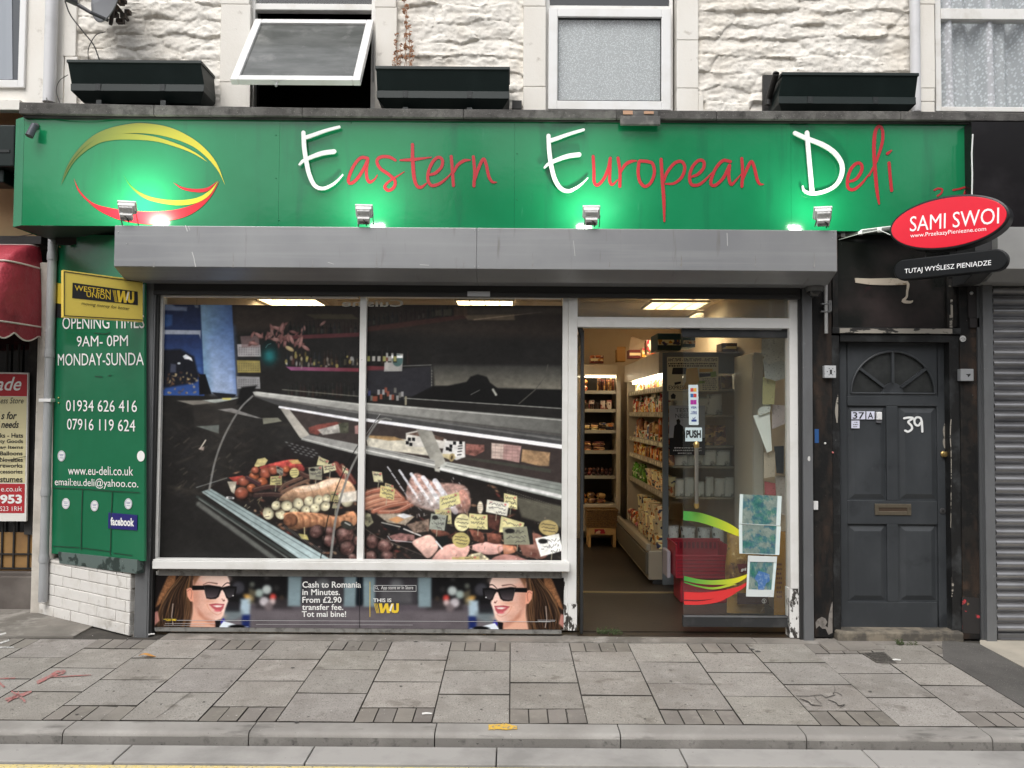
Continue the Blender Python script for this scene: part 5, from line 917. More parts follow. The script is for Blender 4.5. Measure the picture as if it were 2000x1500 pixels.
letter('raised_letter', [([(285, 1060), (291, 1180), (308, 1300), (335, 1400), (380, 1470), (440, 1492), (500, 1468), (550, 1432), (592, 1390)], [32, 34, 34, 34, 32, 26, 20, 14, 8]), ([(305, 1095), (365, 1075), (455, 1043), (560, 1012)], [30, 28, 24, 20]), ([(254, 1308), (285, 1280), (355, 1246), (440, 1218), (525, 1206)], [14, 24, 30, 34, 34])], m_wlet, .035, .012, z3)
letter('raised_letter', [([(306, 1035), (315, 1150), (328, 1300), (345, 1490)], [34, 34, 34, 34]), ([(212, 1038), (300, 1078), (430, 1130), (520, 1190), (575, 1270), (580, 1350), (545, 1430), (480, 1480), (390, 1508), (320, 1508), (280, 1485), (272, 1455)], [32, 34, 36, 36, 34, 34, 32, 30, 28, 24, 18, 12])], m_wlet, .035, .012, z4)
W = 24
letter('lettering', [([(872, 1236), (820, 1232), (770, 1285), (730, 1370), (722, 1420), (745, 1432), (795, 1390), (845, 1310), (874, 1245)], W), ([(874, 1245), (862, 1330), (868, 1395), (890, 1422), (925, 1402), (948, 1368)], [W, W, W, W, 14, 8]),
    ([(1090, 1252), (1040, 1226), (975, 1226), (944, 1258), (970, 1315), (1040, 1365), (1086, 1415), (1075, 1465), (1035, 1488), (1005, 1462), (1030, 1425), (1090, 1385), (1158, 1342)], [18, W, W, W, W, W, W, W, W, W, 18, 14, 6]),
    ([(1222, 1128), (1224, 1250), (1234, 1380), (1256, 1450), (1290, 1462), (1334, 1430)], [W, 28, 28, W, W, 8]), ([(1128, 1251), (1230, 1246), (1370, 1228)], [14, W, 8]),
    ([(1342, 1368), (1400, 1352), (1448, 1305), (1456, 1250), (1425, 1228), (1385, 1258), (1350, 1330), (1342, 1400), (1370, 1448), (1425, 1438), (1480, 1400), (1528, 1350)], [14, W, W, W, W, W, W, W, W, W, 16, 8]),
    ([(1525, 1222), (1534, 1330), (1542, 1450)], W), ([(1545, 1345), (1575, 1290), (1625, 1255), (1672, 1250)], [16, W, W, 12]), ([(1698, 1224), (1708, 1340), (1702, 1452)], W), ([(1706, 1420), (1738, 1315), (1776, 1242), (1798, 1285), (1818, 1375), (1845, 1420), (1880, 1424)], [14, W, W, W, W, 20, 6])], m_redv, .003, .002, z2)
letter('lettering', [([(634, 1222), (640, 1340), (642, 1420), (668, 1446), (715, 1400), (750, 1320), (768, 1236)], W), ([(768, 1236), (764, 1340), (764, 1415), (785, 1442), (826, 1404)], [W, W, W, 20, 8]), ([(828, 1234), (843, 1340), (842, 1456)], W), ([(846, 1352), (880, 1292), (925, 1262), (972, 1256)], [14, W, W, 10]),
    ([(992, 1262), (985, 1340), (998, 1415), (1038, 1456), (1085, 1425), (1112, 1350), (1100, 1280), (1060, 1262), (1000, 1256)], W), ([(1165, 1244), (1174, 1400), (1186, 1560), (1190, 1728)], [W, 26, 26, 14]), ([(1182, 1430), (1210, 1350), (1270, 1275), (1325, 1262), (1350, 1310), (1325, 1385), (1265, 1432), (1200, 1436)], [16, W, W, W, W, W, 20, 12]),
    ([(1385, 1386), (1450, 1362), (1496, 1312), (1498, 1262), (1460, 1252), (1412, 1300), (1388, 1375), (1402, 1440), (1455, 1444), (1510, 1405), (1562, 1348)], [14, W, W, W, W, W, W, W, W, 18, 8]), ([(1706, 1262), (1650, 1254), (1595, 1310), (1560, 1390), (1556, 1440), (1590, 1446), (1650, 1390), (1700, 1290)], W), ([(1700, 1290), (1694, 1380), (1712, 1440), (1748, 1410), (1792, 1358)], [W, W, W, 16, 6]),
    ([(1795, 1238), (1802, 1340), (1796, 1456)], W), ([(1802, 1410), (1836, 1320), (1870, 1262), (1894, 1310), (1914, 1395), (1935, 1436), (1966, 1440)], [14, W, W, W, W, 20, 6])], m_redv, .003, .002, z3)
letter('lettering', [([(622, 1424), (690, 1396), (732, 1330), (728, 1282), (692, 1276), (648, 1320), (622, 1400), (628, 1468), (672, 1480), (735, 1430), (792, 1356)], [14, W, W, W, W, W, W, W, W, 18, 8]), ([(790, 1372), (850, 1250), (893, 1110), (894, 1015), (868, 985), (838, 1030), (828, 1160), (838, 1340), (852, 1490), (868, 1592)], [14, 20, W, W, W, 28, 28, 28, 26, 14])], m_redv, .003, .002, z4)
letter('letter_i', [([(946, 1272), (955, 1380), (966, 1488)], W), ([(932, 1200), (945, 1190), (964, 1176)], [22, 20, 12])], m_redv, .003, .002, z4)
letter('house_number', [([(1300, 1484), (1330, 1472), (1362, 1480), (1352, 1510), (1325, 1530)], 14), ([(1448, 1484), (1500, 1474), (1552, 1462), (1540, 1500), (1525, 1540), (1500, 1600)], 14)], m_redv, .003, .002, z4)
# swoosh logo
OL, YE, RE = (96, 112, 48), (214, 200, 58), (206, 32, 48)
m_swo = mat('logo_vinyl', (1, 1, 1), .3, attr='Col')
gy = lambda x_, y_: lin([OL[k] + (YE[k] - OL[k]) * min(max((x_ - 150) / 250, 0), 1) for k in range(3)])
gyl = lambda x_, y_: lin([(90, 150, 40)[k] + (YE[k] - (90, 150, 40)[k]) * min(max((x_ - 250) / 150, 0), 1) for k in range(3)])
rd = lambda x_, y_: lin(RE); z1 = Zm(0, 0); z5 = Zm(0, 375); q = MB()
top = z1([(475, 1450), (520, 1310), (600, 1180), (720, 1065), (850, 1003), (1000, 970), (1120, 962), (1300, 988), (1450, 1050), (1580, 1140), (1690, 1270), (1760, 1450)])
swoosh(q, top, z1([(475, 1450), (530, 1310), (620, 1190), (730, 1100), (850, 1055), (950, 1043), (1130, 1042), (1300, 1068), (1480, 1130), (1600, 1215), (1700, 1330), (1760, 1450)]), PS, .0035, gy)
swoosh(q, z1([(475, 1450), (535, 1310), (625, 1190), (735, 1098), (850, 1052), (1000, 1044), (1200, 1066), (1400, 1130), (1540, 1200), (1622, 1266)]), z1([(475, 1450), (560, 1290), (650, 1195), (770, 1120), (880, 1095), (1000, 1090), (1200, 1102), (1350, 1140), (1500, 1195), (1622, 1266)]), PS, .0042, gy)
swoosh(q, [(144, 348), (156, 372), (178, 394), (205, 404), (250, 411), (300, 413), (345, 409), (385, 396), (412, 376), (429, 352)], [(144, 348), (154, 375), (180, 400), (215, 419), (255, 428), (300, 433), (350, 427), (385, 411), (412, 384), (429, 352)], PS, .0035, rd)
swoosh(q, [(172, 396), (200, 412), (240, 426), (300, 433), (340, 428)], [(172, 396), (200, 415), (240, 431), (300, 438), (345, 427)], PS, .0045, rd)
swoosh(q, [(240, 340), (255, 362), (280, 379), (310, 388), (350, 391), (385, 386), (408, 373), (426, 354)], [(240, 340), (256, 366), (280, 386), (310, 396), (350, 401), (385, 396), (410, 380), (426, 354)], PS, .005, gyl)
swoosh(q, [(338, 356), (355, 365), (380, 369), (405, 366), (426, 353)], [(338, 356), (355, 369), (380, 375), (405, 373), (426, 353)], PS, .0035, rd)
q.build('swoosh_logo', m_swo, sgn)
b = MB()
for (px, py) in ((531, 237), (553, 237), (539, 264), (539, 348), (686, 240), (1146, 243), (1010, 300), (1010, 390), (545, 430), (1538, 245)): c_ = PS.hit(px, py, 0); b.lathe((c_.x, YS, c_.z), [(.005, .001), (.004, -.003), (.002, -.004)], 8, 'Y')
b.build('screw_head', m_sgn, sgn)

# floodlights on top of the shutter box
m_alu = mat('floodlight_grey', (.80, .80, .78), .5, 0, layers=[((.66, .66, .64), 9, .5, .7)]); m_alud = mat('floodlight_dark', (.13, .13, .125), .5)
def flood(cx, cy, yaw, label, k, L_w=5):
    c_ = at(cx, cy, -.31); o = thing('floodlight', label, 'floodlight', c_, 'floodlights along the shutter box')
    R_ = Matrix.Rotation(yaw, 3, 'Z') @ Matrix.Rotation(rad(43), 3, 'X')     # lamp faces +Y (the sign), tipped up
    def ob(c3, h, mb): mb.obox(c_ + R_ @ Vector(c3), R_ @ Vector((h[0], 0, 0)), R_ @ Vector((0, 0, h[2])), R_ @ Vector((0, h[1], 0)))
    q = MB(); ob((0, .03, .012), (.056, .009, .042), q); ob((0, .008, .012), (.050, .016, .034), q); q.build('head', m_alu, o, bevel=.004)
    q = MB()
    for i in range(10): ob((-.036 + i * .008, -.018, .02), (.002, .012, .02), q)
    q.build('cooling_fins', m_alu, o); q = MB(); ob((0, -.03, -.02), (.038, .022, .022), q); q.build('driver_box', m_alu, o, bevel=.004)
    q = MB(); ob((0, -.048, -.03), (.032, .004, .012), q); q.build('base_cover', m_alud, o)
    q = MB(); ob((0, .041, .012), (.045, .002, .032), q); q.build('lens', emis('lamp_%d' % k, (.85, 1, .95), 2.5) if k < 1 else MATS['lamp_0'], o)
    zb = Z(440, -.27, cx); q = MB(); q.tube([c_ + Vector((-.04, -.005, -.02)), (c_.x - .04, -.28, zb - .01)], .004, 6); q.build('bracket', m_alud, o); q = MB(); q.tube([c_ + Vector((.055, 0, .0)), (c_.x + .055, -.26, zb - .01)], .003, 6); q.build('bracket', m_alud, o)
    q = MB(); q.tube([c_ + Vector((.0, -.03, -.04)), c_ + Vector((.02, -.035, -.055)), c_ + Vector((.018, -.01, -.075))], .004, 6); q.build('lead', m_cab, o)
    l = bpy.data.lights.new('floodlight_beam', 'AREA'); l.energy = L_w; l.color = (.86, 1, .80); l.shape = 'RECTANGLE'; l.size = .09; l.size_y = .06; lo = bpy.data.objects.new('floodlight_beam', l); COL.objects.link(lo)
    lo.matrix_world = Matrix.Translation(c_ + R_ @ Vector((0, .05, .012))) @ (R_ @ Matrix.Rotation(rad(90), 3, 'X')).to_4x4()
flood(248, 412, rad(14), 'white floodlight at the left end of the shutter box, turned towards the logo', 0, 4.6)
flood(711, 419, rad(3), 'white floodlight below the word Eastern, second from the left', 1, 2.4)
flood(1155, 421, rad(-3), 'white floodlight below the first letters of European', 2, 3.1)
flood(1607, 423, rad(-12), 'white floodlight at the right end of the shutter box, below the D', 3, 2.2)
d = thing('spot_lamp', 'small dark grey spot lamp at the top left corner of the green sign', 'lamp', PS.hit(62, 255))
b = MB(); A = PS.hit(71, 247, .0); b.lathe((A.x, YS, A.z), [(.022, 0), (.022, -.012), (.008, -.014), (.008, -.04)], 14, 'Y'); b.build('base', mat('dark_grey_metal', (.05, .05, .055), .5, .3), d, smooth=True)
b = MB(); p = PS.hit(68, 244, .05); e = PS.hit(57, 266, .075); b.tube([p, e], [.023, .026], 16); b.build('head', mat('slate_metal', (.06, .065, .08), .5, .3), d, smooth=True)

# ================================================================ SHUTTER BOX
YB = -.30
m_box = mat('brushed_aluminium', (.33, .335, .34), .36, .35, layers=[((.27, .275, .285), 1.1, .4, .65), ((.37, .375, .38), 4, .5, .75, (.12, 1, 5)), ((.20, .19, .175), 5, .62, .8, (3, 1, .35)), ((.7, .7, .7), 30, .74, .76, (3, 1, .3))], bumps=[(.8, .04, (1, 1, 1), .04)])
sb = thing('shutter_box', 'long grey aluminium roller shutter box under the green sign', 'shutter box', (-.2, YB, 2.4))
zT_, zM, zL = Z(445, YB, 930), Z(525, YB, 930), Z(553, -.11, 930); x0, x1 = X(223, YB, 490), X(1635, YB, 490)
prof = [(-.035, zT_), (YB, zT_), (YB, zM), (-.15, zL), (.04, zL), (.04, zT_)]; xm = X(931, YB, 490)
sa = (at(223, 438, YB).z - at(1635, 446, YB).z) * 0
for (a, c_) in ((x0, xm - .0005), (xm + .0005, x1)):
    q = MB(); k = len(prof); q.add([(xx, y, z) for xx in (a, c_) for y, z in prof], [tuple(range(k)), tuple(range(2 * k - 1, k - 1, -1))] + [(j, j + k, (j + 1) % k + k, (j + 1) % k) for j in range(k)]); q.build('casing', m_box, sb, bevel=.003)
b = MB()
for (px, py) in ((231, 453), (248, 476), (927, 450), (935, 450), (927, 520), (935, 520), (1628, 452), (1626, 465)): c_ = at(px, py, YB); b.lathe((c_.x, YB, c_.z), [(.004, 0), (.003, -.003)], 8, 'Y')
b.build('rivet', mat('zinc', (.5, .5, .5), .4, .8), sb)
for pts, w_ in (([(362, 440), (364, 446), (366, 452)], 2), ([(368, 442), (371, 450)], 1), ([(375, 492), (379, 505), (381, 518)], 1.6), ([(381, 514), (382, 521)], 2), ([(640, 512), (652, 516)], 1), ([(1120, 470), (1123, 500)], .8), ([(1420, 455), (1421, 480)], 1), ([(820, 517), (838, 518)], 1.2)): q = MB(); stroke(q, pts, w_, F_(YB), .0005, .0003, 8, rnd=False); q.build('scratch', mat('pale_scratch', (.62, .62, .61), .6), sb)
for k_, (px_, w_, l_) in enumerate(((300, 3, 20), (455, 4, 30), (610, 3, 16), (735, 5, 34), (905, 3, 22), (1040, 4, 28), (1190, 3, 18), (1330, 5, 30), (1475, 3, 24), (1590, 4, 30))): q = MB(); stroke(q, [(px_, 523 - l_), (px_ + 1, 523 - l_ * .5), (px_, 522)], [.6, w_ * .5, w_ * .8], F_(YB), .0004, .0002, 10, rnd=False); q.build('drip_stain', mat('drip_grime', (.24, .235, .22), .7, layers=[((.34, .34, .34), 30, .35, .6)]), sb)
m_dkm = mat('dark_bronze', (.035, .034, .033), .5, .4); m_post = mat('grey_post_paint', (.155, .16, .165), .45, .2, layers=[((.11, .112, .115), 5, .45, .7, (1, 1, .3)), ((.25, .25, .25), 20, .66, .74), ((.06, .06, .06), 40, .7, .75)])
b = MB(); a, c_, e, f_ = RC(300, 552, 1563, 580, .0); b.box(a, c_, .0, .03, e, zL + .02); b.box(a + .0, c_ - .0, -.006, -.0005, e + .001, e + .03); b.build('shutter_curtain', m_dkm, sb, bevel=.002)
b = MB(); b.pbox(913, 569, 957, 579, -.012, .005); b.build('lock_plate', mat('zinc', (.5, .5, .5), .4, .8), sb)
g_ = thing('shutter_post', 'grey shutter guide post at the left of the shop window', 'post', (X(275, 0, 900), 0, 0), 'grey shutter guide posts'); zL2 = zL
b = MB(); a, c_ = X(269, 0, 900), X(297, 0, 900); b.box(a, c_ - .012, -.0, .13, -.01, zL2 + .01); b.box(c_ - .012, c_ - .002, .004, .12, -.01, zL2 + .009); b.build('channel', m_post, g_, bevel=.002); b = MB(); b.box(c_ - .002, c_ + .012, .02, .12, 0, zL2); b.build('slot', m_rub, g_)
g_ = thing('shutter_post', 'grey shutter guide post between the shop doorway and the black wall', 'post', (X(1577, 0, 900), 0, 0), 'grey shutter guide posts')
b = MB(); a, c_ = X(1569, 0, 900), X(1588, 0, 900); b.box(a, c_, -.0, .13, -.01, zL2 + .01); b.build('channel', m_post, g_, bevel=.002); b = MB(); b.box(a - .02, a - .0006, .02, .12, 0, zL2); b.build('slot', m_rub, g_)
b = MB(); c_ = at(1580, 896, 0); b.ball((c_.x, -.001, c_.z), .010, .017, col=None); b.v = [(v[0], -.002 + (v[1]) * .1, v[2]) for v in b.v]; tag(b.build('sticker', m_wp), 'white oval sticker on the right shutter post', 'sticker')
# ================================================================ SHOPFRONT
YF = .05
m_pf = mat('old_white_paint', (.74, .735, .71), .45, layers=[((.62, .61, .57), 4, .5, .75), ((.10, .09, .085), 34, .715, .735), ((.06, .07, .13), 22, .745, .76)], bumps=[(50, .3, (1, 1, 1), .004)])
m_pfr = mat('rotten_white_paint', (.74, .735, .71), .5, layers=[((.05, .045, .04), 17, .545, .565, (1, 1, .45)), ((.5, .48, .44), 30, .62, .7)], bumps=[(40, .5, (1, 1, 1), .006)])
sf = thing('shopfront', 'white painted timber shopfront with a big window and a glass doorway', 'shopfront', (-.3, YF, 0))
def pb(q, x0, y0, x1, y1, Y=YF, d=.07): a, b_, c_, e_ = RC(x0, y0, x1, y1, Y); q.box(a, b_, Y, Y + d, c_, e_)
q = MB(); pb(q, 298, 560, 303, 1236, .03, .1); pb(q, 303, 575, 313, 1100); pb(q, 303, 1116, 308, 1232, .055, .06); pb(q, 700, 575, 713, 1100, .045, .07); pb(q, 1098, 575, 1109, 1100, YF + .004, .08); pb(q, 1109.3, 575, 1127, 1180, YF - .01, .1)
pb(q, 1543, 575, 1563, 1150, YF - .008, .1); pb(q, 1127.3, 620, 1542.6, 640, YF - .002, .09); pb(q, 313.3, 572, 699, 581, .06, .05); pb(q, 714, 572, 1097, 582, .06, .05); pb(q, 1128, 572, 1542, 582, .06, .05); q.build('frame', m_pf, sf, bevel=.003)
q = MB(); pb(q, 1109.5, 1180.4, 1127, 1232, YF - .01, .1); pb(q, 1097, 1118, 1109.3, 1231, YF + .004, .06); q.build('rotten_post_foot', m_pfr, sf, bevel=.003); q = MB(); pb(q, 1543, 1150.4, 1563, 1246, YF - .008, .1); q.build('rotten_post_foot', m_pfr, sf, bevel=.003)
q = MB(); a, b_, z0, z1 = RC(297, 1098, 1113, 1114, -.02); q.box(a, b_, -.02, .088, z0, z1); q.box(a, b_ - .01, -.012, .06, z1 + .0005, z1 + .008); q.build('sill', m_pf, sf, bevel=.006)
q = MB(); pb(q, 309, 1114, 1097, 1127, .045, .05); pb(q, 303, 1224, 1097, 1236, .05, .06); q.build('lower_rail', mat('dirty_grey_paint', (.22, .215, .2), .7, layers=[((.1, .095, .085), 18, .5, .68), ((.5, .5, .47), 60, .68, .72)], bumps=[(50, .4)]), sf, bevel=.002)
for (p0, y0, p1, y1) in ((313, 580, 700, 1100), (713, 581, 1098, 1100), (1127, 581, 1543, 621)):
    q = MB(); pb(q, p0, y0, p1, y1, .088 if y1 > 700 else .07, .005); q.build('pane', m_glass if y1 > 700 else m_glassd, sf)
# printed pictures
m_print = mat('printed_vinyl', (1, 1, 1), .35, spec=.25, attr='Col')
def print_mesh(C, x0, y0, x1, y1, Y, name, thick=.001):
    H, W_ = C.shape[:2]; TLp, TRp, BLp = at(x0, y0, Y), at(x1, (y0), Y), at(x0, y1, Y)
    xa, xb = X(x0, Y, (y0 + y1) / 2), X(x1, Y, (y0 + y1) / 2); mx = (x0 + x1) / 2; za, zb = at(mx, y0, Y).z, at(mx, y1, Y).z
    # shear of half a pixel per row/column is negligible: straight grid on the plane
    xs_ = np.linspace(xa, xb, W_); zs_ = np.linspace(za, zb, H); XX, ZZ = np.meshgrid(xs_, zs_); V = np.stack([XX - (xa + xb) / 2, np.zeros_like(XX), ZZ - zb], -1).reshape(-1, 3).astype(np.float32)
    idx = np.arange(H * W_, dtype=np.int32).reshape(H, W_); Q = np.stack([idx[1:, :-1], idx[1:, 1:], idx[:-1, 1:], idx[:-1, :-1]], -1).reshape(-1, 4); nq = len(Q)
    me = bpy.data.meshes.new(name); me.vertices.add(len(V)); me.vertices.foreach_set('co', V.ravel()); me.loops.add(nq * 4); me.loops.foreach_set('vertex_index', Q.ravel()); me.polygons.add(nq); me.polygons.foreach_set('loop_start', np.arange(0, nq * 4, 4, dtype=np.int32)); me.polygons.foreach_set('loop_total', np.full(nq, 4, dtype=np.int32)); me.update(calc_edges=True)
    ca = me.color_attributes.new('Col', 'FLOAT_COLOR', 'POINT'); L_ = np.where(C <= .04045, C / 12.92, ((np.clip(C, 0, 1.2) + .055) / 1.055) ** 2.4); ca.data.foreach_set('color', np.concatenate([L_, np.ones((H, W_, 1))], -1).astype(np.float32).ravel())
    me.materials.append(m_print); o = bpy.data.objects.new(name, me); COL.objects.link(o); o.location = ((xa + xb) / 2, Y, zb); ORG[o.name] = Vector(o.location); return o
cv = paint_deli(); CD = cv.C
def sub(px0, px1): return CD[:, int(px0 - 313):int(px1 - 313)]
o = print_mesh(sub(313, 701), 313, 596, 701, 1100, .0835, 'window_print'); tag(o, 'dark printed picture of a deli counter filling the left window pane, with flowers and bottles', 'window print')
o = print_mesh(sub(712, 1098), 712, 596, 1098, 1100, .0835, 'window_print'); tag(o, 'dark printed picture of a deli counter filling the right window pane, with many price tags', 'window print')
q = MB(); pb(q, 314, 596, 699, 1098, .096, .0015); pb(q, 714, 596, 1097, 1098, .096, .0015); q.build('vinyl_backing', m_blk, sf)
q = MB(); tx = F_(.079); V, Fc = text_geo('Cuisine', .02)
lo, hi = V.min(0), V.max(0); A, B = tx.hit(788, 599), tx.hit(668, 599); C0 = tx.hit(788, 585)
q.add([A + (B - A) * ((v[0] - lo[0]) / (hi[0] - lo[0])) + (C0 - A) * ((v[1] - lo[1]) / (hi[1] - lo[1])) for v in V], Fc)
q.build('reversed_lettering', mat('pale_vinyl', (.5, .48, .42), .5), sf)
cw = paint_woman(); WH = np.concatenate([cw.C, cw.C[:, ::-1]], 1); PW = F_(.045)
pp = thing('advert', 'wide advertising panel under the window with a smiling woman in sunglasses at each end', 'poster', (-1.05, .05, .1))
o = print_mesh(WH, 303, 1126, 1101, 1227, .047, 'picture'); o.parent = pp; o.location = Vector(o.location) - Vector(pp.location)
q = MB(); a, b_, z0, z1 = RC(303, 1126, 1101, 1227, .048); q.box(a, b_, .0475, .055, z0, z1); q.build('board', m_blk, pp)
m_wtx = mat('white_print', (.82, .82, .80), .5); m_ytx = mat('yellow_print', (.80, .56, .04), .5); m_btx = mat('black_print', (.012, .012, .014), .5)
q = MB()
for s, x0, y0, x1, y1 in (('Cash to Romania', 590.5, 1135.5, 705, 1148), ('in Minutes.', 590.5, 1150.5, 664, 1162.5), ('From £2.90', 590.5, 1165.5, 667, 1177.5), ('transfer fee.', 590, 1180, 670.5, 1191.5), ('Tot mai bine!', 589.5, 1193.5, 676, 1205), ('App store or In Store', 744.5, 1144, 807, 1153), ('THIS IS', 729, 1168.8, 764.5, 1176)): q = MB(); tbox(q, s, PW, x0, y0, x1, y1, bold=.018 if s[0] != 'A' else .0); q.build('lettering', m_wtx, pp)
q = MB()
for (x0, y0, x1, y1) in ((730, 1143, 813, 1144), (730, 1154.4, 813, 1155.4), (730, 1143, 731, 1155), (812.2, 1143, 813.2, 1155)): ppoly(q, [(x0, y0), (x1, y0), (x1, y1), (x0, y1)], PW, .001, .0005)
stroke(q, [(739.5, 1151.5), (737, 1149.5)], 1.2, PW, .0014, .001, 4)
stroke(q, [(735 + 2.3 * math.cos(t), 1147.6 + 2.3 * math.sin(t)) for t in np.linspace(0, 6.2, 12)], .9, PW, .0014, .001, 24, rnd=False)
for y_, xa, xb, w_ in ((1211.5, 345, 1075, .7), (1219.5, 500, 806, .5), (1217.6, 322, 420, .5), (1221.2, 320, 400, .5), (1211.2, 1050, 1085, .6), (1213.6, 1052, 1084, .5)): stroke(q, [(xa, y_), ((xa + xb) / 2, y_ + (xb - xa) * .002), (xb, y_ + (xb - xa) * .004)], w_, PW, .0014, .0005, 8, rnd=False)
q.build('small_print', mat('grey_print', (.55, .55, .55), .5), pp)
def wu(q_y, q_w, PLn, x0, y0, x1, y1, dy=0, off=.002):      # stylised WU mark: three slanted bars then W and U
    w_ = x1 - x0; h = y1 - y0; f = lambda u, v: (x0 + w_ * u, y0 + h * v + dy * u)
    for i in range(3): ppoly(q_y, [f(.0 + i * .055, 0), f(.022 + i * .055, 0), f(.13 + i * .045, 1), f(.11 + i * .045, 1)], PLn, off, .0005)
    W_ = [(.20, 0), (.33, 0), (.36, .6), (.46, 0), (.57, 0), (.60, .58), (.70, 0), (.78, 0), (.64, 1), (.52, 1), (.49, .45), (.39, 1), (.27, 1)]
    ppoly(q_y, [f(*p) for p in W_], PLn, off, .0005); U_ = [(.76, .12), (.80, 0), (.80, .66), (.86, .74), (.90, .66), (.90, 0), (1.0, 0), (1.0, .72), (.95, .95), (.84, 1), (.74, .95), (.70, .80)]
    ppoly(q_y, [f(*p) for p in U_], PLn, off + .0004, .0005); ppoly(q_w, [f(.62, .75), f(.70, .1), (x0 + w_ * .775, y0 + h * .03 + dy * .8), f(.68, .8)], PLn, off + .0008, .0005)
qy, qw = MB(), MB(); wu(qy, qw, PW, 730, 1178.5, 779, 1197.5); ppoly(qy, [(722, 1136), (723, 1136), (723, 1205), (722, 1205)], PW, .001, .0005); qy.build('yellow_mark', m_ytx, pp); qw.build('white_mark', m_wtx, pp)
q = MB(); ppoly(q, [(318, 1208), (345, 1208), (345, 1213), (318, 1213)], PW, .0008, .0005); q.build('badge', m_btx, pp); q = MB(); tbox(q, 'WESTERN', PW, 319, 1208.6, 334, 1210.4, off=.0015, bold=.03); tbox(q, 'UNION', PW, 324, 1210.9, 334, 1212.7, off=.0015, bold=.03); wu(q, MB(), PW, 335, 1208.6, 344, 1212.6, 0, .0015); q.build('badge_lettering', m_ytx, pp)
q = MB(); stroke(q, [(702, 1127), (702, 1226)], .8, PW, .0016, .0005, 6, rnd=False); q.build('joint', m_btx, pp)

# glass door leaf (closed, right) and the black open leaf seen edge-on
YD = .085; PD = F_(YD)
def scrib(mb, pl, x0, y0, x1, y1, off=.002):         # illegible small print: short broken marks
    R_ = random.Random(int(x0 * 7 + y0 * 13)); x_ = x0
    while x_ < x1 - 1: w_ = R_.uniform(1.2, 4.5); ppoly(mb, [(x_, y0 + R_.uniform(0, .6)), (min(x_ + w_, x1), y0 + R_.uniform(0, .6)), (min(x_ + w_, x1), y1 - R_.uniform(0, .8)), (x_, y1 - R_.uniform(0, .8))], pl, off, .0004); x_ += w_ + R_.uniform(.7, 1.6)
gd = thing('glass_door', 'framed glass door leaf with stickers, a long handle and curved green and red decals', 'door', (X(1440, YD, 900), YD, 0))
m_dkf = mat('dark_grey_aluminium', (.05, .052, .054), .4, .5, layers=[((.10, .10, .10), 6, .5, .75)])
q = MB(); pb(q, 1334, 1190 + 13, 1543, 1225, YD, .04); pb(q, 1332, 641, 1543, 659, YD, .04); q.build('rail', m_dkf, gd, bevel=.002); q = MB(); pb(q, 1336, 1189 + 13.5, 1541, 1206, YD - .004, .003); q.build('rail_trim', m_post, gd)
q = MB(); pb(q, 1334, 659, 1543, 1203, YD + .015, .008); q.build('pane', glass_mat('door_glass', (.95, .97, .96), dirt=.02), gd)
q = MB(); pb(q, 1368, 639, 1527, 644, YD - .02, .02); q.build('closer_arm', mat('zinc', (.5, .5, .5), .4, .8), gd, bevel=.002)
PG = F_(YD + .013); q = MB()
A = PG.hit(1357, 868, .0); Bq = PG.hit(1357, 986, .0)
q.tube([(A.x, A.y, A.z), (A.x, A.y - .05, A.z), (A.x, A.y - .05, Bq.z), (A.x, Bq.y, Bq.z)], [.013, .014, .014, .013], 14); q.build('handle', mat('steel_handle', (.42, .40, .35), .3, .9), gd, smooth=40)
q = MB(); q.lathe((A.x, A.y - .05, A.z), [(.016, -.02), (.019, -.01), (.019, .01), (.010, .022)], 14); q.lathe((A.x, A.y - .05, Bq.z), [(.010, -.02), (.018, -.01), (.018, .015)], 14); q.build('handle_cap', mat('brass', (.6, .42, .16), .3, .9), gd, smooth=40)
q = MB(); ppoly(q, [(1338.5, 835), (1371, 835), (1371, 862), (1338.5, 862)], PG, .0015, .001); q.build('push_sticker', mat('pale_blue_sticker', (.55, .66, .68), .4), gd); q = MB(); tbox(q, 'PUSH', PG, 1340, 840, 1369, 855.5, off=.0025, bold=.05); q.build('push_lettering', m_btx, gd)
q = MB(); ppoly(q, [(1344.5, 751.5), (1363.5, 751.5), (1364.5, 830), (1345.5, 830)], PG, .0015, .001); q.build('card_sticker', mat('white_blue_sticker', (.62, .72, .74), .4), gd)
for (y_, cs) in ((758, ('a_red', (.6, .06, .05), 'a_or', (.75, .4, .06))), (769, ('a_blue', (.03, .15, .4), 'a_red', (.6, .06, .05))), (781, ('a_mag', (.4, .03, .3), 'a_mag', (.4, .03, .3)))):
    for k in range(2): q = MB(); ppoly(q, [(1348.5 + 6 * k, y_), (1354.3 + 6 * k, y_), (1354.3 + 6 * k, y_ + (7 if y_ < 780 else 9)), (1348.5 + 6 * k, y_ + (7 if y_ < 780 else 9))], PG, .0022, .0005); q.build('card_logo', mat(cs[2 * k], cs[2 * k + 1], .5), gd)
q = MB(); tbox(q, 'VISA', PG, 1349.5, 793.5, 1360.5, 798, off=.0022, bold=.04, shear=.2); tbox(q, 'VISA', PG, 1350.5, 803, 1361, 806.5, off=.0022, bold=.04, shear=.2); ppoly(q, [(1348.5, 807.5), (1361.5, 807.5), (1361.5, 808.7), (1348.5, 808.7)], PG, .0022, .0005); stroke(q, [(1353, 816), (1355, 818.5), (1358, 814.5)], 1, PG, .0022, .0005, 8); ppoly(q, [(1350.5, 819.5), (1360.5, 819.5), (1360.5, 823.5), (1350.5, 823.5)], PG, .0022, .0005); q.build('card_lettering', mat('navy_print', (.03, .06, .25), .5), gd)
dg = lambda x_, y_: lin([(74, 150, 70)[k] * (1 - t) + (226, 214, 50)[k] * t for t in [min(max((x_ - 1340) / 110, 0), 1)] for k in range(3)])
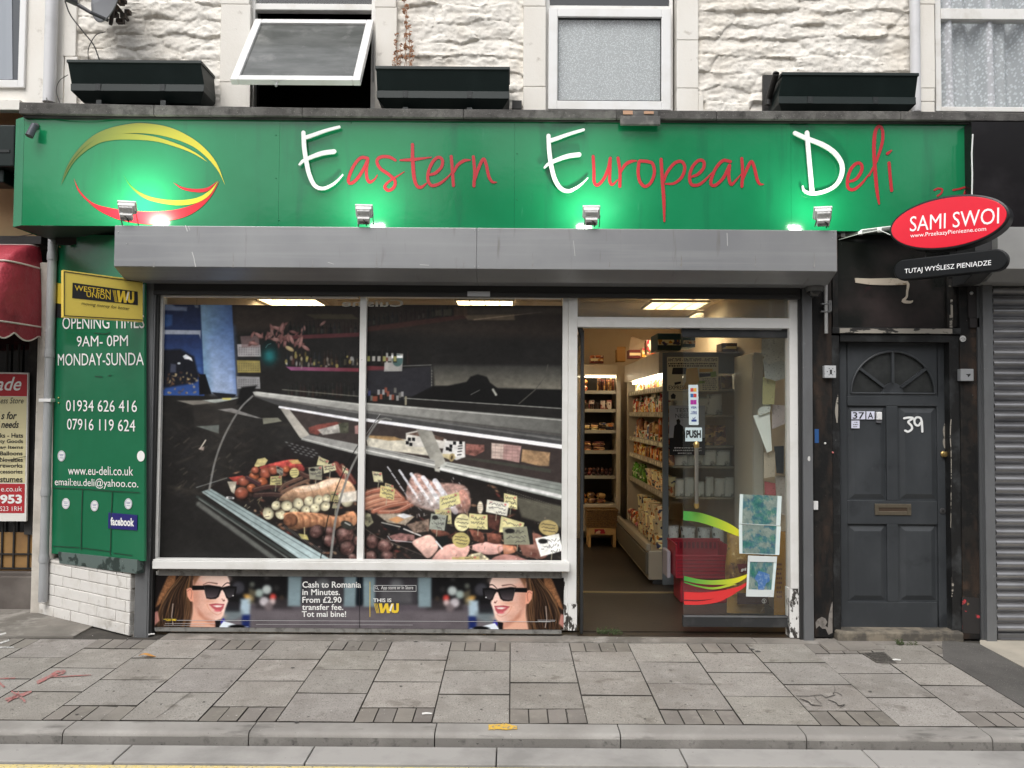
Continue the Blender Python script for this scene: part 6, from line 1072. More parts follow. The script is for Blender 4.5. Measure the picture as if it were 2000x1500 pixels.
q = MB(); swoosh(q, [(1334.5, 998), (1365, 1001), (1400, 1012), (1432, 1027), (1462, 1050)], [(1334.5, 1016), (1365, 1020), (1400, 1031), (1430, 1043), (1456, 1052.5)], PG, .002, dg)
swoosh(q, [(1336, 1125), (1370, 1132), (1400, 1133), (1440, 1128), (1478, 1113)], [(1336, 1134), (1365, 1140), (1400, 1142), (1440, 1138), (1478, 1113)], PG, .002, dg); swoosh(q, [(1336, 1136), (1365, 1144), (1395, 1147), (1424, 1141)], [(1336, 1138), (1365, 1147), (1398, 1151), (1440, 1141)], PG, .002, dg)
swoosh(q, [(1336, 1156), (1375, 1157), (1415, 1152), (1452, 1141), (1482, 1115)], [(1336, 1171), (1370, 1171.5), (1410, 1166), (1450, 1150), (1482, 1115)], PG, .002, lambda a_, b__: lin((216, 56, 56))); swoosh(q, [(1336, 1174), (1370, 1174), (1400, 1168), (1430, 1160)], [(1336, 1181), (1370, 1181), (1405, 1175), (1440, 1157)], PG, .0024, lambda a_, b__: lin((216, 56, 56)))
q.build('swoosh_decal', m_swo, gd)
# flyers taped to the glass
def picture_sheet(q4, seed, name, label, cat='flyer', Y=YD - .002):
    R = random.Random(seed); n, m_ = 44, 32; pl = F_(Y); TLq, TRq, BRq, BLq = [np.array(p, float) for p in q4]; q = MB(); V = []; cs = []
    g1, g2 = nz(m_ + 1, n + 1, 7, 9, seed, 3), nz(m_ + 1, n + 1, 5, 4, seed + 1, 4, .8)
    for j in range(m_ + 1):
        for i in range(n + 1):
            u, v = i / n, j / m_; p = (TLq * (1 - u) + TRq * u) * (1 - v) + (BLq * (1 - u) + BRq * u) * v; V.append(pl.hit(p[0], p[1], .0015 + .003 * g1[j, i]))
            if u < .09 or u > .9 or v > .97: c_ = (215, 228, 226)
            else: t = g2[j, i]; k = g1[j, i]; c_ = (34 + 190 * max(t - .42, 0) + 70 * k, 66 + 110 * t, 72 + 70 * k + 40 * t) if k < .52 else (78 + 90 * t, 104 + 70 * t, 104 + 56 * t)
            cs.append(lin(c_))
    q.add(V, [(j * (n + 1) + i, (j + 1) * (n + 1) + i, (j + 1) * (n + 1) + i + 1, j * (n + 1) + i + 1) for j in range(m_) for i in range(n)], cs); return tag(q.build(name, m_swo), label, cat)
picture_sheet(((1445, 965), (1527, 969), (1524, 1027), (1443, 1023)), 3, 'flyer', 'upper turquoise picture flyer taped inside the glass door')
picture_sheet(((1443, 1024), (1525, 1028), (1522, 1084), (1444, 1081)), 8, 'flyer', 'lower turquoise picture flyer taped inside the glass door, directly under its twin')
o = picture_sheet(((1461, 1085), (1518, 1087), (1511, 1166), (1457, 1165)), 15, 'flyer', 'white flyer with a blue jacket picture, lowest of the three taped to the glass door')
q = MB(); pl = F_(YD - .008); ppoly(q, [(1461, 1085), (1518, 1087), (1517, 1098), (1461, 1097)], pl, .0005, .0005); ppoly(q, [(1459, 1151), (1511, 1152), (1511, 1166), (1457, 1165)], pl, .0005, .0005); q.build('margin', mat('flyer_white', (.62, .66, .65), .6), o)
q = MB(); ppoly(q, [(1482, 1115), (1493, 1118), (1503, 1122), (1503, 1135), (1496, 1140), (1492, 1152), (1481, 1152), (1480, 1138), (1474, 1130)], pl, .0008, .0005); q.build('blue_figure', mat('flyer_blue', (.06, .16, .38), .5, layers=[((.2, .3, .45), 40, .5, .62)]), o)
b = MB(); a = X(1127, .1, 900); b_ = X(1141, .1, 900); a2 = X(1134, .1, 900)
ol = thing('open_door', 'narrow black framed glass door leaf swung open into the shop, seen edge-on', 'door', (b_, .1, 0)); b.box(a2, b_ - .004, .1, .16, .01, Z(644, .1)); b.box(a2, b_ - .004, .9, .95, .01, Z(644, .1)); b.box(a2 + .003, b_ - .006, .16, .9, .01, .1); b.box(a2 + .003, b_ - .006, .16, .9, Z(644, .1) - .08, Z(644, .1)); b.build('door_frame', m_dkf, ol, bevel=.002)
q = MB(); q.box(a2 + .01, a2 + .016, .16, .9, .1, Z(644, .1) - .08); q.build('pane', m_glassd, ol); q = MB(); q.tube([at(1133, 640, .09), at(1137, 660, .12), at(1137, 690, .15)], [.02, .014, .006], 8); q.build('hinge', m_dkf, ol)

# ================================================================ SHOP INTERIOR
XLi, XRi, YBk, ZCe = -2.48, 2.02, 4.35, 2.60
m_ceil = mat('ceiling_tile', (.60, .50, .38), .9); m_iw = mat('cream_wall', (.62, .53, .40), .85, layers=[((.55, .46, .34), 2, .45, .7)]); m_floor = mat('brown_lino', (.022, .0155, .010), .45, layers=[((.038, .027, .018), 1.5, .42, .65), ((.02, .015, .01), 6, .55, .72), ((.3, .28, .25), 60, .76, .78)], bumps=[(30, .15)])
q = MB(); q.box(XLi, XRi, .17, YBk, -.06, .012); q.box(X(1127, .1, 1210), X(1543, .1, 1210), .06, .1695, -.05, .004); tag(q.build('floor', m_floor), kind='structure')
q = MB(); yy = gnd(1200, 1160).y; q.box(.45, 1.55, yy - .02, yy + .015, .012, .02); tag(q.build('floor_strip', mat('brass_strip', (.42, .33, .18), .4, .7)), kind='structure')
q = MB(); q.box(XLi, XRi, .14, YBk, ZCe, ZCe + .05)
for i in range(1, 8): q.box(XLi + .6 * i, XLi + .6 * i + .022, .14, YBk, ZCe - .004, ZCe - .0005)
for i in range(1, 8): q.box(XLi, XRi, .14 + .6 * i, .14 + .6 * i + .022, ZCe - .0046, ZCe - .0008)
tag(q.build('ceiling', m_ceil), kind='structure')
q = MB(); q.box(XLi, XRi, YBk, YBk + .1, 0, ZCe); tag(q.build('wall_back', m_iw), kind='structure'); q = MB(); q.box(XRi, XRi + .1, .14, YBk, 0, ZCe); tag(q.build('wall_side', m_iw), kind='structure'); q = MB(); q.box(XLi - .1, XLi, .14, YBk, 0, ZCe); q.box(XLi, XRi, .10, .138, zL2 - .02, ZCe + .05); tag(q.build('wall_front', m_iw), kind='structure')
q = MB(); q.box(XLi - .1, XRi + .1, .1, YBk + .1, ZCe + .051, ZCe + .08); tag(q.build('ceiling_void', m_black), kind='structure')
m_lamp = emis('warm_tube', (1, .80, .54), 15)
def clight(px, label, Yc=2.6, w_=.58, l_=.58):
    c_ = at(px, 588, Yc); o = thing('ceiling_light', label, 'ceiling light', (c_.x, Yc, ZCe), 'shop ceiling lights'); x_ = c_.x
    q = MB(); frame2 = ((x_ - w_ / 2, x_ + w_ / 2, Yc - l_ / 2, Yc - l_ / 2 + .02), (x_ - w_ / 2, x_ + w_ / 2, Yc + l_ / 2 - .02, Yc + l_ / 2), (x_ - w_ / 2, x_ - w_ / 2 + .02, Yc - l_ / 2 + .02, Yc + l_ / 2 - .02), (x_ + w_ / 2 - .02, x_ + w_ / 2, Yc - l_ / 2 + .02, Yc + l_ / 2 - .02))
    for f_ in frame2: q.box(*f_, ZCe - .03, ZCe - .006)
    for i in range(1, 4): q.box(x_ - w_ / 2 + w_ * i / 4 - .004, x_ - w_ / 2 + w_ * i / 4 + .004, Yc - l_ / 2 + .02, Yc + l_ / 2 - .02, ZCe - .028, ZCe - .008)
    for i in range(1, 5): q.box(x_ - w_ / 2 + .02, x_ + w_ / 2 - .02, Yc - l_ / 2 + l_ * i / 5 - .003, Yc - l_ / 2 + l_ * i / 5 + .003, ZCe - .027, ZCe - .009)
    q.build('louvre', mat('louvre_metal', (.7, .66, .55), .3, .6), o); q = MB(); q.box(x_ - w_ / 2 + .02, x_ + w_ / 2 - .02, Yc - l_ / 2 + .02, Yc + l_ / 2 - .02, ZCe - .0055, ZCe - .005); q.build('diffuser', m_lamp, o)
clight(575, 'warm ceiling light panel seen at the top of the left window pane'); clight(948, 'warm ceiling light panel seen at the top of the right window pane'); clight(1318, 'warm ceiling light panel seen above the shop doorway')
clight(1400, 'warm ceiling light panel deeper in the shop, over the side shelving', 3.4)
# --- rear chilled cabinet
m_cab_w = mat('cream_cabinet', (.60, .52, .40), .45, layers=[((.52, .45, .34), 4, .45, .7)]); m_shelf = mat('shelf_metal', (.42, .37, .28), .35, .2); m_dint = mat('cabinet_inside', (.035, .028, .022), .7)
D2 = lambda y: y
YC = 3.95; xA, xB = X(1040, YC, 900), X(1207, YC, 900)
rc = thing('display_fridge', 'cream open display fridge against the back wall of the shop, stocked on six shelves', 'display fridge', ((xA + xB) / 2, YC, 0))
zt_, zh = Z(711, YC, 1160), Z(732, YC, 1160); q = MB(); q.box(xA, xB, YC, YBk - .01, zh, zt_); q.box(xB - .02, xB + .03, YC - .005, YBk - .01, .05, zh - .0005); q.box(xA, xB - .0205, YC, YBk - .01, .15, Z(985, YC, 1160)); q.build('body', m_cab_w, rc, bevel=.004)
q = MB(); q.box(xA, xB - .03, YBk - .05, YBk - .012, .3, zh); q.build('back_panel', m_dint, rc)
shY = (764, 800, 841, 881, 930); shz = [Z(y, YC, 1160) for y in shY] + [Z(985, YC, 1160)]
for z in shz[:-1]: q = MB(); q.box(xA, xB - .03, YC + .01, YBk - .055, z - .012, z); q.box(xA, xB - .03, YC, YC + .0095, z - .03, z + .008); q.build('shelf', m_shelf, rc)
for k, (xx) in enumerate((X(1140, YC, 850),)): q = MB(); q.box(xx, xx + .012, YC - .006, YC - .001, shz[-1], zh); q.build('door_edge', m_dkf, rc)
q = MB(); q.box(xA, xB - .03, YC + .02, YC + .045, zh - .03, zh - .012); q.build('tube_lamp', emis('shelf_tube', (1, .85, .6), 11), rc)
def cm(name, c_, rough=.5, **k): return mat(name, lin(c_), rough, **k)
def pr(n, c_, c2=None, c3=None, r_=.4, lo=.5): return mat(n, lin(c_), r_, layers=[((lin(c2)) if c2 else lin([v * .55 for v in c_]), 13, lo, lo + .05, (1, 1, 1.4), 1)] + ([(lin(c3), 22, .60, .63, (1, 1, 1), 1)] if c3 else []), rnd=.28)
PAL = dict(bread=pr('bread_crust', (190, 120, 60), (120, 66, 30)), bun=pr('pale_bun', (226, 186, 130), (170, 110, 60)), sausage=pr('smoked_sausage', (110, 56, 40), (60, 26, 20)), red=pr('red_packet', (176, 40, 32), (226, 200, 160), (40, 30, 30)), dark=pr('dark_pack', (48, 34, 28), (120, 90, 60)), cream=pr('cream_tub', (232, 214, 170), (60, 66, 90), (196, 120, 50), lo=.58), yellow=pr('yellow_packet', (226, 176, 60), (240, 226, 180), (170, 40, 30)), orange=pr('orange_packet', (210, 110, 44), (120, 40, 24), (235, 220, 190)), white=pr('white_packet', (226, 218, 200), (60, 100, 60), (190, 60, 50), lo=.56), blue=pr('blue_packet', (70, 100, 140), (220, 220, 214), (200, 160, 60)), green=pr('green_bottle', (96, 160, 50), (50, 90, 30), (220, 220, 180)), brown=pr('brown_packet', (130, 84, 54), (200, 160, 100), (60, 30, 24)), pink=pr('pink_packet', (200, 110, 110), (236, 210, 190), (120, 30, 40)), glassy=pr('jar_grey', (120, 130, 130)), plum=pr('plum_fruit', (70, 34, 34), (30, 16, 18)))
R = random.Random(21); GI = {}
def proto(kind, w_, h_, d_, m, label, group, loc, name, rz=0):
    key = (kind, round(w_, 3), round(h_, 3), m.name)
    if key not in GI:
        q = MB()
        if kind == 'loaf':
            for i, t in enumerate(np.linspace(-1, 1, 9)): pass
            pr = [(math.sqrt(max(0, 1 - t * t)) ** .6 * .5 + .02, t) for t in np.linspace(-1, 1, 9)]; q.lathe((0, 0, h_ / 2), [(r_ * h_ * .98, t * w_ / 2) for r_, t in pr], 12, 'X')
        elif kind == 'pack':
            V = []; ns = [(-.5, .7), (-.46, 1), (.40, 1), (.5, .25)]
            for (t, s_) in ns:
                for a in range(12): an = 6.283 * a / 12; ex = 2.6; cx_, sx_ = math.cos(an), math.sin(an); V.append((abs(cx_) ** (2 / ex) * (1 if cx_ > 0 else -1) * w_ / 2 * (1 if t < .45 else .96), abs(sx_) ** (2 / ex) * (1 if sx_ > 0 else -1) * d_ / 2 * s_, (t + .5) * h_))
            q.add(V, [(i * 12 + k, i * 12 + (k + 1) % 12, (i + 1) * 12 + (k + 1) % 12, (i + 1) * 12 + k) for i in range(3) for k in range(12)] + [tuple(range(12))[::-1], tuple(range(36, 48))])
        elif kind == 'tub': q.lathe((0, 0, 0), [(w_ * .42, 0), (w_ * .47, h_ * .86), (w_ * .5, h_ * .87), (w_ * .5, h_)], 16)
        elif kind == 'jar': q.lathe((0, 0, 0), [(w_ * .42, 0), (w_ * .5, h_ * .06), (w_ * .5, h_ * .72), (w_ * .4, h_ * .8), (w_ * .4, h_ * .84), (w_ * .44, h_ * .85), (w_ * .44, h_)], 16)
        elif kind == 'disc': q.lathe((0, 0, 0), [(w_ * .4, 0), (w_ * .5, h_ * .3), (w_ * .5, h_ * .75), (w_ * .42, h_)], 16)
        elif kind == 'bottle': q.lathe((0, 0, 0), [(w_ * .45, 0), (w_ * .5, h_ * .05), (w_ * .5, h_ * .6), (w_ * .22, h_ * .8), (w_ * .2, h_ * .93), (w_ * .26, h_ * .94), (w_ * .26, h_)], 12)
        elif kind == 'ball': q.ball((0, 0, h_ / 2), w_ / 2, h_ / 2, 12, 8)
        elif kind == 'sausage': pts = [(math.sin(t * 1.2) * w_ / 2, -.01 * math.cos(t * 1.5), h_ * .5 + .004 * math.cos(t * 2)) for t in np.linspace(-1.2, 1.2, 9)]; q.tube(pts, [h_ * .2] + [h_ * .48] * 7 + [h_ * .2], 8)
        o = q.build(name, m, smooth=50, base=(0, 0, 0)); GI[key] = o
    else: o = GI[key].copy(); COL.objects.link(o)
    o.location = loc; o.rotation_euler = (R.uniform(-.04, .04), R.uniform(-.05, .05), rz + R.uniform(-.12, .12)); sc_ = R.uniform(.9, 1.1); o.scale = (sc_ * R.uniform(.92, 1.06), sc_, R.uniform(.86, 1.16)); ORG[o.name] = Vector(loc)
    return tag(o, label, {'loaf': 'bread', 'pack': 'packet', 'tub': 'tub', 'jar': 'jar', 'disc': 'packet', 'bottle': 'bottle', 'ball': 'fruit', 'sausage': 'sausage'}[kind] if not name.startswith('wheel') else 'cheese', group)
def row(shelf_z, items, x0, x1, y0, rows, lab, grp, name, gap=.004, lay=1, dy=.1):
    for r_ in range(rows):
        for l_ in range(lay):
            x_ = x0 + R.uniform(0, .01)
            while True:
                kind, w_, h_, d_, mk = R.choice(items)
                if x_ + w_ > x1: break
                proto(kind, w_, h_, d_, PAL[mk], lab, grp, (x_ + w_ / 2, y0 + r_ * dy + R.uniform(-.008, .008), shelf_z + .002 + l_ * h_ * .95), name); x_ += w_ + gap
xs0, xs1 = X(1128, YC, 900) - .12, xB - .035
row(shz[0], [('loaf', .12, .075, .07, 'bread'), ('loaf', .12, .075, .07, 'bun'), ('loaf', .12, .075, .07, 'orange')], xs0, xs0 + .33, YC + .09, 2, 'bagged golden loaf on the top shelf of the back fridge', 'loaves on the top shelf of the back fridge', 'loaf', lay=2)
row(shz[0], [('pack', .022, .155, .09, 'brown'), ('pack', .022, .155, .09, 'sausage')], xs0 + .34, xs1, YC + .08, 1, 'upright brown packet at the right of the top shelf of the back fridge', 'brown packets on the top shelf of the back fridge', 'food_packet', .003)
row(shz[1], [('bottle', .05, .12, .05, 'red'), ('pack', .06, .1, .03, 'pink'), ('tub', .05, .07, .05, 'dark')], xs0, xs1, YC + .06, 2, 'small red or dark item on the second shelf of the back fridge', 'items on the second shelf of the back fridge', 'food_item', .012)
row(shz[2], [('disc', .085, .022, .085, 'cream'), ('disc', .085, .022, .085, 'dark'), ('disc', .085, .022, .085, 'bun')], xs0, xs1, YC + .07, 1, 'flat round pack stacked on the third shelf of the back fridge', 'round packs on the third shelf of the back fridge', 'round_pack', .006, 4)
row(shz[3], [('sausage', .13, .022, .02, 'bun'), ('sausage', .13, .022, .02, 'sausage'), ('sausage', .13, .022, .02, 'brown')], xs0, xs1, YC + .06, 1, 'sausage pack piled on the fourth shelf of the back fridge', 'sausages on the fourth shelf of the back fridge', 'sausage', .02, 5)
row(shz[4], [('ball', .045, .045, .05, 'plum'), ('ball', .045, .045, .05, 'sausage'), ('ball', .045, .045, .05, 'plum')], xs0, xs1, YC + .05, 2, 'dark plum on the fifth shelf of the back fridge', 'plums on the fifth shelf of the back fridge', 'plum', .003, 2, .05)
row(shz[5], [('loaf', .11, .06, .06, 'bread'), ('loaf', .11, .06, .06, 'brown')], xs0, xs1, YC + .08, 2, 'brown roll on the lowest shelf of the back fridge', 'rolls on the lowest shelf of the back fridge', 'bread_roll', .004, 2)
# crate and basket below
bk = thing('wicker_basket', 'wicker basket standing on a wooden crate in front of the back fridge', 'basket', (X(1175, YC - .15, 1020), YC - .15, Z(1031, YC - .15, 1175))); a, b_, z0, z1 = RC(1146, 997, 1207, 1031, YC - .25)
q = MB(); m_wick = cm('wicker', (150, 112, 66), .8, layers=[((.12, .07, .03), 60, .45, .6, (1, 1, 3))], bumps=[(120, .8)])
for i in range(9): z = z0 + (z1 - z0) * (i + .5) / 9; q.tube([(a, YC - .25, z), (b_, YC - .25, z), (b_ - .01, YC - .02, z), (a + .01, YC - .02, z), (a, YC - .25, z)], .007, 6)
q.box(a + .004, b_ - .004, YC - .246, YC - .03, z0, z1 - .01); q.build('weave', m_wick, bk); q = MB(); q.tube([(a, YC - .25, z1), (b_, YC - .25, z1), (b_, YC - .02, z1), (a, YC - .02, z1), (a, YC - .25, z1)], .011, 8); q.build('rim', m_wick, bk)
ct = thing('wooden_crate', 'small pale wooden crate with a red label on the floor under the wicker basket', 'crate', ((a + b_) / 2, YC - .2, .012)); a, b_, z0, z1 = RC(1149, 1032, 1203, 1055, YC - .26); q = MB(); q.box(a, b_, YC - .26, YC - .25, z0 + (z1 - z0) * .45, z1); q.box(a, a + .03, YC - .262, YC - .03, .012, z1); q.box(b_ - .03, b_, YC - .262, YC - .03, .012, z1); q.box(a + .03, b_ - .03, YC - .06, YC - .05, z0 + .05, z1); q.build('slats', cm('pine', (206, 164, 104), .7), ct); q = MB(); q.box(a + .07, b_ - .12, YC - .2635, YC - .2605, z0 + (z1 - z0) * .55, z1 - .01); q.build('label_card', PAL['red'], ct)
# boxes on top of the fridge and side shelving
def carton(label, c4, Y, d, m, lid=None, name='carton'):
    a, b_, z0, z1 = RC(*c4, Y); o = thing(name, label, 'box', ((a + b_) / 2, Y, z0)); q = MB(); q.box(a, b_, Y, Y + d, z0, z1); q.build('box_body', m, o, bevel=.003)
    q = MB(); q.box(a + .004, b_ - .004, Y - .0015, Y - .0005, z0 + (z1 - z0) * .3, z0 + (z1 - z0) * .62) if not lid else q.box(a, b_, Y - .002, Y + .01, z1, z1 + lid); q.build('flap' if lid else 'band', PAL['cream'] if not lid else m, o)
carton('orange and red carton on top of the back fridge at the left', (1153, 694, 1179, 709.5), YC + .08, .12, PAL['orange'])
carton('tall narrow brown carton on top of the shelving, with its flap up', (1205, 682, 1222, 706), YC - .1, .15, cm('brown_card', (176, 136, 84), .8), .03)
carton('open grey-flapped maroon carton on top of the side shelving', (1229, 683, 1253, 699), YC - .6, .2, cm('maroon_card', (110, 36, 36), .7)); q = MB(); a, b_, z0, z1 = RC(1228, 655, 1256, 683, YC - .595); q.add([(a, YC - .595, z0), (b_, YC - .595, z0), (b_ + .03, YC - .55, z0 + .1), (a + .04, YC - .5, z1)], [(0, 1, 2, 3)]); tag(q.build('card_flap', cm('grey_card', (150, 132, 112), .8)), 'raised grey cardboard sheet standing behind the maroon carton', 'cardboard')
carton('small yellow-brown carton between the maroon and the red boxes on top', (1254, 680, 1262, 697), YC - .9, .1, PAL['yellow'])
carton('red and white box standing on top of the side shelving', (1263, 664, 1283, 692), YC - 1.2, .12, PAL['red']); q = MB(); q2 = RC(1263, 664, 1271, 691, YC - 1.203); q.box(q2[0], q2[1], YC - 1.204, YC - 1.2015, q2[2], q2[3]); q.build('white_panel', PAL['white'], bpy.data.objects['carton.004'])
carton('large dark teal box on top of the near end of the side shelving', (1284, 651, 1330, 684), YC - 2.1, .35, cm('teal_card', (30, 66, 70), .6, layers=[((.12, .03, .03), 9, .58, .66)])); carton('teal box behind the door glass, beside the lit wall', (1334, 657, 1358, 678), YC - 2.1, .3, cm('teal_card2', (40, 78, 80), .6))
carton('brown carton on top of the side chiller, seen through the door glass', (1410, 670, 1440, 686), 1.78, .2, cm('brown_card2', (84, 62, 44), .8))
# --- side shelving (open chiller along the right wall), front faces -x
XS = 1.345; Yn, Yf = 1.72, 3.93; XK = XRi - .012
sc = thing('shelving_unit', 'long cream side chiller with sloping stocked shelves along the right wall of the shop', 'shelving', (XS + .2, (Yn + Yf) / 2, 0))
q = MB(); q.box(XS - .05, XK, Yn, Yf, 1.86, 2.05); q.box(XS - .02, XK, Yf - .05, Yf, .1, 1.8595); q.box(XK - .03, XK, Yn, Yf - .051, .1, 1.8595); q.build('body', m_cab_w, sc, bevel=.004)
q = MB(); q.box(XS - .14, XK - .031, Yn, Yf - .051, .05, .30); q.box(XS - .16, XS - .12, Yn, Yf - .051, .3005, .36); q.build('deck', m_shelf, sc, bevel=.006)
q = MB(); q.box(XS - .10, XK, Yn, Yf, .013, .0495); q.build('kick_plate', m_dkf, sc); q = MB(); q.box(XS - .165, XS - .141, Yn, Yf - .052, .10, .28); q.build('bumper', mat('bumper_grey', (.10, .085, .06), .5), sc, bevel=.004)
sz = (1.735, 1.505, 1.235, 1.055, .785); R.seed(4)
for k, z in enumerate(sz): q = MB(); q.box(XS + .02 + .02 * k, XK - .031, Yn + .01, Yf - .051, z - .03, z - .012); q.box(XS - .005, XS + .0195, Yn + .01, Yf - .051, z - .035, z + .012); q.build('shelf', m_shelf, sc)
for z in sz:
    q = MB(); y_ = Yn + .05
    while y_ < Yf - .15: w_ = R.uniform(.04, .07); q.box(XS - .0075, XS - .0055, y_, y_ + w_, z - .028, z + .006); y_ += w_ + R.uniform(.01, .07)
    tag(q.build('price_strip', pr('price_card', (226, 220, 196), (180, 170, 140)), sc), kind='stuff')
q = MB(); q.box(XS + .0, XS + .03, Yn + .02, Yf - .3, 1.83, 1.858); q.build('tube_lamp', emis('side_tube', (1, .92, .72), 14), sc)
q = MB(); q.box(XS - .02, XS + .03, Yn - .03, Yn - .0005, .012, 2.04); q.box(XS + .03, XK, Yn - .02, Yn - .0008, 1.86, 2.045); q.box(XS + .03, XK, Yn - .02, Yn - .0008, .012, .12); q.build('end_frame', mat('end_frame_grey', (.16, .185, .20), .5), sc, bevel=.003)
q = MB(); q.box(XS + .03, XK, Yn - .012, Yn - .007, .12, 1.86); q.build('end_glass', m_glass, sc)
def rowY(z, items, lab, grp, name, xo=.05, lay=1, gap=.004, y0=Yn + .03, y1=Yf - .08, cols=1, dx=.1):
    for c_ in range(cols):
        for l_ in range(lay):
            y_ = y0
            while True:
                kind, w_, h_, d_, mk = R.choice(items)
                if y_ + w_ > y1: break
                if R.random() < .05: y_ += w_ * .5; continue
                proto(kind, w_, h_, d_, PAL[mk], lab, grp, (XS + xo + c_ * dx + R.uniform(-.006, .006), y_ + w_ / 2, z - .010 + l_ * h_), name, rad(90)); y_ += w_ + gap
rowY(sz[0], [('pack', .085, .11, .06, 'yellow'), ('pack', .05, .10, .05, 'white'), ('pack', .035, .11, .05, 'red'), ('pack', .06, .09, .05, 'cream'), ('pack', .05, .1, .05, 'orange')], 'yellow, white, cream or red packet on the top shelf of the side chiller', 'packets on the top shelf of the side chiller', 'food_packet', .07)
rowY(sz[1], [('bottle', .06, .19, .06, 'white'), ('jar', .06, .15, .06, 'orange'), ('jar', .065, .12, .06, 'yellow'), ('bottle', .05, .17, .06, 'brown'), ('pack', .05, .16, .05, 'red'), ('jar', .055, .1, .06, 'bun')], 'bottle or jar on the second shelf of the side chiller', 'bottles and jars on the second shelf of the side chiller', 'bottle', .06)
rowY(sz[2], [('pack', .06, .2, .06, 'brown'), ('tub', .09, .09, .06, 'white'), ('pack', .06, .15, .06, 'blue'), ('pack', .07, .23, .06, 'orange'), ('tub', .07, .06, .06, 'cream'), ('bottle', .05, .2, .05, 'white'), ('pack', .05, .17, .06, 'bun')], 'packet or tub on the third shelf of the side chiller', 'packets on the third shelf of the side chiller', 'food_packet', .07)
rowY(sz[3], [('pack', .045, .13, .05, 'bun'), ('pack', .04, .11, .05, 'brown'), ('pack', .05, .12, .05, 'yellow'), ('pack', .04, .14, .05, 'orange')], 'brown, yellow or orange packet on the fourth shelf of the side chiller', 'packets on the fourth shelf of the side chiller', 'food_packet', .07)
rowY(sz[4], [('bottle', .06, .17, .05, 'green')], 'green bottle on the fifth shelf of the side chiller', 'green bottles on the fifth shelf of the side chiller', 'bottle', .05, y0=3.0); rowY(sz[4], [('tub', .1, .085, .05, 'cream')], 'cream tub stacked on the fifth shelf of the side chiller', 'stacked tubs on the fifth shelf of the side chiller', 'tub', .07, 2, y1=2.98)
rowY(.32, [('tub', .115, .12, .05, 'cream')], 'large cream tub on the bottom deck of the side chiller', 'tubs on the bottom deck of the side chiller', 'tub', .0, 3, y1=3.0); rowY(.32, [('loaf', .1, .07, .05, 'red'), ('loaf', .1, .07, .05, 'bread'), ('loaf', .1, .06, .05, 'pink')], 'wrapped red or brown meat on the bottom deck of the side chiller', 'wrapped meats on the bottom deck of the side chiller', 'wrapped_meat', .0, 2, y0=3.02)
# goods seen through the glass end
m_gtub = cm('grey_tub', (225, 230, 230), .35, layers=[((.06, .07, .07), 16, .55, .62)]); PAL['gtub'] = m_gtub; PAL['gpack'] = cm('grey_white_packet', (232, 232, 224), .45, layers=[((.2, .2, .18), 14, .55, .65)])
for (z, its, lab, nm) in ((sz[0], [('pack', .1, .11, .06, 'brown')], 'packet behind the glass end on the top shelf of the side chiller', 'food_packet'), (sz[1], [('pack', .14, .16, .08, 'gpack')], 'grey packet behind the glass end on the second shelf of the side chiller', 'food_packet'), (sz[2], [('pack', .13, .17, .08, 'gpack'), ('pack', .11, .2, .08, 'brown')], 'packet behind the glass end on the third shelf of the side chiller', 'food_packet'), (sz[3], [('pack', .12, .12, .08, 'gpack')], 'pale packet behind the glass end on the fourth shelf of the side chiller', 'food_packet'), (sz[4] - .0, [('pack', .085, .15, .06, 'gpack')], 'slumped white packet behind the glass end on the fifth shelf of the side chiller', 'food_packet'), (.32, [('tub', .13, .2, .1, 'gtub')], 'grey tub in the row behind the glass end of the side chiller', 'tub')):
    x_ = XS + (.1 if z > .4 else .02)
    while x_ + its[0][1] < XK - .03:
        it = R.choice(its); proto(it[0], it[1], it[2], it[3], PAL[it[4]], lab, lab.split(' behind')[0] + 's at the glass end, ' + ('%s' % lab.split('on the ')[-1] if 'on the' in lab else 'bottom deck'), (x_ + it[1] / 2, Yn + .06, z - .01), nm, 0); x_ += it[1] + .004
# posters on the glass end
PE = F_(Yn - .035)
q = MB(); c4 = [(1303, 697), (1403, 697), (1403, 764), (1303, 764)]; p1 = thing('poster', 'pale poster headed in Cyrillic capitals on the glass end of the side chiller', 'poster', PE.hit(1353, 730)); ppoly(q, c4, PE, .001, .001); q.build('sheet', cm('poster_paper', (228, 222, 190), .7), p1)
q = MB(); tbox(q, 'АНГЛИЯ - БЪЛГАРИЯ - АНГЛИЯ', PE, 1304.5, 699.5, 1401, 706, off=.002, bold=.02)
for y_, xa, xb in ((710.5, 1305, 1399), (715, 1306, 1399)): scrib(q, PE, xa, y_ - 2, xb, y_ + 1.5)
tbox(q, 'EXPRESS', PE, 1306, 753, 1340, 761, off=.002)
ppoly(q, [(1314, 718), (1341, 718), (1339, 731), (1312, 731)], PE, .002, .0005); ppoly(q, [(1366, 729), (1388, 729), (1388, 735), (1366, 737)], PE, .002, .0005); ppoly(q, [(1317, 747), (1330, 745), (1330, 749), (1318, 752)], PE, .002, .0005); q.build('lettering', m_btx, p1)
q = MB(); ppoly(q, [(1340, 720), (1362, 718), (1366, 745), (1350, 760), (1332, 760), (1340, 745)], PE, .0016, .0005); ppoly(q, [(1366, 720), (1392, 720), (1392, 726), (1366, 727)], PE, .0016, .0005); q.build('map_shape', cm('dull_gold', (214, 172, 70), .6), p1); q = MB(); ppoly(q, [(1386, 727), (1398, 725), (1400, 735), (1389, 737)], PE, .0017, .0005); ppoly(q, [(1364, 744), (1377, 743), (1376, 749), (1364, 749)], PE, .0017, .0005); q.build('green_shape', cm('dull_green', (140, 170, 70), .6), p1)
for k in range(6): q = MB(); y_ = 739 + k * 4; scrib(q, PE, 1372, y_, 1400, y_ + 2.4); q.build('small_print', m_btx, p1)
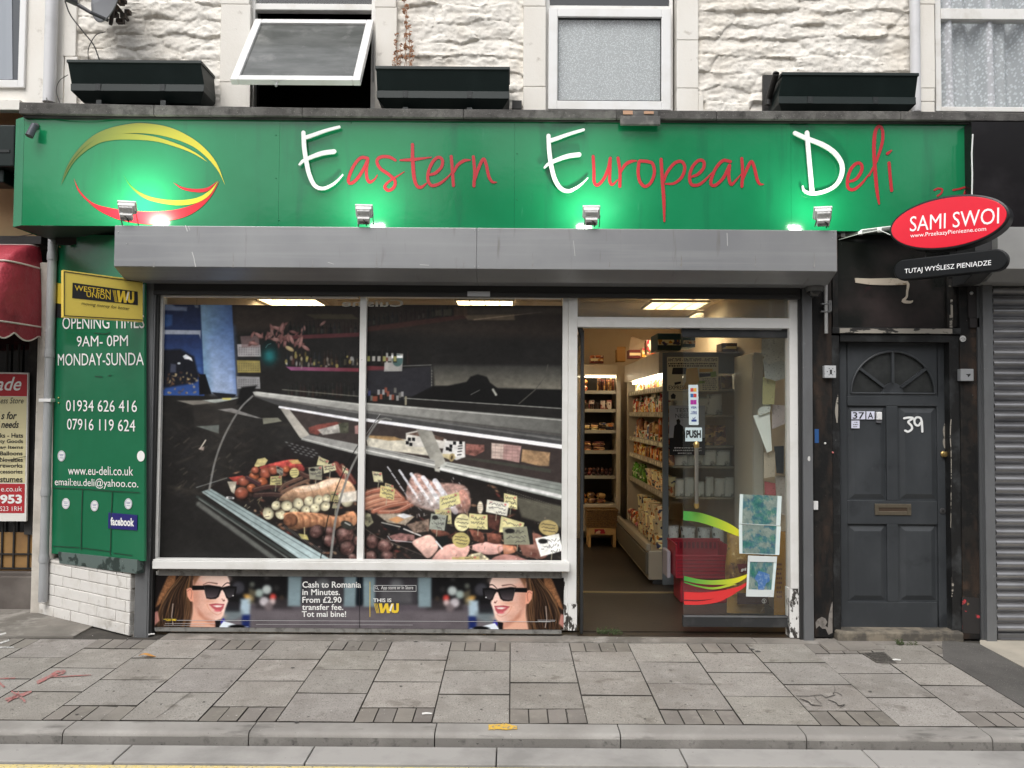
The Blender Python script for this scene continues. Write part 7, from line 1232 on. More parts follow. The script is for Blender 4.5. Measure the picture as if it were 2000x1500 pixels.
p2 = thing('poster', 'grey poster with a dark-clothed man, just behind the push sticker', 'poster', PE.hit(1340, 840)); q = MB(); ppoly(q, [(1307, 792), (1377, 792), (1377, 856), (1307, 856)], PE, .001, .001); q.build('sheet', cm('poster_grey', (178, 184, 194), .7), p2)
q = MB(); ppoly(q, [(1308, 855), (1377, 855), (1377, 889), (1308, 889)], PE, .0015, .001); ppoly(q, [(1315, 855), (1317, 832), (1322, 828), (1321, 820), (1326, 818), (1329, 822), (1328, 828), (1334, 833), (1338, 845), (1340, 856)], PE, .002, .0005); q.build('dark_figure', cm('poster_dark', (24, 24, 28), .7), p2)
q = MB(); tbox(q, 'TEST', PE, 1319, 797.5, 1347, 805, off=.002); tbox(q, 'NEED', PE, 1319, 808, 1349, 816, off=.002); q.build('headline', cm('poster_ink', (62, 66, 72), .7), p2); q = MB()
for y_, xa, xb in ((875, 1317, 1370), (880, 1315, 1370), (885.5, 1324, 1352)): scrib(q, PE, xa, y_ - 1.6, xb, y_ + 1.2, .0026)
q.build('small_print', cm('poster_pale', (225, 225, 225), .7), p2)
q = MB(); ppoly(q, [(1306, 765), (1346, 765), (1346, 782), (1306, 782)], PE, .001, .001); n_ = tag(q.build('notice', cm('notice_paper', (210, 206, 184), .7)), 'small pale notice with a dark crest, below the Cyrillic poster', 'notice'); q = MB(); ppoly(q, [(1310, 772), (1315, 768), (1320, 772), (1319, 779), (1311, 779)], PE, .002, .0005); q.build('crest', m_btx, n_)
# white cupboard on the side wall, papers, red baskets, sack, board
q = MB(); q.box(1.945, XRi - .001, 1.08, 1.66, .0125, 2.0); o = q.build('tall_cupboard', cm('grey_white_cupboard', (214, 214, 204), .5), bevel=.004, base=(1.98, 1.35, .0125)); tag(o, 'tall plain off-white cupboard side standing behind the door glass', 'cupboard'); q = MB(); q.box(1.938, 1.9445, 1.10, 1.64, .05, 1.98); q.build('door_panel', cm('grey_white_cupboard', (140, 138, 126), .5), o, bevel=.002)
PR = lambda off: Pl((XRi - off, 0, 0), (0, 1, 0))
R.seed(9); k = 0
for (c4, col_, lab) in ((((1488, 662), (1540, 660), (1540, 700), (1500, 712), (1487, 690)), (128, 126, 118), 'pale notices pinned at the top of the side wall behind the door glass'), (((1490, 700), (1515, 690), (1538, 712), (1537, 738), (1516, 744), (1494, 738)), (118, 118, 114), 'torn printed page pinned on the side wall, behind the folded white sheet'), (((1503, 719), (1526, 713), (1538, 734), (1513, 744)), (176, 178, 174), 'white folded sheet sticking out of the side wall notices'), (((1490, 736), (1515, 740), (1512, 790), (1489, 790)), (120, 116, 84), 'yellowish leaflet pinned on the side wall'), (((1480, 801), (1508, 778), (1504, 804), (1482, 812)), (140, 142, 138), 'upper curled white paper on the side wall'), (((1471, 812), (1503, 804), (1508, 880), (1498, 884)), (156, 158, 154), 'long curled white paper hanging on the side wall'), (((1508, 790), (1537, 792), (1537, 826), (1508, 838)), (124, 116, 116), 'newspaper clipping on the side wall left of the white door post'), (((1492, 884), (1514, 882), (1514, 930), (1492, 934)), (120, 112, 100), 'crumpled brown paper on the side wall'), (((1512, 872), (1531, 871), (1531, 926), (1517, 924)), (26, 30, 34), 'black card pinned on the side wall'), (((1493, 940), (1514, 944), (1516, 968), (1494, 966)), (110, 60, 62), 'dark red striped leaflet on the side wall, above the upper turquoise flyer'), (((1514, 930), (1541, 930), (1541, 1010), (1516, 1000)), (112, 108, 104), 'grey newspaper sheet on the side wall right of the turquoise flyers')):
    pl = F_(.36 + .02 * k); k += 1; q = MB(); ppoly(q, c4, pl, 0, .002); o = tag(q.build('paper_sheet', cm('paper_%d' % k, tuple(min(255, int(c_ * 1.62)) for c_ in col_), .8, layers=[((.06, .06, .06), 60, .58, .64, (1, 1, 4))] if k % 3 != 0 and col_[0] > 60 else ())), lab, 'paper')
rb = thing('red_basket', 'red plastic shopping baskets stacked inside the glass door', 'basket', (X(1372, 1.0, 1130), 1.05, .13))
m_rb = cm('red_plastic', (138, 30, 44), .4); a, b_, z0, z1 = RC(1320, 1064, 1426, 1130, .95); q = MB()
zm = Z(1087, .95, 1372); q.box(a, b_, .95, .965, z0, zm); q.box(a, a + .014, .966, 1.28, z0, z1); q.box(b_ - .014, b_, .966, 1.28, z0, z1 - .01); q.box(a, b_, 1.28, 1.295, z0, z1); q.box(a, b_, .966, 1.2795, z0, z0 + .01); q.box(a - .006, b_ + .006, .944, .952, zm - .004, zm + .012); q.box(a - .006, b_ + .006, 1.276, 1.3, z1 - .015, z1)
q.build('tray', m_rb, rb, bevel=.003); q = MB()
for i in range(1, 6): z = z0 + (zm - z0) * i / 6; q.box(a + .01, b_ - .01, .9465, .9495, z - .003, z + .003)
for i in range(10): xx = a + .06 + i * .035; q.box(xx, xx + .02, 1.272, 1.2795, z1 - .08, z1 - .03)
q.build('rib', cm('dark_red_plastic', (96, 24, 36), .4), rb)
q = MB(); a2, b2, z2_, z3_ = RC(1329, 1130, 1420, 1172, .98); q.box(a2, b2, .98, 1.26, .02, z0 - .002); o = q.build('basket_base', m_rb, rb, bevel=.01)
q = MB(); q.box(X(1303, 1.1, 1100), a - .012, 1.1, 1.3, Z(1129, 1.1, 1310), Z(1077, 1.1, 1310)); tag(q.build('grey_box', cm('lilac_grey_card', (150, 144, 150), .7), bevel=.003), 'small lilac-grey box between the chiller end and the red baskets', 'box')
sk = thing('food_sack', 'yellow and maroon printed sack standing inside the glass door', 'sack', (X(1460, .62, 1180), .65, .02)); a, b_, z0, z1 = RC(1424, 1046, 1500, 1190, .6); P = []
for j in range(13):
    v = j / 12; z = .02 + (z1 - .02) * v; bulge = .055 * math.sin(math.pi * min(max(v, .03), .97)) ** .5 + .004; P.append([((a + b_) / 2 + (b_ - a) / 2 * (1 - .05 * math.sin(9 * v)) * math.copysign(abs(math.cos(t)) ** .55, math.cos(t)), .68 + bulge * 1.3 * math.sin(t) + .004 * math.sin(7 * t + 3 * v), z) for t in np.linspace(0, 2 * math.pi, 25)])
q = MB(); q.grid(P); q.build('sack_body', cm('sack_yellow', (150, 116, 58), .45, layers=[((.12, .05, .03), 6, .5, .64), ((.03, .02, .015), 9, .6, .66), ((.5, .35, .15), 14, .62, .7)], bumps=[(14, .5, (1, 1, 1), .02)]), sk, smooth=60)
PSk = F_(.585); q = MB(); ppoly(q, [(1440, 1102), (1472, 1100), (1472, 1120), (1462, 1121), (1444, 1119)], PSk, 0, .002); q.build('maroon_label', cm('maroon_print', (96, 30, 36), .5), sk); q = MB(); ppoly(q, [(1440, 1158), (1500, 1160), (1502, 1180), (1440, 1180)], PSk, .0, .002); q.build('dark_panel', cm('dark_maroon', (54, 24, 24), .5), sk); q = MB(); tbox(q, 'gril', PSk, 1447, 1109, 1458, 1116.5, off=.002, bold=.05, shear=.15); stroke(q, [(1492.5 + 4.2 * math.cos(t), 1179 - 5 + 4.2 * math.sin(t)) for t in np.linspace(0, 6.2, 12)], .8, PSk, .001, .0005, 24, rnd=False); tbox(q, '2', PSk, 1490.5, 1171.5, 1494.5, 1177, off=.002, bold=.03); q.build('lettering', m_wtx, sk)
q = MB(); a, b_, z0, z1 = RC(1512, 1038, 1537, 1203, .5); q.box(a, b_, .5, .512, .02, z1); o = tag(q.build('card_board', cm('ochre_card', (170, 124, 44), .8, layers=[((.3, .16, .04), 3, .5, .7)])), 'tall ochre cardboard sheet with faded lettering standing by the door post', 'cardboard')
q = MB(); pl = F_(.5)
for y_ in range(1100, 1170, 9): scrib(q, pl, 1517, y_, 1527, y_ + 5)
q.build('lettering', cm('faded_red_ink', (120, 70, 40), .8), o)
# ================================================================ SPLAYED PANEL at the left
pA, pB = Vector((-2.525, .0, 0)), Vector((-3.46, .585, 0)); uS = (pA - pB).normalized(); PSP = Pl(pB, uS)
def spx(px, py, off=0): return PSP.hit(px, py, off)
m_gpan = mat('green_panel_sheet', (.008, .135, .058), .22, spec=.5, layers=[((.012, .155, .07), 1.4, .4, .65), ((.01, .05, .03), 40, .74, .76)], bumps=[(1.6, .1, (1, 1, 1), .05)])
gp = thing('side_panel', 'green panel with opening times and phone numbers, angled back at the left of the shop', 'sign', (-3, .3, .5))
nS = PSP.n
def spanel(pts, m, name, th=.015, off=0, par=gp): q = MB(); q.prism([spx(*p, off) for p in pts], -nS * th); return q.build(name, m, par)
spanel([(107, 455), (282, 462), (282, 1096), (101, 1081)], m_gpan, 'panel')
spanel([(108, 552), (135, 556), (135, 597), (107, 594)], mat('yellow_panel', (.62, .46, .05), .4), 'yellow_band', .001, .003); spanel([(108, 592), (135, 595), (135, 622), (107, 620)], m_btx, 'black_band', .001, .003)
q = MB()
def st(s, bl, br, h, bold=.0): q = MB(); txt(q, s, PSP, bl, br, (bl[0], bl[1] - h), off=.004, bold=bold); q.build('lettering', m_wtx, gp)
st('OPENING TIMES', (122, 643), (282, 641), 24, .0); st('9AM- 0PM', (150, 677), (250, 676), 20.5); st('MONDAY-SUNDA', (113, 714), (281, 713.5), 23)
st('01934 626 416', (129, 803), (267.5, 805), 21.5); st('07916 119 624', (131, 839), (264, 843), 21.5); st('www.eu-deli.co.uk', (133, 927), (260, 929), 16.5); st('email:eu.deli@yahoo.co.', (107, 952), (270, 957), 19)
q = MB()
for (cx, cy) in ((120, 890.5), (275, 891), (128.5, 983.5), (184.5, 988), (250.5, 984)):
    ppoly(q, [(cx + 7.4 * math.cos(t), cy + 10.6 * math.sin(t)) for t in np.linspace(0, 2 * math.pi, 25)[:-1]], PSP, .004, .001)
q.build('round_sticker', m_wtx, gp); q = MB()
for (cx, cy) in ((120, 890.5), (128.5, 983.5), (184.5, 988), (250.5, 984)):
    stroke(q, [(cx + 6.2 * math.cos(t), cy + 9.2 * math.sin(t)) for t in np.linspace(0, 6.25, 20)], .5, PSP, .005, .0004, 40, rnd=False)
    for dy, w_ in ((-3.2, 4), (-.6, 3.4), (3.6, 3.6)): stroke(q, [(cx - w_, cy + dy), (cx + w_, cy + dy + .3)], .9, PSP, .005, .0004, 4, rnd=False)
q.build('sticker_print', cm('blue_grey_ink', (120, 130, 170), .5), gp)
spanel([(211.5, 1001), (268, 1006), (267.5, 1036), (211, 1032)], cm('navy_sign', (34, 32, 108), .4), 'blue_plate', .002, .006); q = MB(); txt(q, 'facebook', PSP, (216, 1026), (262, 1028.5), (216, 1010), off=.0075, bold=.035); q.build('blue_plate_lettering', m_wtx, gp)
q = MB()
for pts in ([(104, 953), (160, 955), (216, 959), (272, 962)], [(161, 956), (159, 1010), (158, 1074)], [(219, 961), (217, 1010), (215, 1084)], [(104, 1067), (130, 1068), (155, 1070)], [(160, 1070), (190, 1074), (215, 1077)], [(184, 650), (205, 652), (214, 649)], [(185, 735), (200, 736)], [(211, 734), (217, 733)], [(222, 1080), (258, 1085)]): q = MB(); stroke(q, pts, 1.6, PSP, .004, .0005, 14, rnd=False); q.build('tape_scar', cm('dark_scar', (16, 60, 40), .8), gp)
b = MB()
for px, py in ((114.5, 777), (114.5, 787), (117, 482)): c_ = spx(px, py, .006); b.ball(c_, .006)
b.build('screw_head', mat('brass', (.6, .42, .16), .3, .9), gp)
# board under it and the white painted brick base
q = MB(); q.prism([spx(*p, .012) for p in ((113, 1078), (268, 1094), (268, 1121), (116, 1100))], -nS * .05); o = q.build('base_board', mat('grey_green_board', (.10, .135, .125), .6, layers=[((.02, .035, .03), 7, .56, .6), ((.5, .5, .48), 40, .7, .73)], bumps=[(20, .3)])); tag(o, 'grey green board between the green panel and the white brick base', 'board')
m_bp = mat('white_painted_brick', (.70, .68, .645), .6, layers=[((.58, .55, .5), 7, .5, .75), ((.16, .13, .1), 26, .70, .735), ((.34, .31, .26), 5, .6, .75)], bumps=[(35, .4, (1, 1, 1), .005)])
bw = thing('brick_base', 'white painted brick base under the green phone number panel', 'wall', (-3, .25, 0)); q = MB()
zc = [0, .075, .152, .229, .306, .383, .46]; Ls_ = (pA - pB).length; R = random.Random(2)
ztopL, ztopR = spx(110, 1100).z, spx(266, 1120).z
for i in range(len(zc) - 1):
    u = -.03 - (.11 if i % 2 else 0)
    while u < Ls_ - .01:
        w_ = .215; a0, a1 = max(u + .002, -.03), min(u + w_ - .002, Ls_ - .012)
        if a1 - a0 > .02:
            zt_ = min(zc[i + 1] - .0022, (ztopL + ztopR) / 2)
            if zt_ - zc[i] > .012: h_ = R.uniform(.0, .004); P0 = pB + uS * a0 - nS * .11; P1 = pB + uS * a1 - nS * .11; q.prism([P0 + Vector((0, 0, zc[i] + .0022)), P1 + Vector((0, 0, zc[i] + .0022)), P1 + Vector((0, 0, zt_)), P0 + Vector((0, 0, zt_))], nS * (.112 + h_))
        u += w_
q.build('brick', m_bp, bw, bevel=.004); q = MB(); P0, P1 = pB + uS * -.03, pB + uS * (Ls_ - .012); q.prism([P0 - nS * .12, P1 - nS * .12, P1 - nS * .12 + Vector((0, 0, ztopR)), P0 - nS * .12 + Vector((0, 0, ztopL))], nS * .116); q.build('mortar', mat('painted_mortar', (.5, .48, .44), .8, layers=[((.12, .1, .08), 20, .52, .62)]), bw)
# money transfer sign (projecting, double sided)
wa, wb_ = Vector((-2.775, -.43, 0)), Vector((-2.452, -.06, 0)); PWU = Pl(wa, (wb_ - wa))
ws = thing('money_transfer_sign', 'yellow projecting sign lettered Western Union beside the shutter box', 'sign', (-2.7, -.1, 2.2)); 
q = MB(); q.prism([PWU.hit(*p) for p in ((123, 527), (279, 548), (279, 629), (123, 620))], -PWU.n * .03); q.build('plate', mat('sign_yellow', (.80, .62, .10), .28, layers=[((.72, .56, .09), 3, .45, .7)]), ws, bevel=.002)
q = MB()
for a_, b__ in (((125.5, 530.5), (278, 551.5)), ((126, 616.5), (278, 625))): stroke(q, [a_, ((a_[0] + b__[0]) / 2, (a_[1] + b__[1]) / 2), b__], 1.6, PWU, .0025, .0008, 6, rnd=False)
stroke(q, [(126, 530), (126, 573), (126, 617)], 1.4, PWU, .0025, .0008, 6, rnd=False)
ppoly(q, [(142, 552), (269, 569.5), (269.5, 596), (141, 582)], PWU, .002, .0008); txt(q, 'moving money for better', PWU, (159, 597), (253, 607.5), (159.4, 589), off=.003, shear=.25); q.build('black_print', m_btx, ws)
q = MB(); txt(q, 'WESTERN', PWU, (145.5, 567), (216, 576), (145.7, 556.5), off=.004, bold=.008); txt(q, 'UNION', PWU, (169, 579.5), (216, 586), (169, 569.5), off=.004, bold=.008); qw = MB(); wu(q, qw, PWU, 220, 566.5, 262, 589.5, 3.2, .004); q.build('lettering', m_ytx, ws); qw.build('white_mark', m_wtx, ws)

# ================================================================ LEFT NEIGHBOUR
YN = .75
m_tan = mat('tan_render', (.50, .34, .18), .8, layers=[((.42, .28, .15), 3, .45, .7), ((.1, .07, .05), 50, .74, .76)], bumps=[(40, .3)]); m_och = mat('ochre_riser', (.30, .17, .06), .6, layers=[((.2, .11, .045), 4, .45, .7)])
q = MB(); q.box(-6.5, X(92, YN, 420), .62, .9, Z(465, .62, 40), Z(208, .62, 40)); q.build('tan_wall', m_tan, nb, bevel=.004)
q = MB(); q.box(-6.5, X(95, .66, 470), .56, .8, Z(478, .6, 40), Z(463, .6, 40)); q.build('awning_board', m_blk, nb)
q = MB(); a, b_ = X(66, .6, 1000), X(110, .6, 1000); q.box(a, b_, .585, .8, .0, 2.6); q.build('cream_pier', mat('cream_peeling', (.58, .54, .48), .8, layers=[((.42, .39, .34), 4, .45, .7), ((.1, .09, .08), 24, .70, .74)], bumps=[(24, .6, (1, 1, 1), .012)]), nb, bevel=.008)
q = MB(); q.box(-6.5, a - .001, .80, .86, .55, 2.5); q.build('shop_pane', mat('black_glass', (.012, .012, .014), .06, spec=.8), nb); q = MB(); q.box(-6.5, a - .001, .78, .90, Z(1118, .78, 30), Z(1040, .78, 30)); q.build('stall_riser', m_och, nb)
q = MB(); q.box(-6.5, a - .001, .74, .9, Z(1125, .74, 30), Z(1117, .74, 30)); q.box(-6.5, a - .001, .70, .9, .0, Z(1126, .70, 30)); q.build('step', mat('dark_step', (.10, .085, .075), .8, layers=[((.16, .14, .125), 3, .45, .7)]), nb, bevel=.008)
q = MB()
for px in (4, 27, 56): xx = X(px, .77, 1060); q.box(xx - .006, xx + .006, .765, .777, Z(1108, .77, 30), 2.0)
q.box(-6.5, a, .764, .778, Z(1082, .77, 30) - .005, Z(1082, .77, 30) + .005); q.box(-6.5, a, .764, .778, Z(1110, .77, 30) - .006, Z(1110, .77, 30) + .006); o = q.build('railing', m_dkm); tag(o, 'thin dark railing in front of the ochre shop riser at the left edge', 'railing')
q = MB(); xx = X(60, .77, 900); q.box(xx - .03, xx + .028, .76, .79, .55, 2.35); q.build('dark_post', m_blk, nb)
# shop board
sb_ = thing('shop_board', 'cream and red shop board of the neighbouring shop, cut by the left edge', 'sign', (X(0, .7, 880), .7, .8)); PBd = F_(.70); q = MB(); ppoly(q, [(-220, 722), (55, 728), (51, 1018), (-220, 1018)], PBd, 0, .02); q.build('board', cm('white_board', (226, 224, 218), .5), sb_)
q = MB(); ppoly(q, [(-216, 772), (52, 775), (49, 943), (-216, 943)], PBd, .002, .001); q.build('cream_field', cm('cream_field', (214, 205, 162), .5), sb_); q = MB(); ppoly(q, [(-216, 726), (53, 731), (52.5, 774), (-216, 771)], PBd, .002, .001); q.build('red_field', cm('board_red', (176, 40, 48), .5), sb_); q = MB(); ppoly(q, [(-216, 944), (48.5, 945), (47.5, 1002), (-216, 1002)], PBd, .002, .001); q.build('red_field', cm('board_red', (176, 40, 48), .5), sb_)
q = 0; qd = 1
for s_, x0, y0, x1, y1, mb_, sh_, bo in (('ade', -8, 736, 42, 763, q, .35, .01), ('ess Store', 1, 776.5, 46, 788, qd, .3, .0), ('s for', 2, 804, 33, 819, qd, .3, .02), ('needs', 2, 822, 37, 836, qd, .3, .02), ('ks - Hats', 0, 846, 45, 855, qd, 0, .02), ('ty Goods', 0, 858, 45, 867.5, qd, 0, .02), ('ag Items', 0, 870, 44.5, 878.5, qd, 0, .02), ('Balloons', 0, 881.5, 44, 889.5, qd, 0, .02), ('Novelties', 0, 893.5, 44.5, 902, qd, 0, .02), ('reworks', 0, 905, 44, 913.5, qd, 0, .02), ('cessories', 0, 917.5, 44, 925, qd, 0, .02), ('stumes', 0, 932, 44, 942, qd, 0, .02), ('e.co.uk', 2, 950, 43, 960, q, 0, .0), ('953', 0, 966, 43, 984, q, 0, .04), ('S23 1RH', 0, 989, 42, 998, q, 0, .0)): q_ = MB(); tbox(q_, s_, PBd, x0, y0, x1, y1, off=.004, shear=sh_, bold=bo); q_.build('lettering', (m_wtx, m_btx)[mb_], sb_)
cable('thin dark wire hanging across the cream shop board at the left edge', [(-5, 903, .68), (20, 898, .68), (42, 893, .68), (56, 890, .72)], .002)
# awning
aw = thing('awning', 'dark red canvas awning with white piping over the neighbouring shop at the left edge', 'awning', (-3.9, .4, 2.1)); m_can = mat('red_canvas', (.36, .03, .05), .5, layers=[((.45, .055, .08), 2.2, .45, .65), ((.2, .016, .03), 3.5, .6, .75)], bumps=[(7, .5, (1, 1, 1), .05), (60, .15, (1, 1, 1), .003)])
zb_, zt_ = Z(634, .1, 50), Z(481, .62, 50); xe_ = X(90, .62, 500); rx = .09; ryy = .52; P = []; n1, n2 = 26, 30; NN = nz(n1 + 1, n2 + 1, 5, 5, 4, 3)
def awp(a, s):                                    # a: 0 top/back..1 bottom/front ; s: 0..1 along, last third is the rounded end
    al = a * math.pi / 2; ss = (s - .55) / .45
    if s < .55: return Vector((xe_ - rx - 2.8 * (1 - s / .55), .62 - ryy * math.sin(al), zb_ + (zt_ - zb_) * math.cos(al)))
    ph = ss * math.pi / 2; return Vector((xe_ - rx + rx * math.sin(ph) * (.3 + .7 * math.sin(al)), .62 - ryy * math.sin(al) * math.cos(ph), zb_ + (zt_ - zb_) * math.cos(al) * (1 - .0 * ss)))
for i in range(n1 + 1): P.append([awp(i / n1, j / n2) + Vector((0, 1, .4)) * ((NN[i, j] - .5) * .05) for j in range(n2 + 1)])
q = MB(); q.grid(P); q.build('canvas', m_can, aw, smooth=35)
q = MB()
for a_ in (.06, .48, .97): q.tube([awp(a_, s_) + Vector((0, -.01, 0)) for s_ in np.linspace(0, 1, 30)], .007, 6)
q.build('piping', cm('piping_cream', (214, 200, 192), .6), aw); q = MB(); V = []; m_ = 70
for j in range(m_ + 1):
    s_ = j / m_; t = awp(1, s_); ar = s_ * 13; V += [t + Vector((0, .0, .01)), t + Vector((0, .0, -.035 - .05 * abs(math.sin(ar * 1.5))))]
q.add(V, [(2 * i, 2 * i + 1, 2 * i + 3, 2 * i + 2) for i in range(m_)]); q.build('valance', m_can, aw); q = MB(); q.tube([V[2 * i + 1] + Vector((0, -.004, 0)) for i in range(m_ + 1)], .006, 6); q.build('valance_trim', MATS['piping_cream'], aw)
cable('tangled dark wires hanging on the tan wall under the left window box', [(-5, 352, .5), (10, 356, .5), (20, 348, .5), (30, 352, .5)], .004); cable('thin loose wire along the bottom of the tan wall above the red awning', [(20, 464, .5), (40, 461, .5), (60, 458, .5), (76, 454, .45)], .003)

# ================================================================ RIGHT: door 39, black surround, neighbour shutter
m_bw = mat('black_flaking_paint', (.011, .011, .011), .55, spec=.22, layers=[((.055, .036, .026), 4, .5, .66, (1, 1, .35)), ((.02, .018, .016), 12, .5, .6), ((.30, .28, .26), 55, .735, .75)], bumps=[(30, .4, (1, 1, 1), .006)])
en = thing('flat_entrance', 'black painted entrance surround with a dark grey panelled door numbered 39', 'doorway', (X(1750, .06, 900), .06, 0))
q = MB(); x0 = X(1588.5, .045, 900); pb(q, 1588.5, 470, 1626, 1245, .045, .3); pb(q, 1877, 460, 1912, 1249, .045, .3); q.build('pilaster', m_bw, en, bevel=.004)
q = MB(); pb(q, 1626.3, 655, 1641, 1236, .055, .2); pb(q, 1857, 655, 1876.7, 1236, .055, .2); pb(q, 1641.3, 653, 1856.7, 668, .056, .2); pb(q, 1626.3, 640, 1876.7, 652, .04, .2); q.build('door_frame', mat('black_frame_gloss', (.014, .014, .014), .45, spec=.3, layers=[((.055, .058, .06), 5, .5, .7), ((.3, .29, .27), 40, .725, .745)], bumps=[(40, .3)]), en, bevel=.003)
q = MB(); pb(q, 1640, 641.5, 1860, 651, .0375, .002); q.build('flaked_rail', mat('flaked_white', (.30, .275, .235), .6, layers=[((.02, .018, .016), 7, .52, .55, (1, 1, 3))]), en)
q = MB(); pb(q, 1626.3, 450, 1876.7, 639.7, .10, .1); q.build('overpanel', mat('overpanel', (.014, .015, .014), .12, spec=.5, layers=[((.045, .035, .034), 1.6, .45, .65), ((.06, .022, .026), 2.4, .6, .72), ((.25, .24, .22), 60, .76, .77)], bumps=[(2, .1, (1, 1, 1), .03)]), en)
q = MB(); pb(q, 1626.3, 460, 1637, 639.6, .07, .05); q.build('overpanel_frame', m_bw, en, bevel=.003); q = MB(); pb(q, 1850, 540, 1876.6, 639.6, .07, .05); q.build('overpanel_frame', m_bw, en, bevel=.003); q = MB(); pb(q, 1853, 545, 1859, 560, .0675, .002); pb(q, 1857, 585, 1861, 625, .0675, .002); pb(q, 1855, 615, 1860, 640, .067, .002); q.build('flake', mat('flaked_white', None), en)
q = MB(); PO = F_(.10); ppoly(q, [(1670, 543), (1700, 544), (1740, 543), (1768, 545), (1773, 549), (1770, 556), (1735, 557), (1700, 556), (1671, 552)], PO, .006, .006); stroke(q, [(1768, 548), (1774, 555), (1772, 570), (1771, 580), (1764, 588), (1778, 590), (1782, 588)], [5, 5, 4, 4, 6, 5, 3], PO, .006, .005, 20); q.build('torn_strip', mat('torn_strip', (.52, .45, .36), .6, layers=[((.25, .19, .12), 14, .52, .6)]), en)
YD9 = .125; PD9 = F_(YD9); m_d39 = mat('slate_door_paint', (.036, .040, .044), .45, spec=.4, layers=[((.052, .057, .062), 3, .42, .66, (1, 1, .6)), ((.020, .022, .025), 5, .55, .75), ((.075, .08, .085), 14, .66, .8, (1, 1, .4)), ((.30, .3, .3), 90, .775, .785)], bumps=[(60, .12, (1, 1, .3), .003), (9, .06)])
def dr(px, py): c_ = at(px, py, YD9); return c_.x, c_.z
q = MB(); a, b_, z0, z1 = RC(1641, 667.5, 1857, 1229, YD9 + .018); q.box(a, b_, YD9 + .018, YD9 + .045, z0, z1)
cols = [(1641, 1656), (1730.5, 1755), (1830, 1857)]; rows_ = [(979, 1025), (1180, 1229)]
for c4 in ((1641, 668, 1655, 1229), (1831.5, 668, 1857, 1229), (1655.3, 774, 1831.2, 793), (1655.3, 978, 1831.2, 1024), (1655.3, 1176, 1831.2, 1229), (1732, 793.3, 1754, 977.7), (1733, 1024.3, 1755, 1175.7)): pb(q, *c4, YD9, .0178)
dr_o = q.build('door', m_d39, en, bevel=.003)
q = MB()
for c4 in ((1655.3, 793.3, 1731.7, 977.7), (1754.3, 793.3, 1831.2, 977.7), (1655.3, 1024.3, 1732.7, 1175.7), (1755.3, 1024.3, 1831.2, 1175.7)):
    a, b_, z0, z1 = RC(*c4, YD9 + .01); m1, m2 = .012, .045; Yb, Yr = YD9 + .017, YD9 + .004
    V = [(a, Yb, z0), (b_, Yb, z0), (b_, Yb, z1), (a, Yb, z1), (a + m1, Yb, z0 + m1), (b_ - m1, Yb, z0 + m1), (b_ - m1, Yb, z1 - m1), (a + m1, Yb, z1 - m1), (a + m2, Yr, z0 + m2), (b_ - m2, Yr, z0 + m2), (b_ - m2, Yr, z1 - m2), (a + m2, Yr, z1 - m2)]
    q.add(V, [(0, 1, 5, 4), (1, 2, 6, 5), (2, 3, 7, 6), (3, 0, 4, 7), (4, 5, 9, 8), (5, 6, 10, 9), (6, 7, 11, 10), (7, 4, 8, 11), (8, 9, 10, 11)])
q.build('raised_panel', m_d39, dr_o)
# fanlight moulding: top of the door with a half-round opening
cx, cz = dr(1744, 768.5); rr_ = (X(1826, YD9, 768) - X(1662, YD9, 768)) / 2; cx = (X(1826, YD9, 768) + X(1662, YD9, 768)) / 2; x0, x1, zA, zB = RC(1655.3, 668, 1831.2, 773.7, YD9)
q = MB(); n_ = 40; arc = [(cx + rr_ * math.cos(t), cz + rr_ * 1.0 * math.sin(t)) for t in np.linspace(math.pi, 0, n_)]
top_ = [(x0 + (x1 - x0) * i / (n_ - 1), zB) for i in range(n_)]
for i in range(n_ - 1):
    q4 = [(arc[i][0], arc[i][1]), (arc[i + 1][0], arc[i + 1][1]), (top_[i + 1][0], top_[i + 1][1]), (top_[i][0], top_[i][1])]; q.add([(p[0], YD9, p[1]) for p in q4], [(0, 1, 2, 3)])
    q.add([(arc[i][0], YD9, arc[i][1]), (arc[i + 1][0], YD9, arc[i + 1][1]), (arc[i + 1][0], YD9 + .0178, arc[i + 1][1]), (arc[i][0], YD9 + .0178, arc[i][1])], [(0, 3, 2, 1)])
q.add([(x0, YD9, zA), (x0, YD9, zB), (arc[0][0], YD9, arc[0][1]), (arc[0][0], YD9, zA)], [(0, 3, 2, 1)]); q.add([(x1, YD9, zA), (x1, YD9, zB), (arc[-1][0], YD9, arc[-1][1]), (arc[-1][0], YD9, zA)], [(0, 1, 2, 3)]); q.add([(arc[0][0], YD9, zA), (arc[-1][0], YD9, zA), (arc[-1][0], YD9, cz), (arc[0][0], YD9, cz)], [(0, 1, 2, 3)])
q.build('arched_head', m_d39, dr_o)
q = MB(); q.tube([(p[0], YD9 - .001, p[1]) for p in arc], .008, 8); q.tube([(arc[0][0], YD9 - .001, cz), (arc[-1][0], YD9 - .001, cz)], .007, 8)
for t in (rad(90), rad(37), rad(143)): d = Vector((math.cos(t), 0, math.sin(t))); c3 = Vector((cx, YD9 + .005, cz)); s_ = Vector((-d.z, 0, d.x)); q.obox(c3 + d * rr_ * .62, d * rr_ * .38, s_ * .009, Vector((0, .011, 0)))
q.prism([(cx + rr_ * .26 * math.cos(t), YD9 + .002, cz + rr_ * .26 * math.sin(t)) for t in np.linspace(0, math.pi, 9)], (0, .016, 0)); q.build('fanlight_bar', m_d39, dr_o, smooth=40)
q = MB(); q.box(cx - rr_, cx + rr_, YD9 + .0140, YD9 + .0172, cz, cz + rr_ + .005); q.build('fanlight_pane', mat('painted_pane', (.028, .030, .030), .15, layers=[((.045, .048, .048), 6, .45, .65)]), dr_o)
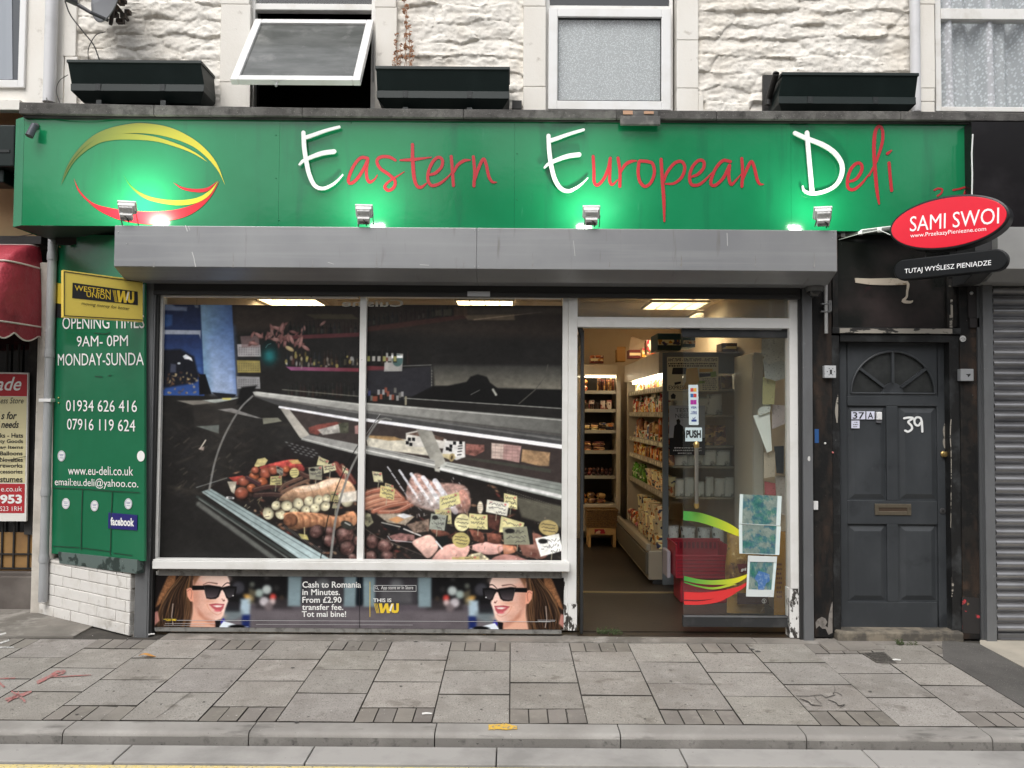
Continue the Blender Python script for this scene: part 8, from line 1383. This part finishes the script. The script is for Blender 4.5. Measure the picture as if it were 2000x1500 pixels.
q = MB(); stroke(q, [(1766, 817), (1776, 815.5), (1783, 817), (1774, 824), (1780, 831), (1781, 838), (1774, 843), (1768, 841)], 4.2, PD9, .002, .002, 50); stroke(q, [(1799, 825), (1794, 831), (1788, 829), (1786, 821), (1790, 815.5), (1797, 816), (1800, 822), (1801, 832), (1801.5, 843)], 4.2, PD9, .002, .002, 50); q.build('painted_numeral', m_wlet, dr_o)
q = MB(); ppoly(q, [(1663, 803.5), (1690, 803.5), (1690, 819), (1663, 819)], PD9, .004, .003); ppoly(q, [(1692.5, 803.5), (1708, 803.5), (1708, 819), (1692.5, 819)], PD9, .004, .003); ppoly(q, [(1663, 821.5), (1679, 821.5), (1679, 836.5), (1663, 836.5)], PD9, .004, .003); q.build('number_tile', cm('tile_white', (214, 216, 232), .3), dr_o)
q = MB(); tbox(q, '37', PD9, 1665.5, 805, 1688, 818, off=.0055, bold=.01); tbox(q, 'A', PD9, 1695, 805.3, 1705.5, 817.5, off=.0055, bold=.01)
for y_, xa, xb in ((824, 1668, 1675), (828.5, 1666, 1676), (832.5, 1666, 1675)): scrib(q, PD9, xa, y_, xb, y_ + 1.6, .0055)
q.build('tile_lettering', m_btx, dr_o)
q = MB(); a, b_, z0, z1 = RC(1712.5, 804.5, 1723, 820, YD9 - .02); q.box(a, b_, YD9 - .022, YD9 + .002, z0, z1); q.build('door_bell', cm('bell_white', (222, 222, 222), .3), dr_o, bevel=.005); q = MB(); a, b_, z0, z1 = RC(1712.5, 819, 1723, 826, YD9 - .015); q.box(a, b_, YD9 - .012, YD9 + .002, z0, z1); q.build('bell_base', cm('bell_grey', (96, 96, 100), .4), dr_o, bevel=.003)
m_brz = mat('aged_brass', (.20, .17, .125), .4, .7, layers=[((.10, .085, .06), 12, .5, .7)]); q = MB(); a, b_, z0, z1 = RC(1708, 984, 1779, 1006, YD9); frame(q, a, b_, z0, z1, .026, YD9 - .008, .009); q.build('letterbox', m_brz, dr_o, bevel=.002); q = MB(); q.box(a + .02, b_ - .02, YD9 - .002, YD9 + .0015, z0 + .02, z1 - .02); q.build('letterbox_flap', mat('brown_flap', (.10, .07, .05), .4, .5), dr_o)
q = MB(); c_ = at(1842.5, 887, YD9); q.lathe((c_.x, YD9, c_.z), [(.020, .0), (.020, -.006), (.012, -.01), (.019, -.022), (.016, -.03), (.006, -.033)], 18, 'Y'); q.build('door_knob', mat('brass', (.6, .42, .16), .3, .9), dr_o, smooth=40)
q = MB(); c_ = at(1841, 998, YD9); q.lathe((c_.x, YD9, c_.z), [(.021, .0), (.020, -.005), (.015, -.006)], 18, 'Y'); q.build('keyhole_plate', mat('dull_steel', (.12, .12, .12), .4, .7), dr_o); q = MB(); q.box(c_.x - .007, c_.x + .007, YD9 - .0075, YD9 - .006, c_.z - .008, c_.z + .006); q.build('keyhole', m_rub, dr_o)
q = MB(); PR_ = F_(YD9); stroke(q, [(1846, 828), (1845, 840), (1846, 852), (1845, 864), (1846, 874)], [3, 7, 6, 7, 4], PR_, .0015, .001, 20); q.build('bare_patch', mat('flaked_white', None), dr_o)
q = MB(); stroke(q, [(1636.5, 770), (1634, 800), (1635, 825)], [1, 6, 2], F_(.055), .0015, .001, 14); stroke(q, [(1857.5, 820), (1856, 850), (1858, 900), (1857, 1030)], [2, 2, 1.5, 1], F_(.055), .0015, .001, 14); stroke(q, [(1859, 1128), (1861, 1145), (1859, 1165)], [2, 4, 2], F_(.055), .0015, .001, 14); q.build('flake_strip', mat('flaked_white', None), en)
q = MB(); P_ = F_(.045); ppoly(q, [(1593, 1215), (1598, 1209), (1605, 1205), (1612, 1208), (1616, 1215), (1612, 1222), (1617, 1226), (1619, 1200), (1624, 1180), (1626, 1175), (1626, 1236), (1618, 1240), (1613, 1228), (1606, 1228), (1600, 1222), (1594, 1228)], P_, .002, .002); q.build('bare_render', mat('bare_render', (.22, .20, .18), .8, layers=[((.1, .09, .08), 20, .5, .65)]), en)
q = MB(); ppoly(q, [(1879, 1166), (1914, 1168), (1914, 1238), (1880, 1236)], P_, .001, .001); q.build('paint_damage', mat('paint_damage', (.022, .02, .02), .5, layers=[((.45, .04, .05), 11, .56, .6), ((.35, .2, .09), 9, .64, .67)]), en)
q = MB(); a, b_, z0, z1 = RC(1634, 1233, 1880, 1242, .02); q.box(a, b_, .0, .16, -.02, z0 + (z1 - z0)); o = q.build('door_step', mat('worn_step', (.22, .19, .145), .8, layers=[((.08, .072, .06), 8, .42, .6)], bumps=[(30, .5)]), bevel=.012); tag(o, 'worn buff stone step under the dark grey door', 'step')
# small fittings on the black surround
q = MB(); a, b_, z0, z1 = RC(1610.5, 714, 1633, 738, .01); q.box(a, b_, .008, .05, z0, z1); sw = q.build('key_switch', cm('switch_grey', (186, 188, 190), .4), bevel=.003); tag(sw, 'pale grey key switch box left of the grey door', 'switch'); q = MB(); ppoly(q, [(1621, 722), (1625, 722), (1625, 731), (1621, 731)], F_(.008), .001, .001)
for k in range(6): t = k * 1.05; ppoly(q, [(1623 + 7 * math.cos(t) - .8, 726 + 7 * math.sin(t) - .8), (1623 + 7 * math.cos(t) + .8, 726 + 7 * math.sin(t) - .8), (1623 + 7 * math.cos(t) + .8, 726 + 7 * math.sin(t) + .8), (1623 + 7 * math.cos(t) - .8, 726 + 7 * math.sin(t) + .8)], F_(.008), .001, .001)
q.build('key_slot', m_rub, sw)
q = MB(); a, b_, z0, z1 = RC(1876, 720.5, 1901.5, 744, .01); q.box(a, b_, .008, .05, z0, z1); sw = q.build('key_switch', cm('switch_grey2', (150, 152, 154), .4), bevel=.003); tag(sw, 'darker grey key switch box right of the grey door', 'switch'); q = MB(); ppoly(q, [(1886, 731), (1896, 730), (1895, 733), (1891, 737), (1890, 733)], F_(.008), .001, .001); q.build('key_slot', m_dkm, sw)
q = MB(); c_ = at(1881, 661.5, .04); q.lathe((c_.x, .045, c_.z), [(.021, 0), (.021, -.004)], 18, 'Y'); o = q.build('round_disc', cm('disc_white', (200, 200, 198), .4)); tag(o, 'small white round disc above the right key switch', 'disc'); q = MB(); stroke(q, [(1877, 661), (1881, 660), (1885, 661.5), (1884, 664), (1880, 664)], 1, F_(.041), .001, .0005, 10); q.build('disc_print', cm('disc_grey', (110, 110, 112), .5), o)
q = MB(); a, b_, z0, z1 = RC(1588, 978.5, 1597, 995.5, .04); q.box(a, b_, .03, .045, z0, z1); o = q.build('small_plate', cm('plate_white', (216, 216, 214), .4), bevel=.002); tag(o, 'small white plate on the black pilaster beside the right shutter post', 'plate'); q = MB(); a, b_, z0, z1 = RC(1591, 838, 1599, 865, .044); q.box(a, b_, .042, .0445, z0, z1); tag(q.build('blue_tag', cm('blue_tag', (40, 84, 140), .5)), 'worn blue tag on the black pilaster by the right shutter post', 'tag')
for i_, (px, py, rr2, lb) in enumerate(((1612, 866, .008, 'white paint fleck on the black pilaster, level with the brass knob'), (1627, 884, .007, 'pinkish screw cap on the black door frame edge'))): q = MB(); c_ = at(px, py, .04); q.ball((c_.x, .044, c_.z), rr2, col=None); tag(q.build('paint_fleck', cm('fleck_%d' % i_, ((214, 214, 210), (190, 110, 104))[i_], .5)), lb, 'fleck')
# cctv dome, conduit
cd_ = thing('security_camera', 'dark dome security camera under the right end of the shutter box', 'camera', at(1591, 572, -.05)); c_ = at(1591, 566, -.06); q = MB(); q.lathe((c_.x, c_.y, c_.z), [(.058, .03), (.058, .0), (.052, -.012)], 22); q.build('housing', cm('cctv_grey', (96, 96, 94), .4), cd_, smooth=40); q = MB(); q.ball((c_.x, c_.y, c_.z - .008), .046, .048, 20, 12); q.build('dome', mat('smoked_dome', (.02, .02, .02), .08, spec=.8), cd_, smooth=180)
cn = thing('conduit', 'pale metal tube clamped beside the security camera', 'conduit', at(1613, 650, .0)); q = MB(); p0, p1 = at(1613, 556, .005), at(1613, 651, .005); q.tube([(p0.x, .005, p1.z), (p0.x, .005, p0.z)], .0125, 14); q.build('tube', cm('pale_metal', (176, 176, 174), .35, metal=.4), cn, smooth=40); q = MB(); a, b_, z0, z1 = RC(1605, 590, 1624, 596, -.01)
for c4 in ((1605, 592, 1624, 595), (1604, 607, 1622, 610), (1619, 587, 1625, 608)): pb(q, *c4, -.012, .03)
q.build('clamp', cm('clamp_grey', (120, 120, 120), .4, metal=.5), cn, bevel=.002)
# right neighbour: fascia, shutter box, guide, slats
rn = thing('neighbour_shopfront', 'closed neighbouring shopfront with black fascia at the right edge', 'shopfront', (3.2, 0, 0))
q = MB(); a = X(1899, -.12, 340); q.box(a, 5.5, -.12, .3, Z(443, -.12, 1950), Z(238, -.12, 1950)); q.box(a - .001, a + .006, -.14, -.1205, Z(410, -.14, 1900), Z(262, -.14, 1900)); q.build('black_fascia', mat('black_fascia_sheet', (.010, .009, .010), .25, spec=.22, layers=[((.022, .02, .022), 2, .45, .65)], bumps=[(1.2, .08, (1, 1, 1), .05)]), rn, bevel=.002)
q = MB(); q.tube([at(1900, 262, -.15), at(1898, 300, -.15), at(1899, 340, -.15), at(1898, 400, -.15)], .005, 6); q.build('white_trim', m_upvc, rn)
m_rbx = mat('grey_box_paint', (.36, .36, .35), .5, .2, layers=[((.30, .30, .29), 2, .45, .7)]); q = MB(); a = X(1949, -.27, 490); zt2, zm2, zl2 = Z(443, -.27, 1970), Z(525, -.27, 1970), Z(552, -.1, 1970); prof = [(-.119 + .3, zt2), (-.27, zt2), (-.27, zm2), (-.13, zl2), (.18, zl2)]; k = len(prof)
q.add([(xx, y, z) for xx in (a, 5.5) for y, z in prof], [tuple(range(k)), tuple(range(2 * k - 1, k - 1, -1))] + [(j, j + k, (j + 1) % k + k, (j + 1) % k) for j in range(k)]); q.build('shutter_casing', m_rbx, rn, bevel=.003)
q = MB(); a0 = X(1903, -.20, 490); prof2 = [(y + .06 if y < .1 else y, z - .004) for y, z in prof]; q.add([(xx, y, z) for xx in (a0, a - .001) for y, z in prof2], [tuple(range(k)), tuple(range(2 * k - 1, k - 1, -1))] + [(j, j + k, (j + 1) % k + k, (j + 1) % k) for j in range(k)]); q.build('casing_end', mat('charcoal_end', (.055, .056, .058), .5, .2, layers=[((.3, .3, .3), 50, .76, .77)]), rn, bevel=.003)
q = MB(); pb(q, 1924, 553, 1943, 1254, .0, .12); q.build('guide_post', m_post, rn, bevel=.002); q = MB(); pb(q, 1912.5, 560, 1923.7, 1254, .03, .1); q.build('guide_side', mat('dark_post_paint', (.07, .073, .076), .5), rn)
q = MB(); a = X(1943.3, .04, 900); pz = (Z(580, .05, 1970) - Z(1240, .05, 1970)) / 32.0; zz = Z(1236, .05, 1970); P = []; 
for i in range(33):
    for t in (0, .14, .28, .42, .56, .70, .84, .92): P.append((.055 - .024 * math.sin(math.pi * min(t / .84, 1)) + (.012 if t > .83 else 0), zz + (i + t) * pz))
q.add([(xx, y, z) for y, z in P for xx in (a, 5.5)], [(2 * i, 2 * i + 1, 2 * i + 3, 2 * i + 2) for i in range(len(P) - 1)]); q.build('shutter_slats', mat('galvanised', (.34, .34, .35), .36, .75, layers=[((.22, .22, .23), 6, .45, .7, (.4, 1, 1)), ((.1, .1, .1), 50, .72, .76)]), rn, smooth=60)
q = MB(); q.box(a, 5.5, .03, .07, Z(1252, .04, 1970), zz - .001); q.box(a + .01, 5.5, .02, .0295, Z(1249, .04, 1970), Z(1246, .04, 1970)); q.build('bottom_rail', mat('galv_dark', (.16, .16, .165), .45, .6), rn, bevel=.003)
q = MB(); pb(q, 1894, 620, 1914, 640, .03, .02); pb(q, 1891, 528, 1912, 620, .035, .012); q.build('lock_bracket', mat('lock_black', (.03, .026, .026), .5, .3), rn, bevel=.003); q = MB(); c_ = at(1899, 572, .02); q.ball((c_.x, .03, c_.z), .012); q.build('bolt', mat('zinc', (.5, .5, .5), .4, .8), rn)
# oval projecting sign
oa, ob_ = Vector((2.425, -.17, 0)), Vector((2.96, -.68, 0)); POv = Pl(oa, (ob_ - oa)); ov = thing('oval_sign', 'red oval projecting sign lettered Sami Swoi', 'sign', (2.7, -.4, 2.4))
cL, cR, cTp, cBt = POv.hit(1736.5, 452.5), POv.hit(1972, 414.5), POv.hit(1862, 380), POv.hit(1850, 487.5); cc = (cL + cR) / 2; ax = (cR - cL).length / 2; az = (cTp.z - cBt.z) / 2; cc.z = (cTp.z + cBt.z) / 2
def oval(s, off, n=64): return [cc + POv.u * (ax * s * math.cos(t)) + POv.v * ((az - ax * (1 - s)) * math.sin(t)) + POv.n * off for t in np.linspace(0, 2 * math.pi, n + 1)[:-1]]
if POv.u.dot(Vector((1, 0, 0))) < 0: pass
q = MB(); q.prism(oval(1.0, .0), -POv.n * .11); q.build('rim', mat('black_rim', (.012, .012, .013), .35), ov, bevel=.01); m_or = mat('lit_red_acrylic', (.72, .008, .028), .18, emit=.16, bumps=[(1.5, .05, (1, 1, 1), .05)]); q = MB(); q.prism(oval(.955, .004), -POv.n * .006); q.build('face', m_or, ov, bevel=.002)
q = MB(); txt(q, 'SAMI SWOI', POv, (1777, 452.5), (1951, 436.5), (1777.5, 423), off=.007, bold=0); q.build('lettering', mat('lit_white', (.9, .9, .9), .3, emit=.15), ov)
q = MB(); txt(q, 'www.PrzekazyPieniezne.com', POv, (1778, 466.5), (1926, 453), (1778, 456.5), off=.007, bold=0); q.build('small_lettering', MATS['lit_white'], ov)
q = MB(); p0, p1 = at(1632, 460, .1), POv.hit(1745, 446, -.05); q.tube([p0, p1], .0155, 14); q.build('bracket_tube', m_alud, ov, smooth=40); q = MB(); up_ = Vector((0, -.004, .013)); q.tube([p0 + up_, p1 + up_], .006, 8)
for t in (.15, .45, .78): m_ = p0.lerp(p1, t); dd = (p1 - p0).normalized() * .014; q.tube([m_ - dd, m_ + dd], .0175, 14)
q.build('white_cable', m_upvc, ov); q = MB(); q.tube([p0 + Vector((.02, -.01, -.03)), p0.lerp(p1, .4) + Vector((0, -.02, -.012)), p0.lerp(p1, .75) + Vector((0, -.02, -.004)), p0.lerp(p1, .95) + Vector((0, -.02, -.05)), p1 + Vector((0, -.01, -.06))], .003, 6); q.build('loose_wire', m_upvc, ov)
hs_ = thing('hanging_sign', 'black pill-shaped sign with white Polish lettering, hanging under the red oval sign', 'sign', (2.7, -.4, 2.15)); lc, rc_ = POv.hit(1766, 526), POv.hit(1944, 508.5); hz = (POv.hit(1855, 497).z - POv.hit(1855, 538.5).z) / 2; zc_ = (lc.z + rc_.z) / 2; lc.z = rc_.z = zc_
def pill(r, off): return [rc_ + POv.u * (r * math.cos(t)) + POv.v * (r * math.sin(t)) + POv.n * off for t in np.linspace(-math.pi / 2, math.pi / 2, 14)] + [lc + POv.u * (-r * math.cos(t)) + POv.v * (-r * math.sin(t)) + POv.n * off for t in np.linspace(-math.pi / 2, math.pi / 2, 14)]
q = MB(); q.prism(pill(hz, 0), -POv.n * .06); q.build('body', mat('black_pill', (.008, .009, .010), .4, spec=.25), hs_, bevel=.008); q = MB(); txt(q, 'TUTAJ WYŚLESZ PIENIĄDZE', POv, (1766.5, 537), (1935.5, 520.5), (1767, 522), off=.003, bold=0); q.build('lettering', MATS['lit_white'], hs_); q = MB(); q.tube([POv.hit(1810, 485, -.05), POv.hit(1806, 512, -.03)], .004, 6); q.tube([POv.hit(1868, 485, -.05), POv.hit(1868, 512, -.03)], .004, 6); q.build('hanger', m_cab, hs_)

# ================================================================ the street behind the camera: unseen, roofline shaped for patchy reflections in the sign
op = thing('reflected_terrace', 'pale terrace across the street behind the camera, seen only in reflections and shaped for them', 'building', (0, -15, 0)); R = random.Random(1); fr_ = MB()
for (a, b_, h) in ((-26, -13, 7.5), (-13, -9.2, 6.1), (-8.4, -6.6, 5.3), (-6.6, -1.6, 6.3), (-1.6, -.9, 8.6), (-.9, 1.5, 7.3), (1.9, 3.0, 6.2), (3.0, 9.5, 8.8), (9.5, 12, 6.8), (12, 26, 8.4)):
    q = MB(); q.box(a, b_, -18, -14.5 - R.uniform(0, .3), -.2, h); q.build('wall', mat('buff_render', (.36, .33, .29), .8), op); n_ = int((b_ - a) / 1.9)
    for i in range(n_):
        for z in (3.1, 5.7):
            x_ = a + .4 + i * 1.9
            if z + 1.5 < h: q = MB(); q.box(x_, x_ + 1, -14.46, -14.42, z, z + 1.5); q.build('window', mat('dark_window', (.03, .035, .04), .1), op); q = MB(); q.box(x_ - .1, x_ + 1.1, -14.49, -14.461, z - .1, z + 1.6); q.build('window_surround', mat('surround_white', (.75, .75, .73), .6), op)
# shut the building volume above and behind so that light cannot leak in
q = MB(); q.box(-6.5, 5.5, .46, .48, ZT, ZT + .6); q.box(-6.5, 5.5, 2.21, 2.25, 2.75, ZT + .6); q.box(-6.5, 5.5, .30, 2.21, ZT + .3, ZT + .4); q.box(X(440, .34), X(485, .34), .44, .46, 3.2, ZT); q.build('wall_core', m_black, bld)
q = MB()
q.box(-6.5, X(100, .4), .40, .44, Z(205, .4, 60), ZT)
for p0, p1 in ((X(100, .4), X(470, .4)), (X(748, .4, 100), X(1050, .4, 100)), (X(1330, .4, 100), X(1812, .4, 100))): q.box(p0, p1, .40, .44, 2.7, ZT)
q.box(X(1595, .3, 500), 5.5, .34, .36, -.05, 3.3); q.box(-6.5, X(100, .9, 500), .91, .93, -.05, 3.3); q.box(-3.42, -2.48, .9, .92, -.05, 3.3); q.build('wall_core', m_black, bld)
